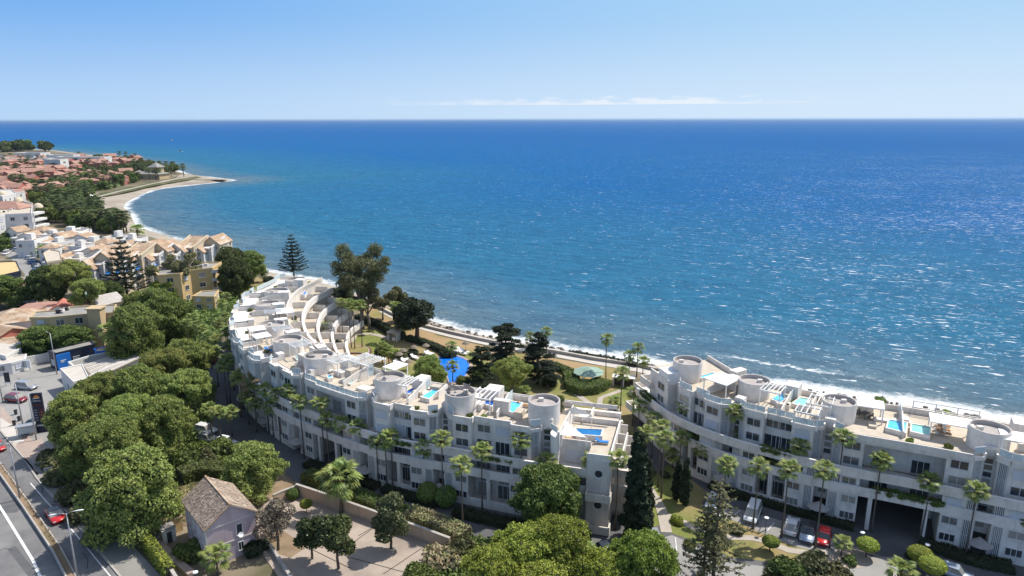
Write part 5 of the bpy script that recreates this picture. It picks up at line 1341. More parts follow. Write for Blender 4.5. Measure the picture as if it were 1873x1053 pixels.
for px, py, s, lab in ((1407,1010,0.95,'round clipped shrub by the curved path'),(1583,1020,1.15,'clipped domed shrub beside the drive'),(1678,1040,1.25,'clipped domed shrub with the lamp beside it'),(1700,1062,1.3,'lowest clipped domed shrub at the bottom right')):
    trb('lollipop', px, py, s, lab, sz=s*0.8)
trb('bush4',1236,958,0.9,'small flat topped shrub where the path forks')
for px, py, s, lab in ((815,925,1.3,'left of two round bushes at the shaded entrance'),(782,918,1.3,'right of two round bushes at the shaded entrance'),(1770,985,1.3,'left of two round bushes at the right block entrance'),(1828,1008,1.1,'right of two round bushes at the right block entrance'),(640,910,1.0,'dark ball bush in the shade of the left block'),(1083,935,0.9,'round bush at the planter of the end tower')):
    trb('ball', px, py, s, lab)
# hedges
hedge([(652,585),(690,597),(718,613),(738,620)],1.6,1.7,'cedar','dark hedge running down between the lawn and the parched grass')
hedge([(745,622),(775,630),(800,640),(830,655)],1.6,1.3,'cedar','dark hedge from the kiosk towards the pool')
hedge([(1010,672),(1030,680),(1052,690)],1.8,1.2,'bush','green hedge behind the green roofed pavilion')
hedge([(1044,712),(1062,718),(1085,716),(1102,706)],3.6,1.8,'broad','thick hedge wrapped round the green roofed pavilion')
hedge([(1040,690),(1046,700),(1044,712)],3.0,1.6,'broad','thick hedge left of the green roofed pavilion')
hedge([(1040,648),(1080,655),(1130,664),(1165,672)],1.1,0.9,'cedar','low dark hedge along the seaside promenade')
hedge([(1590,748),(1620,753),(1680,765)],1.5,1.0,'cedar','low hedge behind the right block by the water')
hedge([(1770,782),(1810,790),(1860,800)],1.6,1.1,'bush','hedge under the white roof frame by the water')
hedge([(560,876),(600,890),(640,905)],2.4,1.5,'bush','green hedge behind the courtyard wall corner')
hedge([(650,915),(700,935),(740,950)],2.4,1.6,'bush','green hedge behind the middle of the courtyard wall')
hedge([(745,948),(800,968),(850,990)],2.6,1.6,'flower','flowering oleander hedge behind the courtyard wall',dens=70)
hedge([(268,1000),(290,1030),(312,1062)],1.0,2.2,'bright','bright creeper hedge on the wall by the lilac house')
hedge([(1300,890),(1340,905),(1400,922),(1480,945),(1560,968)],2.2,0.9,'cedar','dark ground planting along the foot of the right block')
hedge([(1680,995),(1720,1010),(1780,1030),(1850,1045)],2.4,0.7,'cedar','dark ground planting right of the arch')
hedge([(560,850),(620,868),(690,893)],1.8,0.8,'cedar','dark ground planting along the foot of the left block')
hedge([(700,897),(760,915),(800,925)],1.6,0.8,'cedar','dark ground planting left of the shaded entrance')
hedge([(830,938),(900,955),(1000,975),(1080,985)],2.0,0.8,'cedar','dark ground planting along the right half of the left block')
hedge([(330,880),(370,868),(420,872)],3.0,2.0,'bush','shrub border behind the lilac house',dens=40)
# loose shrubs
k = 0
SH = [(100,850,2.6,1,'dry scrub at the foot of the grove by the road'),(118,880,2.4,1,'grey scrub on the verge slope'),(140,910,2.6,1,'grey green scrub above the sidewalk'),(165,950,2.4,1,'scrub under the lowest pine'),(190,985,2.2,1,'scrub by the wall end'),
 (345,850,2.4,0,'green shrub mass under the grove edge'),(375,845,2.2,1,'pale shrub behind the lilac house'),(400,830,2.4,2,'dark shrub by the lane edge'),(352,1018,1.9,0,'dense bright shrub in front of the lilac house'),(335,1015,1.4,2,'darker shrub left of the bright one'),(468,1008,1.6,5,'dark shrub at the gable corner'),
 (735,655,2.0,1,'rounded grey shrub beside the pool lawn'),(752,650,1.6,5,'rounded dark shrub beside the grey one'),(700,648,1.8,5,'dark shrub in the lawn shade'),(722,650,1.5,4,'small bright shrub at the shade edge'),(785,660,1.4,2,'low shrub left of the pool'),(815,652,1.6,5,'low dark planting behind the pool'),(845,700,1.4,2,'shrub at the near pool rim'),
 (1005,705,1.5,5,'rounded shrub under the tall cedar'),(1215,690,1.2,0,'round green bush beside the first drum of the right block'),(1602,742,1.6,2,'spiky bush on the sea side of the right block'),(1730,770,1.6,4,'palm like bush on the sea side'),
 (1180,868,1.3,1,'grey shrub by the path top'),(1215,872,0.9,1,'small grey shrub on the lawn corner'),(1310,985,1.1,1,'straggly shrub under the araucaria'),(1345,975,1.0,1,'straggly brown shrub by the parking'),(1260,1000,0.9,0,'low shrub by the kerb'),
 (1480,1046,2.2,1,'grey green shrub mass at the bottom'),(1440,1060,2.2,0,'shrub mass at the bottom edge'),(1550,1030,0.9,2,'low shrub in the sunny bed'),(1665,1022,0.7,5,'low dark plant at the drive bend'),
 (835,1020,2.2,1,'shrub below the drooping palm'),(800,1040,2.4,3,'bougainvillea and shrubs at the bottom'),(770,1062,2.0,0,'shrub at the bottom edge of the courtyard'),(870,1030,2.0,0,'green shrub left of the bright pines'),
 (65,545,2.2,1,'dry hedge clump by the white house'),(78,568,1.8,0,'rounded shrub by the yellow apartments'),(108,556,2.0,0,'clipped green mound by the yellow apartments'),(330,600,2.4,2,'dark shrub behind the lane'),(375,640,2.6,2,'dark shrub at the lane head'),(390,560,2.6,2,'dark shrub in the shade of the belt'),(450,520,1.8,0,'shrub on the headland lawn edge'),(490,513,1.6,5,'low dark shrub before the Norfolk pine'),
 (600,640,1.6,0,'planting at the foot of the curved terraces'),(612,628,1.4,4,'bright planting by the curved terraces'),(1120,770,1.4,5,'planting by the end terrace'),(590,640,1.6,4,'yellow green planting on the terraces')]
for px, py, s, v, lab in SH: trb('bush%d' % v, px, py, s, lab)
# fill of the shaded undergrowth: far and dense, nobody could count it
def undergrowth(poly_px, n, label, mat, size=0.6, h=1.4):
    P = GP(poly_px); xs_ = [p[0] for p in P]; ys_ = [p[1] for p in P]; pts = []
    while len(pts) < n:
        x = random.uniform(min(xs_),max(xs_)); y = random.uniform(min(ys_),max(ys_)); c = False; j = len(P)-1
        for i in range(len(P)):
            if (P[i][1] > y) != (P[j][1] > y) and x < (P[j][0]-P[i][0])*(y-P[i][1])/(P[j][1]-P[i][1])+P[i][0]: c = not c
            j = i
        if c: pts.append((x,y,abs(random.gauss(0,h*0.45))))
    V, Q = leaf_quads(np.array(pts), np.tile(np.array([[0,0,1.0]]),(n,1)), size, 0.7)
    tag(link('undergrowth', npmesh('undergrowth',V,Q,mat)), label, None, None, 'stuff')
undergrowth([(95,830),(200,760),(395,700),(385,800),(420,838),(330,880),(230,960),(200,1000),(110,880)], 26000, 'low dark undergrowth beneath the pine grove', 'bush', 0.4, 1.0)
undergrowth([(190,600),(400,520),(440,540),(410,600),(395,640),(300,660),(200,660)], 22000, 'low dark undergrowth beneath the trees by the lane', 'broad', 0.5, 1.6)
undergrowth([(380,480),(440,500),(440,545),(400,560),(350,520)], 9000, 'undergrowth beneath the dark belt of trees', 'broad', 0.6, 1.6)
undergrowth([(760,1060),(860,985),(950,1010),(1000,1040),(1200,1050),(1200,1120),(760,1120)], 26000, 'mixed ground planting along the bottom edge', 'bush', 0.35, 1.0)
undergrowth([(1400,1040),(1530,1036),(1560,1060),(1540,1120),(1380,1120)], 9000, 'ground planting at the bottom right', 'olive', 0.35, 0.9)
undergrowth([(-40,286),(250,288),(262,300),(255,330),(200,345),(150,350),(120,352),(-40,352)], 15000, 'garden greenery between the villas of the headland', 'pinedark', 3.2, 4.0)
# grass tufts on verges and lawns
undergrowth([(300,870),(400,868),(470,900),(430,930),(260,980),(230,960)], 7000, 'long dry grass behind the lilac house', 'olive', 0.22, 0.25)
undergrowth([(0,852),(6,850),(112,1004),(104,1006)], 1600, 'dry weeds on the highway median', 'deadfrond', 0.2, 0.5)
# ------------------------------------------------------------------ other buildings
SM = {}
def small_window(w, h, n=2, shut=False):
    k = (round(w,1), round(h,1), n, shut)
    if k not in WM: WM[k] = window_meshes(k[0], k[1], n, shut)
    return WM[k]
def wall_windows(root, a, b_, z0, storeys, sh, ww=1.3, wh=1.2, gap=3.2, shut=0.3, rnd=random, only_facing=True):
    """grid of windows on wall a-b (outward side to the right of a->b for a counter-clockwise plan)"""
    d = Vector((b_[0]-a[0], b_[1]-a[1])); L = d.length
    if L < 2.2: return
    d /= L; n = Vector((d.y, -d.x)); mid = Vector((a[0]+b_[0], a[1]+b_[1]))/2
    if only_facing and n.dot(-mid) < 0: return
    k = max(1, int((L-0.6)/gap)); M4 = Matrix.Identity(4); x = Vector((n.y, -n.x))
    for s in range(storeys):
        for i in range(k):
            c = Vector(a)+d*(L*(i+.5)/k); 
            M4 = Matrix(((x.x,n.x,0,c.x),(x.y,n.y,0,c.y),(0,0,1,z0+0.9+s*sh),(0,0,0,1)))
            me = small_window(ww, wh, 2, rnd.random() < shut)
            f = link('window', me[0], root, mat=M4); link('pane', me[1], f)
def flat_building(name, label, cat, roof_px, h, wall, roof, storeys, parapet=0.35, group=None, ww=1.3, wh=1.2, gap=3.2, world=None, shut=0.3, bits=0):
    P = ccw(world or GP(roof_px, h)); t = thing(name, label, cat, (0,0,0), 0, group)
    mb = MB(); mb.prism(P, 0, h); mb.build('wall', wall, t)
    c = sum((Vector(p) for p in P), Vector((0,0)))/len(P)
    mb = MB(); n = len(P); ins = [tuple(Vector(p)+(c-Vector(p)).normalized()*0.32) for p in P]
    vs = [(p[0],p[1],h+parapet) for p in P]+[(p[0],p[1],h+parapet) for p in ins]+[(p[0],p[1],h-0.4) for p in P]+[(p[0],p[1],h+.02) for p in ins]
    out = [tuple(Vector(p)+(Vector(p)-c).normalized()*0.12) for p in P]
    vs = [(p[0],p[1],h-0.3) for p in out]+[(p[0],p[1],h+parapet) for p in out]+[(p[0],p[1],h+parapet) for p in ins]+[(p[0],p[1],h+.03) for p in ins]
    fs = []
    for i in range(n):
        j = (i+1)%n
        for k in range(3): fs.append((k*n+i,k*n+j,(k+1)*n+j,(k+1)*n+i))
    mb.add(vs, fs); mb.build('parapet', wall, t)
    mb = MB(); mb.add([(p[0],p[1],h+.03) for p in ins],[list(range(n))]); mb.build('roof', roof, t)
    for i in range(n): wall_windows(t, P[i], P[(i+1)%n], 0.2, storeys, (h-0.3)/storeys, ww, wh, gap, shut)
    for _ in range(bits):
        u, v_ = random.random(), random.random(); q = Vector(P[0]).lerp(Vector(P[len(P)//2]), 0.2+0.6*u).lerp(c, 0.3*v_)
        mb = MB(); s = random.uniform(.3,.7); mb.box(q.x-s,q.x+s,q.y-s*.6,q.y+s*.6,h+.035,h+.035+random.uniform(.4,.9)); mb.build(random.choice(['vent_box','chimney']), random.choice(['rim','plaster','dark']), t)
    return t
def house_mesh(w, d, h, rise, kind, over=0.35):
    """returns walls and roof meshes for a w x d house; kind gable / hip / mono"""
    x, y = w/2, d/2; W = MB(); R = MB(); t = 0.16
    if kind == 'gable':
        W.add([(-x,-y,0),(x,-y,0),(x,y,0),(-x,y,0),(-x,-y,h),(x,-y,h),(x,y,h),(-x,y,h),(0,-y,h+rise),(0,y,h+rise)],[(0,1,5,8,4),(1,2,6,5),(2,3,7,9,6),(3,0,4,7)])
        X, Y = x+over, y+over; hh = h-over*rise/x
        for s in (1,-1):
            R.add([(s*X,-Y,hh),(s*X,Y,hh),(0,Y,h+rise),(0,-Y,h+rise),(s*X,-Y,hh+t),(s*X,Y,hh+t),(0,Y,h+rise+t),(0,-Y,h+rise+t)],[(0,1,2,3),(4,7,6,5),(0,3,7,4),(1,5,6,2),(0,4,5,1)])
    elif kind == 'hip':
        W.box(-x,x,-y,y,0,h); X, Y = x+over, y+over; m = max(0.0, Y-X)
        R.add([(-X,-Y,h),(X,-Y,h),(X,Y,h),(-X,Y,h),(0,-m,h+rise),(0,m,h+rise)],[(0,1,4),(1,2,5,4),(2,3,5),(3,0,4,5),(0,3,2,1)])
    else:
        W.add([(-x,-y,0),(x,-y,0),(x,y,0),(-x,y,0),(-x,-y,h),(x,-y,h),(x,y,h+rise),(-x,y,h+rise)],[(0,1,5,4),(1,2,6,5),(2,3,7,6),(3,0,4,7),(4,5,6,7)])
        for s in (-1,1): W.add([(s*x-.2,-y-.3,h-.2),(s*x+.2,-y-.3,h-.2),(s*x+.2,y+.1,h+rise-.2),(s*x-.2,y+.1,h+rise-.2),(s*x-.2,-y-.3,h+.5),(s*x+.2,-y-.3,h+.5),(s*x+.2,y+.1,h+rise+.5),(s*x-.2,y+.1,h+rise+.5)],[(3,2,1,0),(4,5,6,7),(0,1,5,4),(1,2,6,5),(2,3,7,6),(3,0,4,7)])
        R.add([(-x+.21,-y-.3,h-.12),(x-.21,-y-.3,h-.12),(x-.21,y,h+rise+.12),(-x+.21,y,h+rise+.12)],[(0,1,2,3)])
    return W.mesh('wall','plaster'), R.mesh('roof','tile')
def small_house(name, label, cat, x, y, rz, w, d, h, rise, kind, wall, roof, storeys, group=None, gap=3.0, win=True, me=None):
    t = thing(name, label, cat, (x,y,0), rz, group)
    a, b_ = me or house_mesh(w, d, h, rise, kind)
    if not me: a.materials[0] = MAT[wall]; b_.materials[0] = MAT[roof]
    link('wall', a, t); link('roof', b_, t)
    if win:
        c, s = math.cos(rz), math.sin(rz)
        for (p, q) in (((-w/2,-d/2),(w/2,-d/2)),((w/2,-d/2),(w/2,d/2)),((w/2,d/2),(-w/2,d/2)),((-w/2,d/2),(-w/2,-d/2))):
            P = [(p[0]*c-p[1]*s+x,p[0]*s+p[1]*c+y),(q[0]*c-q[1]*s+x,q[0]*s+q[1]*c+y)]
            n = Vector((P[1][1]-P[0][1],-(P[1][0]-P[0][0])))
            if n.dot(-Vector(P[0])) > 0: wall_windows(t, p, q, 0.1, storeys, h/storeys, 1.1, 1.1, gap, 0.2, only_facing=False)
    return t

# lilac house with weathered tile roof
HA = Vector((-38.2,75.3)); HB = Vector((-33.5,79.4)); HC = Vector((-44.4,81.6))
ux = (HB-HA).normalized(); W_ = (HB-HA).length; D_ = (HC-HA).length; rz_h = math.atan2(ux.y, ux.x)
cen = HA+ux*(W_/2)+Vector((-ux.y,ux.x))*(D_/2)
H_ = thing('lilac_house', 'two storey lilac house with a weathered grey brown tile roof by the courtyard', 'house', (cen.x,cen.y,0), rz_h)
wm, rm = house_mesh(W_, D_, 5.5, 2.2, 'gable', 0.3); wm.materials[0] = MAT['lilac']; rm.materials[0] = MAT['oldtile']
link('wall', wm, H_); rf = link('roof', rm, H_)
mb = MB(); X_, Y_ = W_/2+.3, D_/2+.3; hh = 5.5-0.3*2.2/(W_/2); tt = 0.17
for s in (1,-1):
    nrow = 17; ncol = 30
    for i in range(nrow):
        f0, f1 = i/nrow, (i+1)/nrow; x0, x1 = s*X_*(1-f0), s*X_*(1-f1); z0, z1 = hh+tt+(7.7-hh)*f0, hh+tt+(7.7-hh)*f1
        for j in range(ncol):
            y0 = -Y_+2*Y_*j/ncol; y1 = -Y_+2*Y_*(j+0.86)/ncol; jz = random.uniform(0,.06)
            mb.add([(x0,y0,z0+.02+jz),(x0,y1,z0+.02+jz),(x0,(y0+y1)/2,z0+.075+jz),(x1,y0,z1+.005+jz),(x1,y1,z1+.005+jz),(x1,(y0+y1)/2,z1+.05+jz)],[(0,2,5,3),(2,1,4,5),(0,1,2)])
tag(mb.build('roof_tile','oldtile',rf), kind='stuff')
mb = MB(); mb.box(-0.12,0.12,-Y_,Y_,7.78,7.98); mb.build('ridge_tile','tile',rf)
mb = MB()
for s in (1,-1): mb.add([(s*X_,-Y_-.04,hh+.02),(0,-Y_-.04,7.72),(0,-Y_-.04,7.98),(s*X_,-Y_-.04,hh+.26),(s*X_,-Y_+.08,hh+.02),(0,-Y_+.08,7.72),(0,-Y_+.08,7.98),(s*X_,-Y_+.08,hh+.26)],[(0,1,2,3),(4,7,6,5),(3,2,6,7),(0,4,5,1)])
mb.build('verge','tile',rf)
mb = MB(); mb.box(-W_/2-.07,W_/2+.07,-D_/2-.07,-D_/2-.003,5.2,5.38); mb.box(-W_/2-.07,W_/2+.07,-D_/2-.07,-D_/2-.003,2.5,2.66); mb.box(-W_/2-.12,-W_/2-.003,-D_/2-.12,-D_/2+.5,0,5.2); mb.box(-W_/2+.003,-W_/2+.5,-D_/2-.06,-D_/2-.003,0,2.49)
mb.box(-W_/2-.06,-W_/2-.003,-D_/2+.6,D_/2,2.5,2.62)
for q in range(4): y = -D_/2+1.6+q*2.0; mb.box(-W_/2-.05,-W_/2-.003,y,y+.14,2.63,5.2)
mb.build('cornice','lilactrim',H_)
def loc_win(root, x, y, z, nx, ny, w, h, n=2, shut=False):
    me = small_window(w,h,n,shut); f = link('window', me[0], root, mat=Matrix(((ny,nx,0,x),(-nx,ny,0,y),(0,0,1,z),(0,0,0,1)))); link('pane', me[1], f)
loc_win(H_, 0.9, -D_/2, 3.1, 0,-1, 0.7, 1.5, 1); loc_win(H_, 0.9, -D_/2, 0.9, 0,-1, 0.6, 1.1, 2)
for q in range(4):
    y = -D_/2+1.0+q*2.05; loc_win(H_, -W_/2, y, 3.3, -1,0, 0.7, 1.5, 2, q == 1); loc_win(H_, -W_/2, y, 0.9, -1,0, 0.7, 1.2, 2, False)
dish_ = thing('satellite_dish','white satellite dish on the gable window of the lilac house','satellite dish',tuple((HA+ux*(W_/2+.9)+Vector((ux.y,-ux.x))*0.35))+(3.2,),rz_h)
mb = MB(); mb.smooth = True; mb.lathe([(0.001,0),(.18,.03),(.34,.09)],16); o = mb.build('reflector','signwhite',dish_); o.rotation_euler = (math.radians(65),0,0)
mb = MB(); mb.tube([(0,0.3,-.2),(0,0,0)],0.02,5); mb.build('bracket','galv',dish_)
# courtyard walls
def wall_run(label, px, h, mat='wallbeige', w=0.3, cap=True, name='garden_wall', cat='wall'):
    pts = smooth_line(GP(px), 3.0); t = thing(name, label, cat); mb = MB(); ribbon(mb, pts, -w/2, w/2, 0, h); mb.build('masonry', mat, t)
    if cap: mb = MB(); ribbon(mb, pts, -w/2-.05, w/2+.05, h+.002, h+.08); mb.build('coping', 'kerb', t)
    return t
wall_run('long beige courtyard wall in front of the flowering hedge', [(542,905),(600,925),(690,958),(760,983),(822,1007)], 1.9)
wall_run('short beige courtyard wall returning towards the lilac house', [(500,922),(520,913),(542,905)], 1.6)
wall_run('low wall between dry garden and courtyard', [(478,985),(500,1012),(520,1045),(540,1075)], 0.7, 'kerb')
wall_run('grey boundary wall with creeper left of the lilac house', [(262,995),(285,1020),(310,1053),(330,1085)], 1.6, 'wallbeige')
wall_run('low brown parapet walkway in front of the lilac house', [(285,990),(318,1025),(350,1052)], 0.5, 'pinkpave', 0.9, False)
wall_run('low wall beside the gate of the lilac house', [(285,990),(305,978),(322,972)], 0.7, 'kerb')
t = thing('garden_shed','small pale block shed with a flat top beside the lilac house','shed',G(307,985)+(0,), rz_h); mb = MB(); mb.box(-.8,.8,-.9,.9,0,1.9); mb.build('wall','lilactrim',t); mb = MB(); mb.box(-.9,.9,-1,1,1.9,2.0); mb.build('roof','greyroof',t); mb = MB(); mb.box(-.3,.3,-.93,-.9,0.02,1.6); mb.build('door','dark',t)
t = thing('lean_to','small yellow lean-to attached behind the pale shed','shed',G(322,968)+(0,), rz_h); mb = MB(); mb.box(-.7,.7,-.6,.6,0,2.1); mb.build('wall','yellow',t); mb = MB(); mb.box(-.8,.8,-.7,.7,2.1,2.2); mb.build('roof','tile',t)
# seaside: stone wall, kiosk, pavilion
swl = smooth_line(GP([(690,562),(745,588),(800,604),(855,617),(911,629),(1012,645),(1086,659),(1170,672),(1250,691),(1400,716),(1500,732),(1611,748),(1700,761),(1772,776),(1873,795)]),4); swl.append(extend(swl[-2],swl[-1],100))
t = thing('sea_wall','long low stone wall along the beach promenade','wall'); mb = MB(); ribbon(mb, swl, -.3,.3,-2.0,0.75); mb.build('masonry','kerb',t); mb = MB(); ribbon(mb, swl,-.36,.36,.752,.84); mb.build('coping','promenade',t)
MAT['rockm'] = MAT['rock']
P_=[];F_=[];off=0; VV=[]
rv = random.Random(5)
for i in range(340):
    u = rv.random()*(len(Wl)-1); k = int(u); f = u-k
    if k < 2 or k > 14: 
        k = rv.randrange(2,14)
    a = Vector(Wl[k]).lerp(Vector(Wl[k+1]), f); b_ = Vector(Ll[k]).lerp(Vector(Ll[k+1]), f); q = b_.lerp(a, rv.uniform(0.05,0.6)); s = rv.uniform(.25,.7)
    v, fc = ico((q.x,q.y,-0.9*0.5), (s,s*rv.uniform(.7,1.2),s*.6)); v += RNG.normal(0,0.08*s,v.shape); VV.append(v); F_.append(fc+off); off += len(v)
tag(link('shore_rocks', npmesh('shore_rocks', np.concatenate(VV), np.concatenate(F_), 'rock')), 'dark boulders strewn along the foot of the sea wall', None, None, 'stuff')
x, y = G(721,622); t = thing('garden_kiosk','small white garden kiosk at the end of the dark hedge','kiosk',(x,y,0),-.35)
mb = MB(); mb.box(-1.3,1.3,0.9,1.1,0,2.3); mb.box(-1.3,-1.1,-1,0.9,0,2.3); mb.box(1.1,1.3,-1,.9,0,2.3); mb.build('wall','plaster2',t); mb = MB(); mb.box(-1.5,1.5,-1.2,1.25,2.3,2.5); mb.build('roof','deck',t); mb = MB(); mb.box(-.5,.5,-.4,.3,0,.9); mb.build('counter','plaster',t)
x, y = G(1076,700); t = thing('pavilion','green roofed octagonal pavilion sunk in a hedge','pavilion',(x,y,0),.2)
mb = MB(); mb.lathe([(3.4,2.5),(0.05,3.5)],8,close=True); mb.build('roof','greenroof',t); mb = MB()
for k in range(8): a = 2*math.pi*k/8; mb.tube([(2.7*math.cos(a),2.7*math.sin(a),0),(2.7*math.cos(a),2.7*math.sin(a),2.55)],.09,6)
mb.build('post','whitemetal',t)
x, y = G(1140,706); t = thing('service_hut','small open fronted white hut beside the right block corner','hut',(x,y,0),-.25)
mb = MB(); mb.box(-2.2,2.2,.8,1,0,2); mb.box(-2.2,-2.0,-.8,.8,0,2); mb.box(-.1,.1,-.8,.8,0,2); mb.box(2,2.2,-.8,.8,0,2); mb.build('wall','plaster2',t); mb = MB(); mb.box(-2.4,2.4,-1,1.1,2,2.15); mb.build('roof','plaster',t); mb = MB(); mb.box(-1.9,-.2,.5,.79,.1,1.2); mb.box(.2,1.9,.5,.79,.1,1.2); mb.build('shelf','trunk',t)
# swimming pool in the garden
pp = smooth_line(GP([(800,655),(812,651),(835,652),(853,660),(858,672),(850,688),(832,700),(822,700),(815,680),(800,668),(800,655)]),1.5)[:-1]
c = sum((Vector(p) for p in pp),Vector((0,0)))/len(pp); rim_ = [tuple(Vector(p)+(Vector(p)-c).normalized()*0.9) for p in pp]
t = thing('swimming_pool','large free form bright blue swimming pool in the garden','swimming pool')
mb = MB(); n = len(pp); mb.add([(p[0],p[1],.05) for p in rim_]+[(p[0],p[1],.2) for p in rim_]+[(p[0],p[1],.2) for p in pp]+[(p[0],p[1],0.02) for p in pp],[q for i in range(n) for q in ((i,(i+1)%n,n+(i+1)%n,n+i),(n+i,n+(i+1)%n,2*n+(i+1)%n,2*n+i),(2*n+i,2*n+(i+1)%n,3*n+(i+1)%n,3*n+i))]); mb.build('pool_rim','pinkpave',t)
mb = MB(); mb.add([(p[0],p[1],.14) for p in ccw(pp)],[list(range(n))]); mb.build('water','poolblue',t)
# flower bed round the tall palms
fb = smooth_line(GP([(624,635),(640,630),(655,632),(670,636),(674,643),(668,648),(655,645),(640,645),(628,643),(624,635)]),1.0)[:-1]
c = sum((Vector(p) for p in fb),Vector((0,0)))/len(fb); n = len(fb)
t = thing('flower_bed','kidney shaped flower bed with a dark red border and four palms','flower bed')
for nm, k1, z, m in (('border',1.25,.22,'redleaf'),('edging',1.08,.3,'kerb'),('planting',1.0,.34,'bush1')):
    q = [tuple(c+(Vector(p)-c)*k1) for p in fb]; mb = MB(); mb.prism(q, 0, z); mb.build(nm, m if m in MAT else 'lawn', t)
hb = []
# ------------------------------------------------------------------ filling station side
flat_building('workshop','dark low workshop with a blue front panel beside the white billboard wall','workshop',[(88,640),(100,645),(173,628),(166,622)],4.0,'navy','greyroof',1,0.2,gap=6)
x0, y0 = G(100.5,645,4.0); x1, y1 = G(126,639.2,4.0); t = thing('shop_front','bright blue shop front panel with a small white word','shop front')
dv = Vector((x1-x0,y1-y0)).normalized(); nv = Vector((dv.y,-dv.x)); a = Vector((x0,y0))+nv*.5; b_ = Vector((x1,y1))+nv*.5
mb = MB(); mb.prism([tuple(a),tuple(b_),tuple(b_-nv*.35),tuple(a-nv*.35)],0,3.75); mb.build('panel','blue',t)
mb = MB()
for q in range(2): p = a+dv*(0.7+q*0.0)+nv*.02; mb.prism([tuple(p),tuple(p+dv*(1.1-q*.4)),tuple(p+dv*(1.1-q*.4)+nv*.02),tuple(p+nv*.02)],2.2-q*.35,2.4-q*.35)
mb.build('lettering','signwhite',t)
flat_building('blue_building','low blue and white building behind the striped roof','building',[(172,636),(176,643),(215,636),(212,628)],3.6,'blue','greyroof',1,.2,gap=4)
fs = flat_building('station_building','low filling station building with long grey roof strips','station building',[(125,662),(160,690),(195,672),(263,650),(240,636),(165,650)],3.4,'townwhite','greyroof',1,.35,gap=6)
mbs = MB(); A0 = Vector(G(152,668,3.5)); A1 = Vector(G(172,692,3.5)); B0 = Vector(G(232,642,3.5)); B1 = Vector(G(258,652,3.5))
for i in range(9):
    f = i/8.6; a = A0.lerp(A1,f); b_ = B0.lerp(B1,f); ribbon(mbs,[tuple(a),tuple(b_)],-.35,.35,3.44,3.72)
    o = mbs.build('roof_strip','rim' if i % 2 else 'promenade',fs); mbs = MB()
t = flat_building('station_canopy_roof','flat pale roofed wing of the station beside the grove','roof',[(110,673),(134,697),(162,690),(150,665)],4.2,'townwhite','promenade',1,.2,gap=8)
# billboards on a white wall
wall_run('white wall with billboards behind the forecourt',[(-40,680),(0,672),(45,668),(92,658)],2.2,'townwhite',.3,False)
x, y = G(33,676); t = thing('billboard','grey billboard with a dark drawing on the white wall','billboard',(x,y-.3,0),.12)
mb = MB(); mb.box(-3,3,-.1,.1,.8,2.6); mb.build('board','signwhite',t); mb = MB(); mb.box(-2.2,2.2,-.13,-.1,1.0,2.4); mb.build('poster','galv',t); mb = MB(); mb.box(1.0,1.6,-.15,-.131,1.2,2.2); mb.box(.6,.9,-.15,-.131,1.3,1.7); mb.build('drawing','dark',t); mb = MB(); mb.box(-2.8,-2.7,-.05,.05,0,.8); mb.box(2.7,2.8,-.05,.05,0,.8); mb.build('post','galv',t)
# price totem
x, y = G(78,788); yaw = math.atan2(-(G(69,788)[1]-G(86,783)[1]), -(G(69,788)[0]-G(86,783)[0]))
t = thing('price_totem','tall dark fuel price totem with an orange emblem and rows of red numbers','price sign',(x,y,0), math.radians(12))
mb = MB(); mb.box(-.85,.85,-.2,.2,.0,7.6); mb.build('panel','navy',t)
mb = MB(); mb.box(-1.03,-.853,-.22,.22,.0,7.62); mb.build('side_strip','galv',t)
mb = MB(); mb.add([(-.5,-.21,6.75),(.5,-.21,6.75),(.42,-.21,7.05),(.2,-.21,7.25),(-.1,-.21,7.27),(-.35,-.21,7.05)],[(0,1,2,3,4,5)]); mb.build('emblem','logoorange',t)
mb = MB(); mb.add([(-.62,-.212,6.55),(.62,-.212,6.72),(.45,-.212,6.78),(-.55,-.212,6.72)],[(0,1,2,3)]); mb.build('emblem_stripe','signwhite',t)
def text(s, x, z, size, mat, parent, y=-.215):
    c = bpy.data.curves.new('lettering','FONT'); c.body = s; c.size = size; c.extrude = .004; c.align_x = 'CENTER'; c.materials.append(MAT[mat])
    tmp = bpy.data.objects.new('lettering', c); COL.objects.link(tmp); bpy.context.view_layer.update()
    me = bpy.data.meshes.new_from_object(tmp.evaluated_get(bpy.context.evaluated_depsgraph_get())); bpy.data.objects.remove(tmp)
    me.materials.clear(); me.materials.append(MAT[mat])
    o = link('lettering', me, parent); o.location = (x,y,z); o.rotation_euler = (math.pi/2,0,0); return o
text('REPSOL', 0, 6.05, .4, 'signwhite', t)
mb = MB(); mb.box(-.7,.7,-.212,-.2,5.15,5.45); mb.build('stripe','redleaf',t)
for i, (s, col) in enumerate((('1.459','signred'),('1.539','logoorange'),('1.429','logoorange'),('1.519','signred'),('0.999','signred'))):
    text(s, .38, 4.3-i*.48, .36, col, t)
    mb = MB(); mb.box(-.7,-.25,-.212,-.2,4.36-i*.48,4.48-i*.48); mb.build('fuel_name','galv',t)
for i in range(4): mb = MB(); mb.box(-.65+i*.36,-.42+i*.36,-.212,-.2,1.3,1.6); mb.build('symbol','signwhite',t)
x, y = G(50,797); t = thing('bus_shelter','small shelter with a grey roof at the pavement by the totem','bus shelter',(x,y,0),.5)
mb = MB(); mb.box(-1.5,1.5,-.8,.8,2.3,2.42); mb.build('roof','galv',t); mb = MB(); mb.box(-1.4,1.4,.6,.7,.2,2.3); mb.build('back_panel','frost',t); mb = MB()
for sx in (-1.35,1.35):
    for sy in (-.6,.65): mb.box(sx-.05,sx+.05,sy-.05,sy+.05,0,2.3)
mb.build('post','galv',t); mb = MB(); mb.box(-1,1,.1,.5,.4,.48); mb.build('bench','trunk',t)
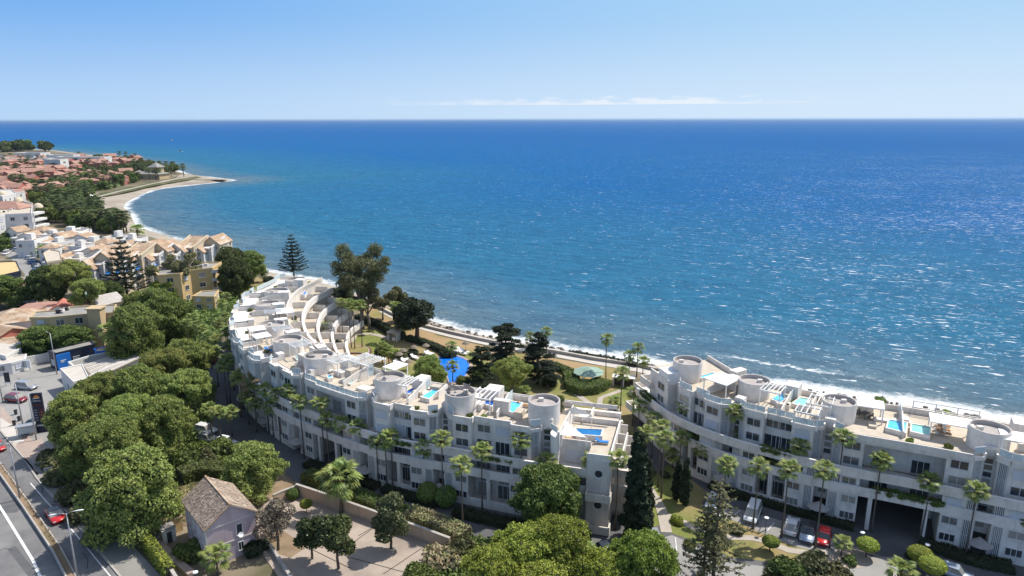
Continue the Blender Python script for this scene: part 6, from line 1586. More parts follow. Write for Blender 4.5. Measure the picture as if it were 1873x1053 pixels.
# ------------------------------------------------------------------ ochre and yellow apartments
yb = flat_building('apartment_house','grey roofed yellow apartment house behind the long ficus','apartment house',[(54.7,579.5),(63,569.7),(115,566),(128,560),(213,556.5),(209,571),(160,573),(91,579.5)],8.6,'tan','greyroof',3,.3,ww=1.6,wh=1.4,gap=3.6,bits=7)
x, y = G(176,572,9); mb = MB(); T_ = Matrix.Translation((x,y,0)) @ Matrix.Rotation(.05,4,'Z'); mb.box(-1.5,1.5,-1.2,1.4,0,10.4,T_); mb.build('stair_tower','tan',yb); mb = MB(); mb.box(-1.8,1.8,-1.5,1.7,10.4,10.7,T_); mb.build('tower_cap','tan',yb)
x, y = G(163,585,6); mb = MB(); T_ = Matrix.Translation((x,y-.6,0)); mb.box(-1.1,1.1,-.6,.8,0,8.4,T_); mb.build('balcony_bay','orange',yb)
yb = flat_building('apartment_house','ochre apartment house with flat roof and side balconies below the terraces','apartment house',[(279,492),(311,482),(330,485),(352,480),(405,479.5),(388,490),(348,494),(330,500),(290,503)],9.6,'yellow','greyroof',3,.4,ww=1.6,wh=1.4,gap=3.4,bits=9)
for px in (392,404):
    for z in (2.6,5.6,8.2):
        x, y = G(px,486,9.6); mb = MB(); T_ = Matrix.Translation((x+1,y-2,z)) @ Matrix.Rotation(.5,4,'Z'); mb.box(-1.2,1.2,-1,1,0,.15,T_); mb.box(-1.2,1.2,-1,-.88,.15,1,T_); mb.build('balcony','plaster',yb)
flat_building('apartment_house','small ochre house with a pale roof right of the flat topped pine','apartment house',[(192,502),(205,492),(232,492),(240,500),(222,505)],6.0,'towncream','deck',2,.3,gap=3)
flat_building('apartment_house','low ochre house deep in the trees beside the lane','apartment house',[(352,541),(368,532),(400,530),(392,542)],4.6,'yellow','greyroof',2,.3,gap=3)
flat_building('garage_hall','dark fronted hall with a yellow upper band at the left edge','hall',[(-40,488),(-20,478),(30,476),(38,494),(-10,505)],6.5,'navy','yellow',1,.3,gap=8)
flat_building('white_hall','low white hall with small windows by the street end','hall',[(20,512),(30,502),(52,510),(66,522),(60,527),(30,524)],4.6,'townwhite','tile',1,.3,gap=3)
for i, (px, py, w, d, h, r_, kd, rz, wall, roof, lab) in enumerate((
  (28,578,13,11,4.2,2.6,'hip',.55,'townwhite','tile','hipped terracotta roof house at the left edge below the street'),
  (70,562,14,6,4,1.2,'gable',1.4,'townwhite','pinkroof','long pinkish roof behind the hipped house'),
  (8,608,10,8,3.6,2.0,'gable',1.1,'redwall','tile','brown walled house with a red tile roof at the left edge'),
  (20,625,12,5,2.6,1.2,'gable',1.45,'redwall','tile','low long red tile roof in front of the brown house'),
  (112,560,5,8,3.6,1.6,'gable',.4,'townwhite','redwall','small dark red roof under the flat topped pine'),
  (165,545,9,7,3.2,1.6,'gable',.9,'townwhite','greenroof','greenish low roof under the layered pine'),
  (190,548,9,7,4.2,1.8,'gable',-.6,'tan','rim','dark grey pitched roof behind the yellow apartments'))):
    x, y = G(px,py,h); small_house('house',lab,'house',x,y,rz,w,d,h,r_,kd,wall,roof,1)
flat_building('white_house','flat white house with two roof openings at the left edge above the forecourt','house',[(-30,640),(0,622),(36,618),(38,636),(10,650)],3.4,'townwhite','promenade',1,.3,gap=4)
flat_building('white_house','low white shed with a pitched edge below the flat white house','shed',[(-20,668),(5,652),(48,646),(46,655),(20,662)],2.6,'townwhite','promenade',1,.2,gap=5)
# ------------------------------------------------------------------ terraces with terracotta roofs by the bay
rt = random.Random(21)
row = [(172,478),(188,476),(205,474),(222,472),(240,469),(257,466),(273,464),(289,461),(305,458),(320,457),(336,454),(352,452),(368,450),(384,448),(398,446)]
for i, (px, py) in enumerate(row):
    x, y = G(px,py-2,10.5); h = 10.6+(i%3)*1.0; col = 'towncream' if i % 3 == 2 else 'townwhite'
    t = small_house('terraced_house','%s terraced house with a steep terracotta roof, %s in the front row by the bay' % ('cream' if i % 3 == 2 else 'white', ['first','second','third','fourth','fifth','sixth','seventh','eighth','ninth','tenth','eleventh','twelfth','thirteenth','fourteenth','last'][i]),'terraced house',x,y,-.12+rt.uniform(-.05,.05),6.6,9,h-1.5,2.6,'mono' if i%2 else 'gable',col,'tile',4,'terraced houses of the front row by the bay',gap=2.4)
    if 2 <= i <= 9 and i != 6:
        for z in (3.4,6.2):
            mb = MB(); mb.add([(-2.8,-4.6,z+1.3),(2.8,-4.6,z+1.3),(2.8,-6.2,z+.7),(-2.8,-6.2,z+.7),(-2.8,-6.2,z+.4),(2.8,-6.2,z+.4)],[(0,1,2,3),(3,2,5,4)])
            mb.build('awning','awnblue' if (i+int(z)) % 3 else ('signred' if i == 4 else 'awnblue'),t)
            mb = MB(); mb.box(-3,3,-5.9,-4.55,z-1.1,z-.95); mb.box(-3,3,-6,-5.9,z-1.1,z-.1); mb.build('balcony','plaster',t)
HS = [house_mesh(8,8,5.5,1.6,k) for k in ('gable','hip','mono')]
for a, b_ in HS: a.materials[0] = MAT['townwhite']
fw = MB(); fw.box(-4,4,-4,4,0,5.5); fw.box(-4,4,-4,-3.8,5.5,6.2); fw.box(-4,4,3.8,4,5.5,6.2); fw.box(-4,-3.8,-3.8,3.8,5.5,6.2); fw.box(3.8,4,-3.8,3.8,5.5,6.2); fw.box(-3.2,-0.8,0.8,3.2,5.5,7.6)
fr_ = MB(); fr_.box(-3.8,3.8,-3.8,3.8,5.5,5.56); HS[2] = (fw.mesh('wall','townwhite'), fr_.mesh('roof','promenade'))
back = [(34,424,0),(48,428,2),(62,425,0),(80,421,1),(98,424,2),(118,432,0),(135,425,2),(155,431,0),(172,440,2),(196,445,1),(215,437,2),(232,450,0),(130,447,1),(105,440,2),(150,452,2),(175,457,0),(60,441,2),(80,437,0),(95,452,1),(120,462,0),(145,466,2),(200,459,0),(258,452,2),(282,449,0),(245,440,2)]
words_ = ['by the car park','under the white hotel','beside the palm','in the back row','in the middle row','close to the beach','at the street corner']
for i, (px, py, kd) in enumerate(back):
    x, y = G(px,py,5.5); t = small_house('town_house','white town house with %s behind the front row of terraces' % ['a gabled terracotta roof','a hipped terracotta roof','a flat roof and roof box'][kd],'house',x,y,rt.uniform(-.35,.1),8,8,5.5,1.6,None,'townwhite','tile',2,'white town houses behind the front row with %s roofs' % ['gabled','hipped','flat'][kd],gap=2.6,me=HS[kd])
    t.scale = (rt.uniform(.75,1.15),rt.uniform(.8,1.3),rt.uniform(.8,1.2))
    if i % 2:
        mb = MB(); s = 3.2; mb.box(-7.2,-4.05,-3.5,3.0,0,rt.uniform(3,6.2)); mb.build('annex','townwhite',t)
flat_building('town_house','blank cream end house of the front terraces beside the car park','house',[(80,462),(92,455),(110,458),(113,474),(86,478)],7.5,'towncream','deck',2,.4,gap=4)
flat_building('town_house','white house with roof terrace and box on top in the back row','house',[(128,420),(150,416),(168,420),(164,428),(134,428)],6.0,'townwhite','promenade',2,.8,gap=3)
# white hotel at the left edge
ht = flat_building('white_hotel','large white terraced hotel at the left edge above the car park','hotel',[(-60,385),(-20,372),(38,366),(60,372),(58,390),(10,392),(-40,400)],13,'townwhite','deck',4,.8,ww=1.6,wh=1.5,gap=4.2,bits=10)
x, y = G(15,378,13); mb = MB(); mb.add([(x-16,y-6,13.3),(x+10,y-6,13.3),(x+10,y+7,13.3),(x-16,y+7,13.3),(x-8,y,16.5),(x+4,y,16.5)],[(0,1,5,4),(1,2,5),(2,3,4,5),(3,0,4)]); mb.build('pitched_roof','pinkroof',ht)
for k in range(4):
    x, y = G(62,384,11); mb = MB(); mb.box(x-1,x+5-k*.8,y-6,y+4,0.5+3*k,1.6+3*k); mb.build('balcony','townwhite',ht)
for px, py in ((4,352),(34,364),(70,375)):
    x, y = G(px,py,14); mb = MB(); mb.smooth = True; mb.lathe([(2.2,13.5),(1.9,14.6),(1.1,15.4),(.001,15.7)],16,(x,y,0)); mb.build('dome','towncream',ht)
flat_building('white_block','white block with stepped roof behind the hotel','building',[(-40,352),(-10,345),(22,345),(30,352),(5,358)],11,'townwhite','promenade',3,.6,gap=5)
flat_building('white_block','pink roofed pale building right of the stepped block','building',[(12,346),(20,341),(42,341),(46,348),(30,350)],7,'townwhite','pinkroof',2,.3,gap=4)
# red resort on the headland
RED = [house_mesh(13,11,6.5,2.4,'hip'), house_mesh(11,16,7.5,2.6,'gable'), house_mesh(15,10,5.5,2.2,'hip')]
for i, (a, b_) in enumerate(RED): a.materials[0] = MAT['redwall']; b_.materials[0] = MAT['pinkroof']
wing = MB(); wing.box(-9,-6.7,-4,2,0,5.2); wing.box(-7,-1,-8.5,-5.6,0,3.8); WING = wing.mesh('wing','redwall')
wr = MB(); wr.add([(-7.4,-8.9,3.8),(-.6,-8.9,3.8),(-.6,-5.4,5.0),(-7.4,-5.4,5.0)],[(0,1,2,3)]); wr.add([(-9.4,-4.4,5.2),(-6.4,-4.4,5.2),(-6.4,2.4,5.2),(-9.4,2.4,5.2),(-7.9,-1,6.8)],[(0,1,4),(1,2,4),(2,3,4),(3,0,4)]); WROOF = wr.mesh('wing_roof','pinkroof')
WN = small_window(1.6,1.5,2,False)
zone = [(-20,296,50),(60,292,26),(130,300,26),(190,289,16),(235,291,8),(-20,315,50),(60,318,50),(120,322,40),(150,328,30),(200,322,16),(0,335,60),(60,338,50),(100,345,14)]
pts = []
for rowy, x0, x1, st in ((289,-30,260,15),(295,-30,262,14),(302,-30,140,15),(309,-30,120,14),(317,-30,180,14),(325,-30,170,15),(334,-30,128,16),(343,-30,118,17),(313,120,232,17),(322,190,225,16)):
    xx = x0
    while xx < x1:
        pts.append((xx+rt.uniform(-4,4), rowy+rt.uniform(-2,2))); xx += st*rt.uniform(.7,1.1)
area = ['in the far row','in the middle rows','in the near rows']
for i, (px, py) in enumerate(pts):
    x, y = G(px,py,6); k = rt.randrange(3); a_ = 0 if py < 304 else (1 if py < 320 else 2)
    t = thing('red_villa','red rendered villa with a pinkish tile roof on the headland, %s' % area[a_],'villa',(x,y,0),rt.choice([0,.5,1.57,2.1])+rt.uniform(-.2,.2),'red villas on the headland %s' % area[a_])
    s = (y/520.0)**.25*rt.uniform(.62,.85); t.scale = (s,s,s*rt.uniform(1.0,1.5))
    link('wall',RED[k][0],t); link('roof',RED[k][1],t); link('wing',WING,t); link('wing_roof',WROOF,t)
    if y < 620:
        for q in range(3): w = link('window',WN[0],t,mat=Matrix.Translation((-4+q*3.5,-5.02 if k==2 else -5.52 if k==0 else -8.02,2.6)) @ Matrix.Rotation(math.pi,4,'Z')); link('pane',WN[1],w)
for i, (px, py, w, d, h, lab) in enumerate(((10,283,95,22,9,'long grey roofed building furthest out on the headland'),(62,277,36,20,13,'grey peaked building furthest out on the headland'),(60,287,70,16,9,'white flat roofed hotel wing, middle of the far row'),(118,281,36,14,12,'white building with a grey top in the far row'),(105,289,20,14,14,'white block with vertical edge in the far row'),(155,285,62,16,11,'rightmost white flat roofed hotel wing of the far row'),(-20,290,60,16,8,'leftmost low white wing of the far row'))):
    x, y = G(px,py,h); flat_building('hotel_wing',lab,'hotel',None,h,'townwhite','greyroof' if i in (0,1) else 'promenade',3,.6,'white hotel buildings at the far point',world=[(x-w/2,y-d/2),(x+w/2,y-d/2-4),(x+w/2,y+d/2-4),(x-w/2,y+d/2)],ww=4,wh=1.7,gap=9)
# dark roofed villa at the beach point
x, y = G(280,325); t = thing('beach_villa','grey hipped roof villa with a tower among palms at the beach point','villa',(x,y,0),-.2)
for (w, d, h, r_, ox, oy) in ((26,14,5,3.5,0,0),(9,9,11,4.5,3,3),(11,11,4,4,-17,4)):
    a, b_ = house_mesh(w,d,h,r_,'hip',1.2); a.materials[0] = MAT['tan']; b_.materials[0] = MAT['greyroof']
    link('wall',a,t,(ox,oy,0)); link('roof',b_,t,(ox,oy,0))
for q in range(6): w = link('window',WN[0],t,mat=Matrix.Translation((-10+q*4,-7.02,1.5)) @ Matrix.Rotation(math.pi,4,'Z')); link('pane',WN[1],w)
for q, (px, py) in enumerate(((158,366),(164,362),(168,368))):
    x, y = G(px,py); t = thing('beach_tent','white beach tent at the edge of the palms, number of three by the wide sand' if False else 'white peaked beach tent where the trees meet the wide grey sand','tent',(x,y,0),.2,'white beach tents'); mb = MB(); mb.lathe([(3.4,2.4),(.1,4.0)],4,close=True); mb.build('canopy','fabric',t); mb = MB()
    for k in range(4): a = k*math.pi/2; mb.tube([(3.2*math.cos(a),3.2*math.sin(a),0),(3.2*math.cos(a),3.2*math.sin(a),2.4)],.12,5)
    mb.build('pole','galv',t)
# trees of the headland and the town
def inpoly(x, y, P):
    c = False; j = len(P)-1
    for i in range(len(P)):
        if (P[i][1] > y) != (P[j][1] > y) and x < (P[j][0]-P[i][0])*(y-P[i][1])/(P[j][1]-P[i][1])+P[i][0]: c = not c
        j = i
    return c
def scatter_trees(poly, n, smin, smax, lab, grp, palms=0.25, seed=1):
    r_ = random.Random(seed); P = poly; xs_ = [p[0] for p in P]; ys_ = [p[1] for p in P]; k = 0
    while k < n:
        px, py = r_.uniform(min(xs_),max(xs_)), r_.uniform(min(ys_),max(ys_))
        if not inpoly(px,py,P): continue
        x, y = G(px,py); s = r_.uniform(smin,smax)
        if r_.random() < palms:
            t = thing('palm_tree','palm tree '+lab,'palm tree',(x,y,0),r_.uniform(0,6),'palm trees '+grp); me = PT[r_.randrange(3)]; link('trunk',me,t); c = link('crown',JD[r_.randrange(4)],t); c.location = (0,0,9); c.scale = (1.5,1.5,1.3)
        else: plant('far%d' % r_.randrange(3), x, y, s, 'leafy tree '+lab, 'tree', 'trees '+grp)
        k += 1
PT = []
for _ in range(3): mb = MB(); mb.tube([(0,0,-.2),(.1,0,5),(0,0,9)],[.35,.28,.24],6); PT.append(mb.mesh('trunk','palmtrunk'))
scatter_trees([(75,385),(60,362),(100,350),(150,345),(175,350),(172,372),(182,390),(205,405),(225,420),(200,425),(160,420),(110,415),(80,400)],150,.9,1.5,'in the dense park between the hotel and the wide sand','in the park by the wide sand',.4,3)
scatter_trees([(100,350),(150,322),(240,298),(290,305),(260,330),(200,345),(150,347)],75,1.0,1.7,'between the red villas and the beach','between the red villas and the beach',.3,4)
scatter_trees([(-30,290),(250,288),(250,300),(120,312),(-30,312)],105,.8,1.4,'among the far red villas','among the far red villas',.3,5)
scatter_trees([(-30,312),(120,312),(130,340),(100,352),(-30,352)],85,.7,1.25,'among the near red villas','among the near red villas',.2,6)
scatter_trees([(250,312),(280,306),(318,310),(342,318),(335,326),(300,329),(270,332)],42,1.2,1.9,'round the villa at the beach point','round the beach villa',.6,7)
scatter_trees([(2,273),(92,272),(92,275),(2,276)],18,2.6,3.8,'on the furthest point before the open sea','on the furthest point',0,8)
scatter_trees([(215,410),(235,420),(232,432),(200,430)],7,1,1.3,'on the sand behind the town','on the sand',1,9)
scatter_trees([(0,430),(20,430),(24,450),(0,470)],8,.8,1.3,'beside the street of parked cars','beside the street',0,10)
tag(rb('coastal_path', smooth_line(GP([(182,357),(210,350),(240,343),(275,335),(310,329)]),6), -1.5, 1.5, 0, .12, 'path'))
# open white frame on the rear roof edge of the right block
x, y = G(1738,768,14.2); s_ = BR.proj(x,y); mb = MB()
for k in range(4): bbox(mb,BR,s_-3.9+2.6*k-.07,s_-3.9+2.6*k+.07,-13.7,-13.56,DECK,14.6)
bbox(mb,BR,s_-4,s_+4,-13.72,-13.56,14.603,14.75); bbox(mb,BR,s_-4,s_+4,-13.7,-13.58,13.7,13.8); mb.build('roof_frame','whitemetal',blkR)
# ------------------------------------------------------------------ vehicles
def paint(name, c, metal=0.0):
    m, nt, b, _ = nodes_of(name); b.inputs['Base Color'].default_value = c4(c); b.inputs['Roughness'].default_value = 0.28; b.inputs['Metallic'].default_value = metal
    b.inputs['Coat Weight'].default_value = 0.6; b.inputs['Coat Roughness'].default_value = 0.05
    p = pos(nt); nt.links.new(mix(nt, ramp(nt, noise(nt, 3.0, 3, .6, p), .4, .8), c, tuple(q*.86 for q in c)), b.inputs['Base Color']); return m
PAINT = {'white': paint('white_car_paint',(.72,.72,.72)), 'red': paint('red_car_paint',(.55,.02,.02)), 'silver': paint('silver_car_paint',(.42,.44,.46),.4), 'blue': paint('blue_car_paint',(.03,.10,.28),.2), 'dark': paint('dark_car_paint',(.03,.035,.04),.2), 'maroon': paint('maroon_car_paint',(.22,.02,.03),.2), 'lightblue': paint('pale_blue_car_paint',(.35,.42,.52),.3)}
for k, v in list(PAINT.items()): MAT['paint_'+k] = v
WH = MB(); WH.smooth = False
for (r0, x0, x1, m) in ((.33,-.11,.11,0),(.21,-.115,.115,1)):
    WH.m = m; n = 16; vs = [(x, r0*math.cos(2*math.pi*k/n), r0*math.sin(2*math.pi*k/n)) for x in (x0,x1) for k in range(n)]
    WH.add(vs, [list(range(n))[::-1], list(range(n,2*n))]+[(k,(k+1)%n,n+(k+1)%n,n+k) for k in range(n)])
WHEEL = WH.mesh('wheel',['black','chrome'])
CARM = {}
def car_meshes(kind, col, roofcol=None):
    key = (kind,col,roofcol)
    if key in CARM: return CARM[key]
    L, W, Hb, Ht = {'hatch':(4.0,1.75,.86,1.48),'suv':(4.5,1.85,.98,1.66),'van':(4.8,1.9,1.02,1.9),'coupe':(4.6,1.88,.92,1.45),'estate':(4.7,1.85,.95,1.7)}[kind]
    y0, y1 = -L/2, L/2; hw = W/2
    # body stations along y (front = -y): (y, half width, bottom, shoulder z)
    st = [(y0,hw*.72,.42,.58),(y0+.12,hw*.9,.28,.68),(y0+.55,hw*.98,.22,Hb*.86),(y0+1.1,hw,.22,Hb*.95),(0,hw,.22,Hb),(y1-.9,hw,.22,Hb),(y1-.25,hw*.96,.24,Hb*.97),(y1-.03,hw*.86,.35,Hb*.85)]
    B = MB(); B.smooth = True; vs = []
    for y, w, zb, zt in st: vs += [(-w*.9,y,zb),(-w,y,zb+.18),(-w,y,zt-.14),(-w*.9,y,zt),(w*.9,y,zt),(w,y,zt-.14),(w,y,zb+.18),(w*.9,y,zb)]
    n = 8; fs = []
    for i in range(len(st)-1):
        for k in range(n): fs.append((i*n+k,(i+1)*n+k,(i+1)*n+(k+1)%n,i*n+(k+1)%n))
    fs += [list(range(n)), [(len(st)-1)*n+k for k in range(n)][::-1]]
    B.add(vs, fs); body = B.mesh('body','paint_'+col)
    c0, c1, c2, c3 = {'hatch':(y0+.95,y0+1.55,y1-.75,y1-.15),'suv':(y0+1.1,y0+1.75,y1-.6,y1-.12),'van':(y0+.75,y0+1.45,y1-.3,y1-.06),'coupe':(y0+1.2,y0+1.95,y1-1.35,y1-.25),'estate':(y0+1.1,y0+1.8,y1-.55,y1-.1)}[kind]
    g = MB(); a, b_ = hw*.93, hw*.74; zb = Hb-.06
    g.add([(-a,c0,zb),(a,c0,zb),(a,c3,zb),(-a,c3,zb),(-b_,c1,Ht-.04),(b_,c1,Ht-.04),(b_,c2,Ht-.04),(-b_,c2,Ht-.04)],[(0,1,5,4),(1,2,6,5),(2,3,7,6),(3,0,4,7)])
    r = MB(); r.smooth = False
    r.add([(-b_-.02,c1-.04,Ht-.06),(b_+.02,c1-.04,Ht-.06),(b_+.02,c2+.04,Ht-.06),(-b_-.02,c2+.04,Ht-.06),(-b_+.1,c1+.15,Ht),(b_-.1,c1+.15,Ht),(b_-.1,c2-.1,Ht),(-b_+.1,c2-.1,Ht)],[(0,1,5,4),(1,2,6,5),(2,3,7,6),(3,0,4,7),(4,5,6,7)])
    def pil(ya, yb):
        for s in (-1,1):
            r.add([(s*(a+.012),ya-.05,zb),(s*(a+.012),ya+.05,zb),(s*(b_+.012),yb+.05,Ht-.05),(s*(b_+.012),yb-.05,Ht-.05)],[(0,1,2,3)])
    pil(c0+.05,c1+.02); pil((c0+c3)/2,(c1+c2)/2); pil(c3-.08,c2-.05)
    CARM[key] = (body, g.mesh('windows','glass'), r.mesh('roof','paint_'+(roofcol or col)), L, W, Hb); return CARM[key]
HL = MB(); HL.box(-.17,.17,-.03,.03,-.06,.06); HLM = HL.mesh('headlight','signwhite'); HL = MB(); HL.box(-.14,.14,-.02,.02,-.08,.08); TLM = HL.mesh('tail_light','signred'); HL = MB(); HL.box(-.26,.26,-.012,.012,-.055,.055); PLM = HL.mesh('number_plate','signwhite')
def car(px, py, rz, kind, col, label, roofcol=None, group=None, detail=True):
    x, y = G(px,py); t = thing('parked_car' if px > 130 or py < 600 else 'car', label, 'van' if kind == 'van' else 'car',(x,y,0.06),rz,group)
    b, g, r, L, W, Hb = car_meshes(kind,col,roofcol); link('body',b,t); link('windows',g,t); link('roof',r,t)
    for sx in (-1,1):
        for yy in (-L*.31,L*.30): link('wheel',WHEEL,t,(sx*(W/2-.06),yy,.33))
        if detail: link('headlight',HLM,t,(sx*W*.33,-L/2+.06,.62)); link('tail_light',TLM,t,(sx*W*.38,L/2-.05,.74))
    if detail: link('number_plate',PLM,t,(0,L/2+.0,.55))
    return t
RD = math.atan2(73.7-98.1, -54.7+81.3)     # road direction
car(102,946,RD+math.pi/2-.02,'coupe','red','red car driving on the service road, half beside the tree shade',roofcol='dark')
car(-4,820,RD+math.pi/2,'hatch','red','red car cut by the left picture edge on the road')
car(49,709,1.35,'estate','silver','silver estate car crossing the filling station forecourt')
car(30,732,1.35,'suv','maroon','dark red car on the forecourt in front of the silver one')
car(68,778,1.4,'hatch','dark','dark car half hidden behind the price totem')
car(88,770,1.2,'hatch','lightblue','pale car showing behind the totem at the grove edge')
vdir = -.52
car(1303,925,vdir,'hatch','white','white car half hidden by the sparse araucaria')
car(1375,947,vdir,'van','white','white van like car with a dark roof window beside the palm foot')
car(1446,970,vdir+math.pi,'coupe','white','white coupe seen from behind in the parking bay')
car(1476,983,vdir,'suv','lightblue','pale blue car with a black roof in the parking bays',roofcol='dark')
car(1505,990,vdir,'hatch','red','red hatchback in the last parking bay')
car(1195,993,0.02,'hatch','silver','silver car behind the bright pine at the bottom')
car(1742,1056,.9,'hatch','lightblue','pale car cut by the bottom edge in the building shade')
car(395,650,2.75,'hatch','silver','silver car parked on the lane under the left block')
car(389,663,2.75,'hatch','maroon','dark red car parked on the lane under the left block')
car(404,636,2.75,'suv','blue','blue car parked further up the lane')
car(413,812,1.2,'hatch','white','white car parked at the lane edge by the pines')
car(376,790,1.2,'suv','white','upper white car in the shade right of the pine trunks')
car(379,805,1.2,'hatch','silver','lower pale car in the shade right of the pine trunks')
car(1108,1018,.3,'hatch','silver','pale car glimpsed between the bright pines at the bottom')
cols = ['dark','silver','white','white','white','silver','white','white','white','blue','dark','white','blue','white']
cpos = [(13,449),(20,451),(27,454),(34,457),(40,460),(45,464),(50,468),(55,472),(60,476),(64,481),(68,486),(70,491),(70,497),(68,503)]
ordn = ['first','second','third','fourth','fifth','sixth','seventh','eighth','ninth','tenth','eleventh','twelfth','thirteenth','last']
for i, (px, py) in enumerate(cpos): car(px,py,1.5,'hatch' if i%3 else 'suv',cols[i],'%s car, %s counted from the far end of the town street row' % (cols[i],ordn[i]),group='cars parked in a row on the town street',detail=False)
car(52,518,.6,'hatch','silver','silver car by the white hall at the street end'); car(12,463,.3,'van','white','white van parked across from the row of cars',detail=False)
# boat shaped awning cars omitted; bay lines
mb = MB()
for a, b_ in (((1327,934),(1312,948)),((1352,936),(1335,950)),((1387,950),(1371,965)),((1415,958),(1402,973)),((1438,966),(1424,980)),((1522,993),(1507,1010)),((1300,924),(1290,932)),((1204,975),(1207,1005)),((1234,985),(1236,1010))):
    ribbon(mb, GP([a,b_]), -.06,.06,.05,.135)
tag(mb.build('parking_lines','paint'),kind='structure')
# ------------------------------------------------------------------ lamps, bollards, signs
def street_lamp(px, py, H, label, double=False, yaw=0.0, arm=1.6, mat='galv'):
    x, y = G(px,py); t = thing('street_lamp',label,'street lamp',(x,y,0),yaw)
    mb = MB(); mb.tube([(0,0,0),(0,0,H*.5),(0,0,H)],[.13,.1,.06],8); mb.build('pole',mat,t)
    for s in ((-1,1) if double else (1,)):
        mb = MB(); mb.tube([(0,0,H-.1),(s*arm*.5,0,H+.12),(s*arm,0,H+.15)],.035,6); a = mb.build('arm',mat,t)
        mb = MB(); mb.smooth = True; vs = []
        for k, (u, w, hh) in enumerate(((0,.06,.05),(.25,.16,.09),(.7,.17,.08),(.95,.05,.03))): vs += [(s*(arm+u),-w,H+.15),(s*(arm+u),0,H+.15+hh),(s*(arm+u),w,H+.15),(s*(arm+u),0,H+.11)]
        mb.add(vs,[(i*4+k,i*4+(k+1)%4,(i+1)*4+(k+1)%4,(i+1)*4+k) for i in range(3) for k in range(4)]+[(0,1,2,3),(12,13,14,15)]); mb.build('lamp_head','signwhite' if double else mat,t)
street_lamp(142,1062,9.4,'double armed street lamp on the median beside the red car',True,.35,.9)
street_lamp(36,912,9.2,'double armed street lamp on the median nearer the filling station',True,.35,.9)
street_lamp(104,683,9.6,'tall curved street lamp in front of the blue shop panel',False,2.6,.8)
street_lamp(41,774,8.0,'street lamp with a drooping arm behind the red estate car',False,2.9,1.6)
street_lamp(5,735,8.0,'thin street lamp at the left edge of the forecourt',False,2.9,.6)
street_lamp(66,803,8.8,'thin curved street lamp just left of the price totem',False,2.4,.6)
def garden_lamp(px, py, H, label):
    x, y = G(px,py); t = thing('garden_lamp',label,'garden lamp',(x,y,0)); mb = MB(); mb.tube([(0,0,0),(0,0,H)],[.06,.045],7); mb.build('pole','darkmetal',t)
    mb = MB(); mb.lathe([(.05,H),(.3,H+.05),(.3,H+.14),(.05,H+.2),(.001,H+.2)],14); mb.build('lamp_head','signwhite',t)
garden_lamp(1398,979,2.5,'garden lamp between the white van and the coupe'); garden_lamp(1189,978,2.6,'garden lamp at the lawn edge above the silver car'); garden_lamp(1572,1006,2.4,'garden lamp behind the left domed shrub'); garden_lamp(1690,1032,2.6,'garden lamp inside the domed shrub by the drive')
garden_lamp(360,1075,2.2,'low lamp by the lilac house garden')
for i, (px, py, lab) in enumerate(((17,727,'dark litter bin by the road furthest up'),(18,725,''),(29,756,'dark litter bin beside the kiosk strip'),(35,768,'second dark bin by the pavement'),(26,776,'third dark bin by the pavement'))):
    if not lab: continue
    x, y = G(px,py); t = thing('litter_bin',lab,'litter bin',(x,y,0)); mb = MB(); mb.lathe([(.25,0),(.3,.9),(.001,.95)],10); mb.build('bin_body','darkmetal',t); mb = MB(); mb.lathe([(.32,.9),(.32,1.0),(.001,1.05)],10); mb.build('lid','black',t)
x, y = G(15,703); t = thing('notice_board','upright dark notice board on the forecourt','notice board',(x,y,0),.3); mb = MB(); mb.box(-.5,.5,-.05,.05,.8,3.0); mb.build('board','dark',t); mb = MB(); mb.box(-.45,-.38,-.04,.04,0,.8); mb.box(.38,.45,-.04,.04,0,.8); mb.build('post','galv',t)
x, y = G(92,880); t = thing('road_sign','rectangular grey sign on a post at the bend of the sidewalk','road sign',(x,y,0),.5); mb = MB(); mb.box(-.6,.6,-.03,.03,1.6,2.6); mb.build('sign_panel','galv',t); mb = MB(); mb.tube([(0,0.05,0),(0,0.05,2.6)],.04,6); mb.build('post','galv',t)
# ------------------------------------------------------------------ garden and roof furniture
def lounger_meshes(mat):
    f = MB(); f.box(-.32,.32,-.95,.95,.26,.32); 
    for sx in (-.28,.28):
        for sy in (-.85,.85): f.box(sx-.03,sx+.03,sy-.03,sy+.03,0,.26)
    c = MB(); c.box(-.3,.3,-.95,.3,.322,.42); c.add([(-.3,.3,.34),(.3,.3,.34),(.3,.95,.78),(-.3,.95,.78),(-.3,.3,.44),(.3,.3,.44),(.3,.9,.86),(-.3,.9,.86)],[(3,2,1,0),(4,5,6,7),(0,1,5,4),(1,2,6,5),(2,3,7,6),(3,0,4,7)])
    return f.mesh('frame','whitemetal'), c.mesh('mattress',mat)
LO = {'white': lounger_meshes('fabric'), 'wood': lounger_meshes('wood'), 'blue': lounger_meshes('awnblue')}
def lounger(px, py, rz, label, z=0.08, kind='white', group=None, s=1.0):
    x, y = G(px,py,z); t = thing('sun_lounger',label,'sun lounger',(x,y,z),rz,group); t.scale = (s,s,s); link('frame',LO[kind][0],t); link('mattress',LO[kind][1],t)
for px, py, rz, lab in ((755,653,.9,'upper white lounger under the right thatched parasol'),(758,656,.9,'lower white lounger under the right thatched parasol'),(739,656,.9,'upper white lounger of the middle pair on the lawn'),(741,659,.9,'lower white lounger of the middle pair on the lawn'),(731,659,.9,'white lounger beside the small straw parasol'),(740,663,.9,'long white lounger below the straw parasol'),(729,665,.9,'upper white lounger of the left pair'),(727,668,.9,'lower white lounger of the left pair'),
     (783,650,.9,'dark blue lounger by the round grey shrub'),(786,648,1.0,'white lounger nearest the round grey shrub')): lounger(px,py,rz,lab,group='loungers on the garden lawn',s=1.25)
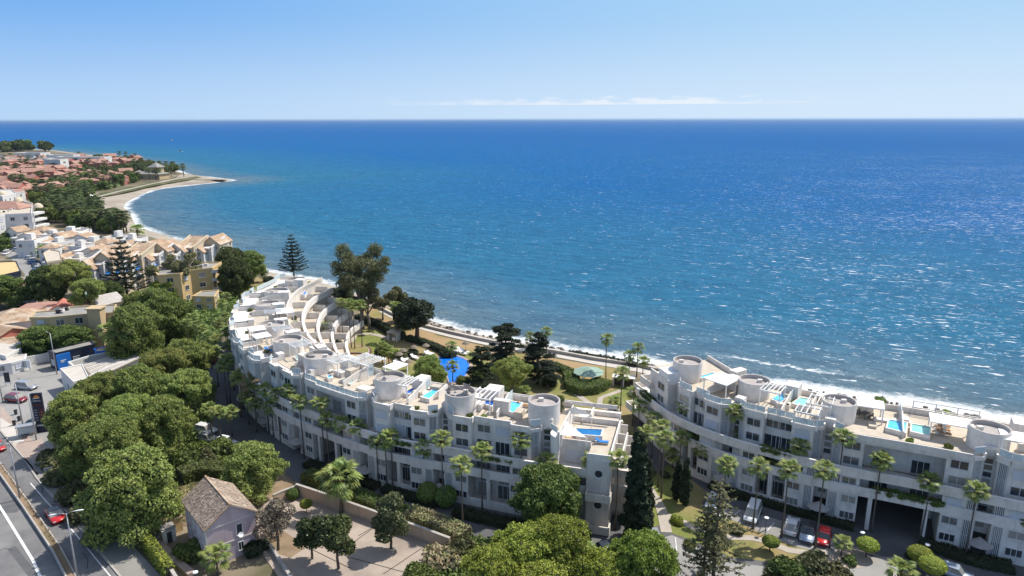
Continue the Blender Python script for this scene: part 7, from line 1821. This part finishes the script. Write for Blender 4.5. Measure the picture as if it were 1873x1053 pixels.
for i, (px, py) in enumerate(((834,642),(838,643),(842,642),(846,644),(850,645),(836,646),(841,647),(846,648))): lounger(px,py,1.0,'white lounger in the tight cluster at the far side of the pool',group='loungers clustered beyond the pool',s=1.25)
def parasol(px, py, r, label, z=0.0, mat='straw', h=2.2):
    x, y = G(px,py,z); t = thing('parasol',label,'parasol',(x,y,z)); mb = MB(); mb.tube([(0,0,0),(0,0,h+.3)],.04,6); mb.build('pole','trunk',t); mb = MB(); mb.lathe([(r,h-.25),(r*.6,h+.12),(.02,h+.42)],12); mb.build('canopy',mat,t)
for px, py, lab in ((757,649,'pale thatched parasol in the middle of the lawn'),(779,646,'thatched parasol beside the round grey shrub'),(738,655,'small straw parasol over the middle loungers'),(730,662,'lowest straw parasol over the left loungers'),(827,648,'grey thatched parasol by the pool palm'),(852,642,'thatched parasol at the lounger cluster'),(748,676,'straw parasol beside the round dark tree')): parasol(px,py,1.0,lab)
for px, py, lab in ((771,693,'left blue parasol behind the roof pools'),(795,697,'right blue parasol behind the roof pools')): parasol(px,py,1.3,lab,mat='awnblue')
GRP = 'wooden loungers on the roof of the right block'
for px, py, lab in ((1722,784,'upper wooden lounger by the green roof pool'),(1722,791,'middle wooden lounger by the green roof pool'),(1724,798,'lower wooden lounger by the green roof pool')): lounger(px,py,1.2,lab,DECK,'wood',GRP)
for px, py, lab in ((590,676,'white daybed with blue cushions on the roof terrace'),(596,680,'second white daybed with blue cushions beside it')): lounger(px,py,1.3,lab,DECK,'white',None,1.3)
for px, py, lab in ((1034,806,'lounger at the rail of the end roof terrace'),): lounger(px,py,1.4,lab,10.56,'wood')
lounger(957,744,1.2,'orange lounger between the cyan pool and the last drum',DECK,'wood'); lounger(1100,812,1.4,'blue lounger below the end roof pool',10.56,'blue'); lounger(491,642,1.0,'blue covered lounger in the corner terrace near the bend',DECK,'blue')
def table_set(px, py, z, label, n=4, mat='whitemetal'):
    x, y = G(px,py,z); t = thing('dining_table',label+' table','table',(x,y,z),random.uniform(0,1)); mb = MB(); mb.box(-.8,.8,-.45,.45,.7,.76); mb.build('table_top',mat,t); mb = MB()
    for sx in (-.7,.7):
        for sy in (-.38,.38): mb.box(sx-.03,sx+.03,sy-.03,sy+.03,0,.7)
    mb.build('leg',mat,t)
    for k in range(n):
        sx = -.4+.8*(k%2); sy = -.8 if k < 2 else .8; a = t.rotation_euler.z; cx = x+sx*math.cos(a)-sy*math.sin(a); cy = y+sx*math.sin(a)+sy*math.cos(a)
        c = thing('chair',label+' chair, %s' % ['near left','near right','far left','far right'][k],'chair',(cx,cy,z),a+(math.pi if sy > 0 else 0),'chairs at roof tables'); mb = MB(); mb.box(-.22,.22,-.22,.22,.42,.47); mb.build('seat',mat,c); mb = MB(); mb.box(-.22,.22,-.22,-.17,.47,.92); mb.build('backrest',mat,c); mb = MB()
        for ax in (-.2,.2):
            for ay in (-.2,.2): mb.box(ax-.02,ax+.02,ay-.02,ay+.02,0,.42)
        mb.build('leg',mat,c)
table_set(1068,768,10.56,'end roof terrace dining'); table_set(1580,765,DECK,'grey terrace dining beside the pergola',4,'darkmetal'); table_set(702,723,DECK,'corner terrace dining near the rounded rail'); table_set(832,748,DECK,'planted corner terrace dining'); table_set(1366,724,DECK,'shaded terrace dining under the white canopy')
# shade sails over the end terrace
def sail(pts, label, posts):
    t = thing('shade_sail',label,'shade sail'); P = [Vector(G(p[0],p[1],p[2])+(p[2],)) for p in pts]; n = 10; vs = []; idx = {}
    for i in range(n+1):
        for j in range(n+1-i):
            u, v = i/n, j/n; w = 1-u-v; q = P[0]*w+P[1]*u+P[2]*v; sag = u*v*w*9; c = (P[0]+P[1]+P[2])/3; e = min(u,v,w); q = q.lerp(c, .10*(1-min(1,e*3))*(1-max(u,v,w))*2); q.z -= sag*.35; idx[(i,j)] = len(vs); vs.append(q)
    fs = []
    for i in range(n):
        for j in range(n-i):
            fs.append((idx[(i,j)],idx[(i+1,j)],idx[(i,j+1)]))
            if i+j < n-1: fs.append((idx[(i+1,j)],idx[(i+1,j+1)],idx[(i,j+1)]))
    mb = MB(); mb.smooth = True; mb.add(vs,fs); mb.build('canopy','fabric',t)
    for k in posts: mb = MB(); mb.tube([(P[k].x,P[k].y,10.55),tuple(P[k])],.05,6); mb.build('post','whitemetal',t)
sail([(1050,744,13.8),(1018,756,12.6),(1082,759,12.6)],'pointed white shade sail at the back of the end roof terrace',(0,1,2))
sail([(1035,770,13.6),(1022,795,12.6),(1072,800,12.2)],'lower white shade sail beside the end roof pool',(0,1,2))
# extra cabins, cushions and screens that crowd the roofs
rx = random.Random(17)
for root, b, slots in ((blkL,BL,slotL),(blkR,BR,slotR)):
    for i in range(len(slots)-1):
        s0, s1 = slots[i], slots[i+1]; L = s1-s0
        for k in range(4):
            s = s0+rx.uniform(1.6,L-2.0); o = rx.uniform(-12.6 if root is blkR else -10.2,-5.0); w = rx.uniform(.4,1.3); d = rx.uniform(.3,1.0); h = rx.choice([.35,.45,.9,1.1,2.1]) 
            mb = MB(); bbox(mb,b,s-w,s+w,o-d,o+d,DECK,DECK+h,4); mb.build('roof_box' if h > .5 else 'roof_bench',rx.choice(['plaster','deck','plaster2']),root)
        mb = MB(); s = s0+rx.uniform(.55,.8)*L; bbox(mb,b,s-1.2,s+1.2,-11.0+(0 if root is blkL else -2.4),-8.4+(0 if root is blkL else -2.4),DECK,DECK+2.2,4); mb.build('roof_cabin','plaster',root)
        for k in range(3):
            s = s0+rx.uniform(1.2,L-1.2); o = rx.uniform(-3.6,-2.9) if k < 2 else rx.uniform(-10.4,-9); q = b.m(s,o,0)
            if rx.random() < .75:
                t = plant('bush%d' % rx.choice([0,1,2,4]),q.x,q.y,rx.uniform(.35,.6),'potted plant on the roof terraces of the %s block' % ('left' if root is blkL else 'right'),'potted plant','potted plants on the roof terraces of the %s block' % ('left' if root is blkL else 'right'),'potted_plant',z=DECK)
# planted corner beside the last drum
for px, py, s, v, lab in ((1010,757,1.1,0,'tall potted tree on the planted corner terrace by the last drum'),(1020,752,.9,1,'brownish potted tree left of the tall one'),(1002,765,.8,3,'reddish potted tree on the planted corner terrace'),(1024,738,.7,0,'potted shrub behind the planted corner')):
    x, y = G(px,py,DECK+.8); t = thing('potted_tree',lab,'potted tree',(x,y,DECK)); mb = MB(); mb.lathe([(.3,0),(.42,.6),(.38,.62),(.001,.6)],12); mb.build('pot','terracotta',t); mb = MB(); mb.tube([(0,0,.6),(0,0,1.4)],.05,5); mb.build('stem','trunk',t)
    o = link('foliage',PR['bush%d' % v][1][0][1],t,(0,0,1.1)); o.scale = (s,s,s*1.2)
# balcony plants hanging over the bands
for b, root, s_, z, grp in ([(BL,blkL,slotL[1]+4.5+k*1.1,7.6,'left') for k in range(4)]+[(BL,blkL,slotL[0]+5+k*1.2,7.6,'left') for k in range(3)]+[(BR,blkR,slotR[2]+5+k*1.0,5.4,'right') for k in range(8)]+[(BR,blkR,slotR[3]+5+k*1.1,7.9,'right') for k in range(4)]+[(BR,blkR,BR.L-2-k*1.0,7.9,'right') for k in range(4)]+[(BR,blkR,slotR[1]+6+k*1.2,5.3,'right') for k in range(4)]):
    q = b.m(s_,-.45,0); o = link('balcony_plant',PR['bush2'][1][0][1],None,(q.x,q.y,z+.3)); o.scale = (.75,.75,.75); o.rotation_euler = (0,0,random.uniform(0,6)); tag(o,'leafy plant hanging over a balcony band of the %s block' % grp,'balcony plant','plants on the balcony bands of the %s block' % grp)
for k in range(16):
    s_ = 42+k*4.6; o_ = rx.choice([-12.8,-16.0,-19.1,-22.2]); z = {-12.8:10.3,-16.0:7.6,-19.1:4.9,-22.2:2.2}[o_]; q = BL.m(s_,o_,0)
    o = link('terrace_plant',PR['bush%d' % rx.choice([0,1,4])][1][0][1],None,(q.x,q.y,z)); s = rx.uniform(.6,1.1); o.scale = (s,s,s); tag(o,'bushy plant on the curved garden side terraces','terrace plant','plants on the curved garden side terraces')
# people on the lawn: one continuous skinned body each
def person(px, py, label, yaw, cl='cloth'):
    x, y = G(px,py); t = thing('person',label,'person',(x,y,.08),yaw)
    V = [(0,0,.95),(0,0,1.2),(0,0,1.42),(0,0,1.52),(0,-.02,1.66),(.1,0,.9),(.11,-.12,.5),(.11,-.02,.08),(.11,-.14,.03),(-.1,0,.9),(-.11,.12,.5),(-.11,.26,.1),(-.11,.18,.03),(.19,0,1.4),(.24,.05,1.12),(.24,-.05,.88),(-.19,0,1.4),(-.24,-.05,1.12),(-.24,-.14,.9)]
    E_ = [(0,1),(1,2),(2,3),(3,4),(0,5),(5,6),(6,7),(7,8),(0,9),(9,10),(10,11),(11,12),(2,13),(13,14),(14,15),(2,16),(16,17),(17,18)]
    R_ = [.14,.13,.15,.055,.1,.1,.065,.045,.035,.1,.065,.045,.035,.06,.045,.03,.06,.045,.03]
    me = bpy.data.meshes.new('body'); me.from_pydata(V,E_,[]); me.materials.append(MAT[cl]); o = link('body',me,t)
    m = o.modifiers.new('skin','SKIN')
    for i, d in enumerate(me.skin_vertices[0].data if len(me.skin_vertices) else []): d.radius = (R_[i],R_[i]*.8); d.use_root = (i == 0)
    s = o.modifiers.new('smooth','SUBSURF'); s.levels = 1; s.render_levels = 1
    mb = MB(); mb.smooth = True; mb.lathe([(.001,1.55),(.08,1.6),(.098,1.68),(.08,1.78),(.001,1.8)],12); h = mb.build('head','skin',t)
    mb = MB(); mb.smooth = True; mb.lathe([(.104,1.7),(.09,1.79),(.001,1.82)],12); mb.build('hair','black',h)
person(667,660,'person in dark clothes walking on the garden lawn by the steel frame',.5); person(682,667,'person in dark clothes standing lower on the garden lawn',2.0); person(683,610,'person on the curved path beside the dark hedge',1.0)
# drop the porch of slots that fall on the open drive-through nothing to do; far sails on the sea
for px, py, lab in ((316,255,'tiny orange buoy far out on the open sea'),(330,276,'tiny white boat off the headland')):
    x, y = G(px,py,SEA); t = thing('small_boat' if 'boat' in lab else 'buoy',lab,'boat' if 'boat' in lab else 'buoy',(x,y,SEA),.4)
    if 'boat' in lab:
        mb = MB(); mb.add([(-4,-1.3,1),(3,-1.5,1),(6,0,1.3),(3,1.5,1),(-4,1.3,1),(-3.6,-.9,-.3),(3,-.9,-.3),(5,0,-.3),(3,.9,-.3),(-3.6,.9,-.3)],[(0,1,2,3,4),(0,5,6,1),(1,6,7,2),(2,7,8,3),(3,8,9,4),(4,9,5,0)]); mb.build('hull','signwhite',t); mb = MB(); mb.box(-1.5,1.5,-.9,.9,1,2.4); mb.build('cabin','glass',t)
    else: mb = MB(); mb.lathe([(.001,-.5),(1.6,.2),(1.2,1.4),(.3,2.6),(.001,2.7)],12); mb.build('float','logoorange',t)
# ------------------------------------------------------------------ clear marine haze
m = bpy.data.materials.new('haze'); m.use_nodes = True; nt = m.node_tree; nt.nodes.clear()
out = nt.nodes.new('ShaderNodeOutputMaterial'); pv = nt.nodes.new('ShaderNodeVolumePrincipled')
pv.inputs['Color'].default_value = (0.66, 0.83, 1.0, 1); pv.inputs['Density'].default_value = 3e-5; pv.inputs['Anisotropy'].default_value = 0.3
nt.links.new(pv.outputs[0], out.inputs['Volume']); MAT['haze'] = m
mb = MB(); mb.box(-300000, 300000, -1200, 300000, -6.0, 61.0); tag(mb.build('haze', 'haze'), 'thin pale sea haze over the bay', None, None, 'stuff')
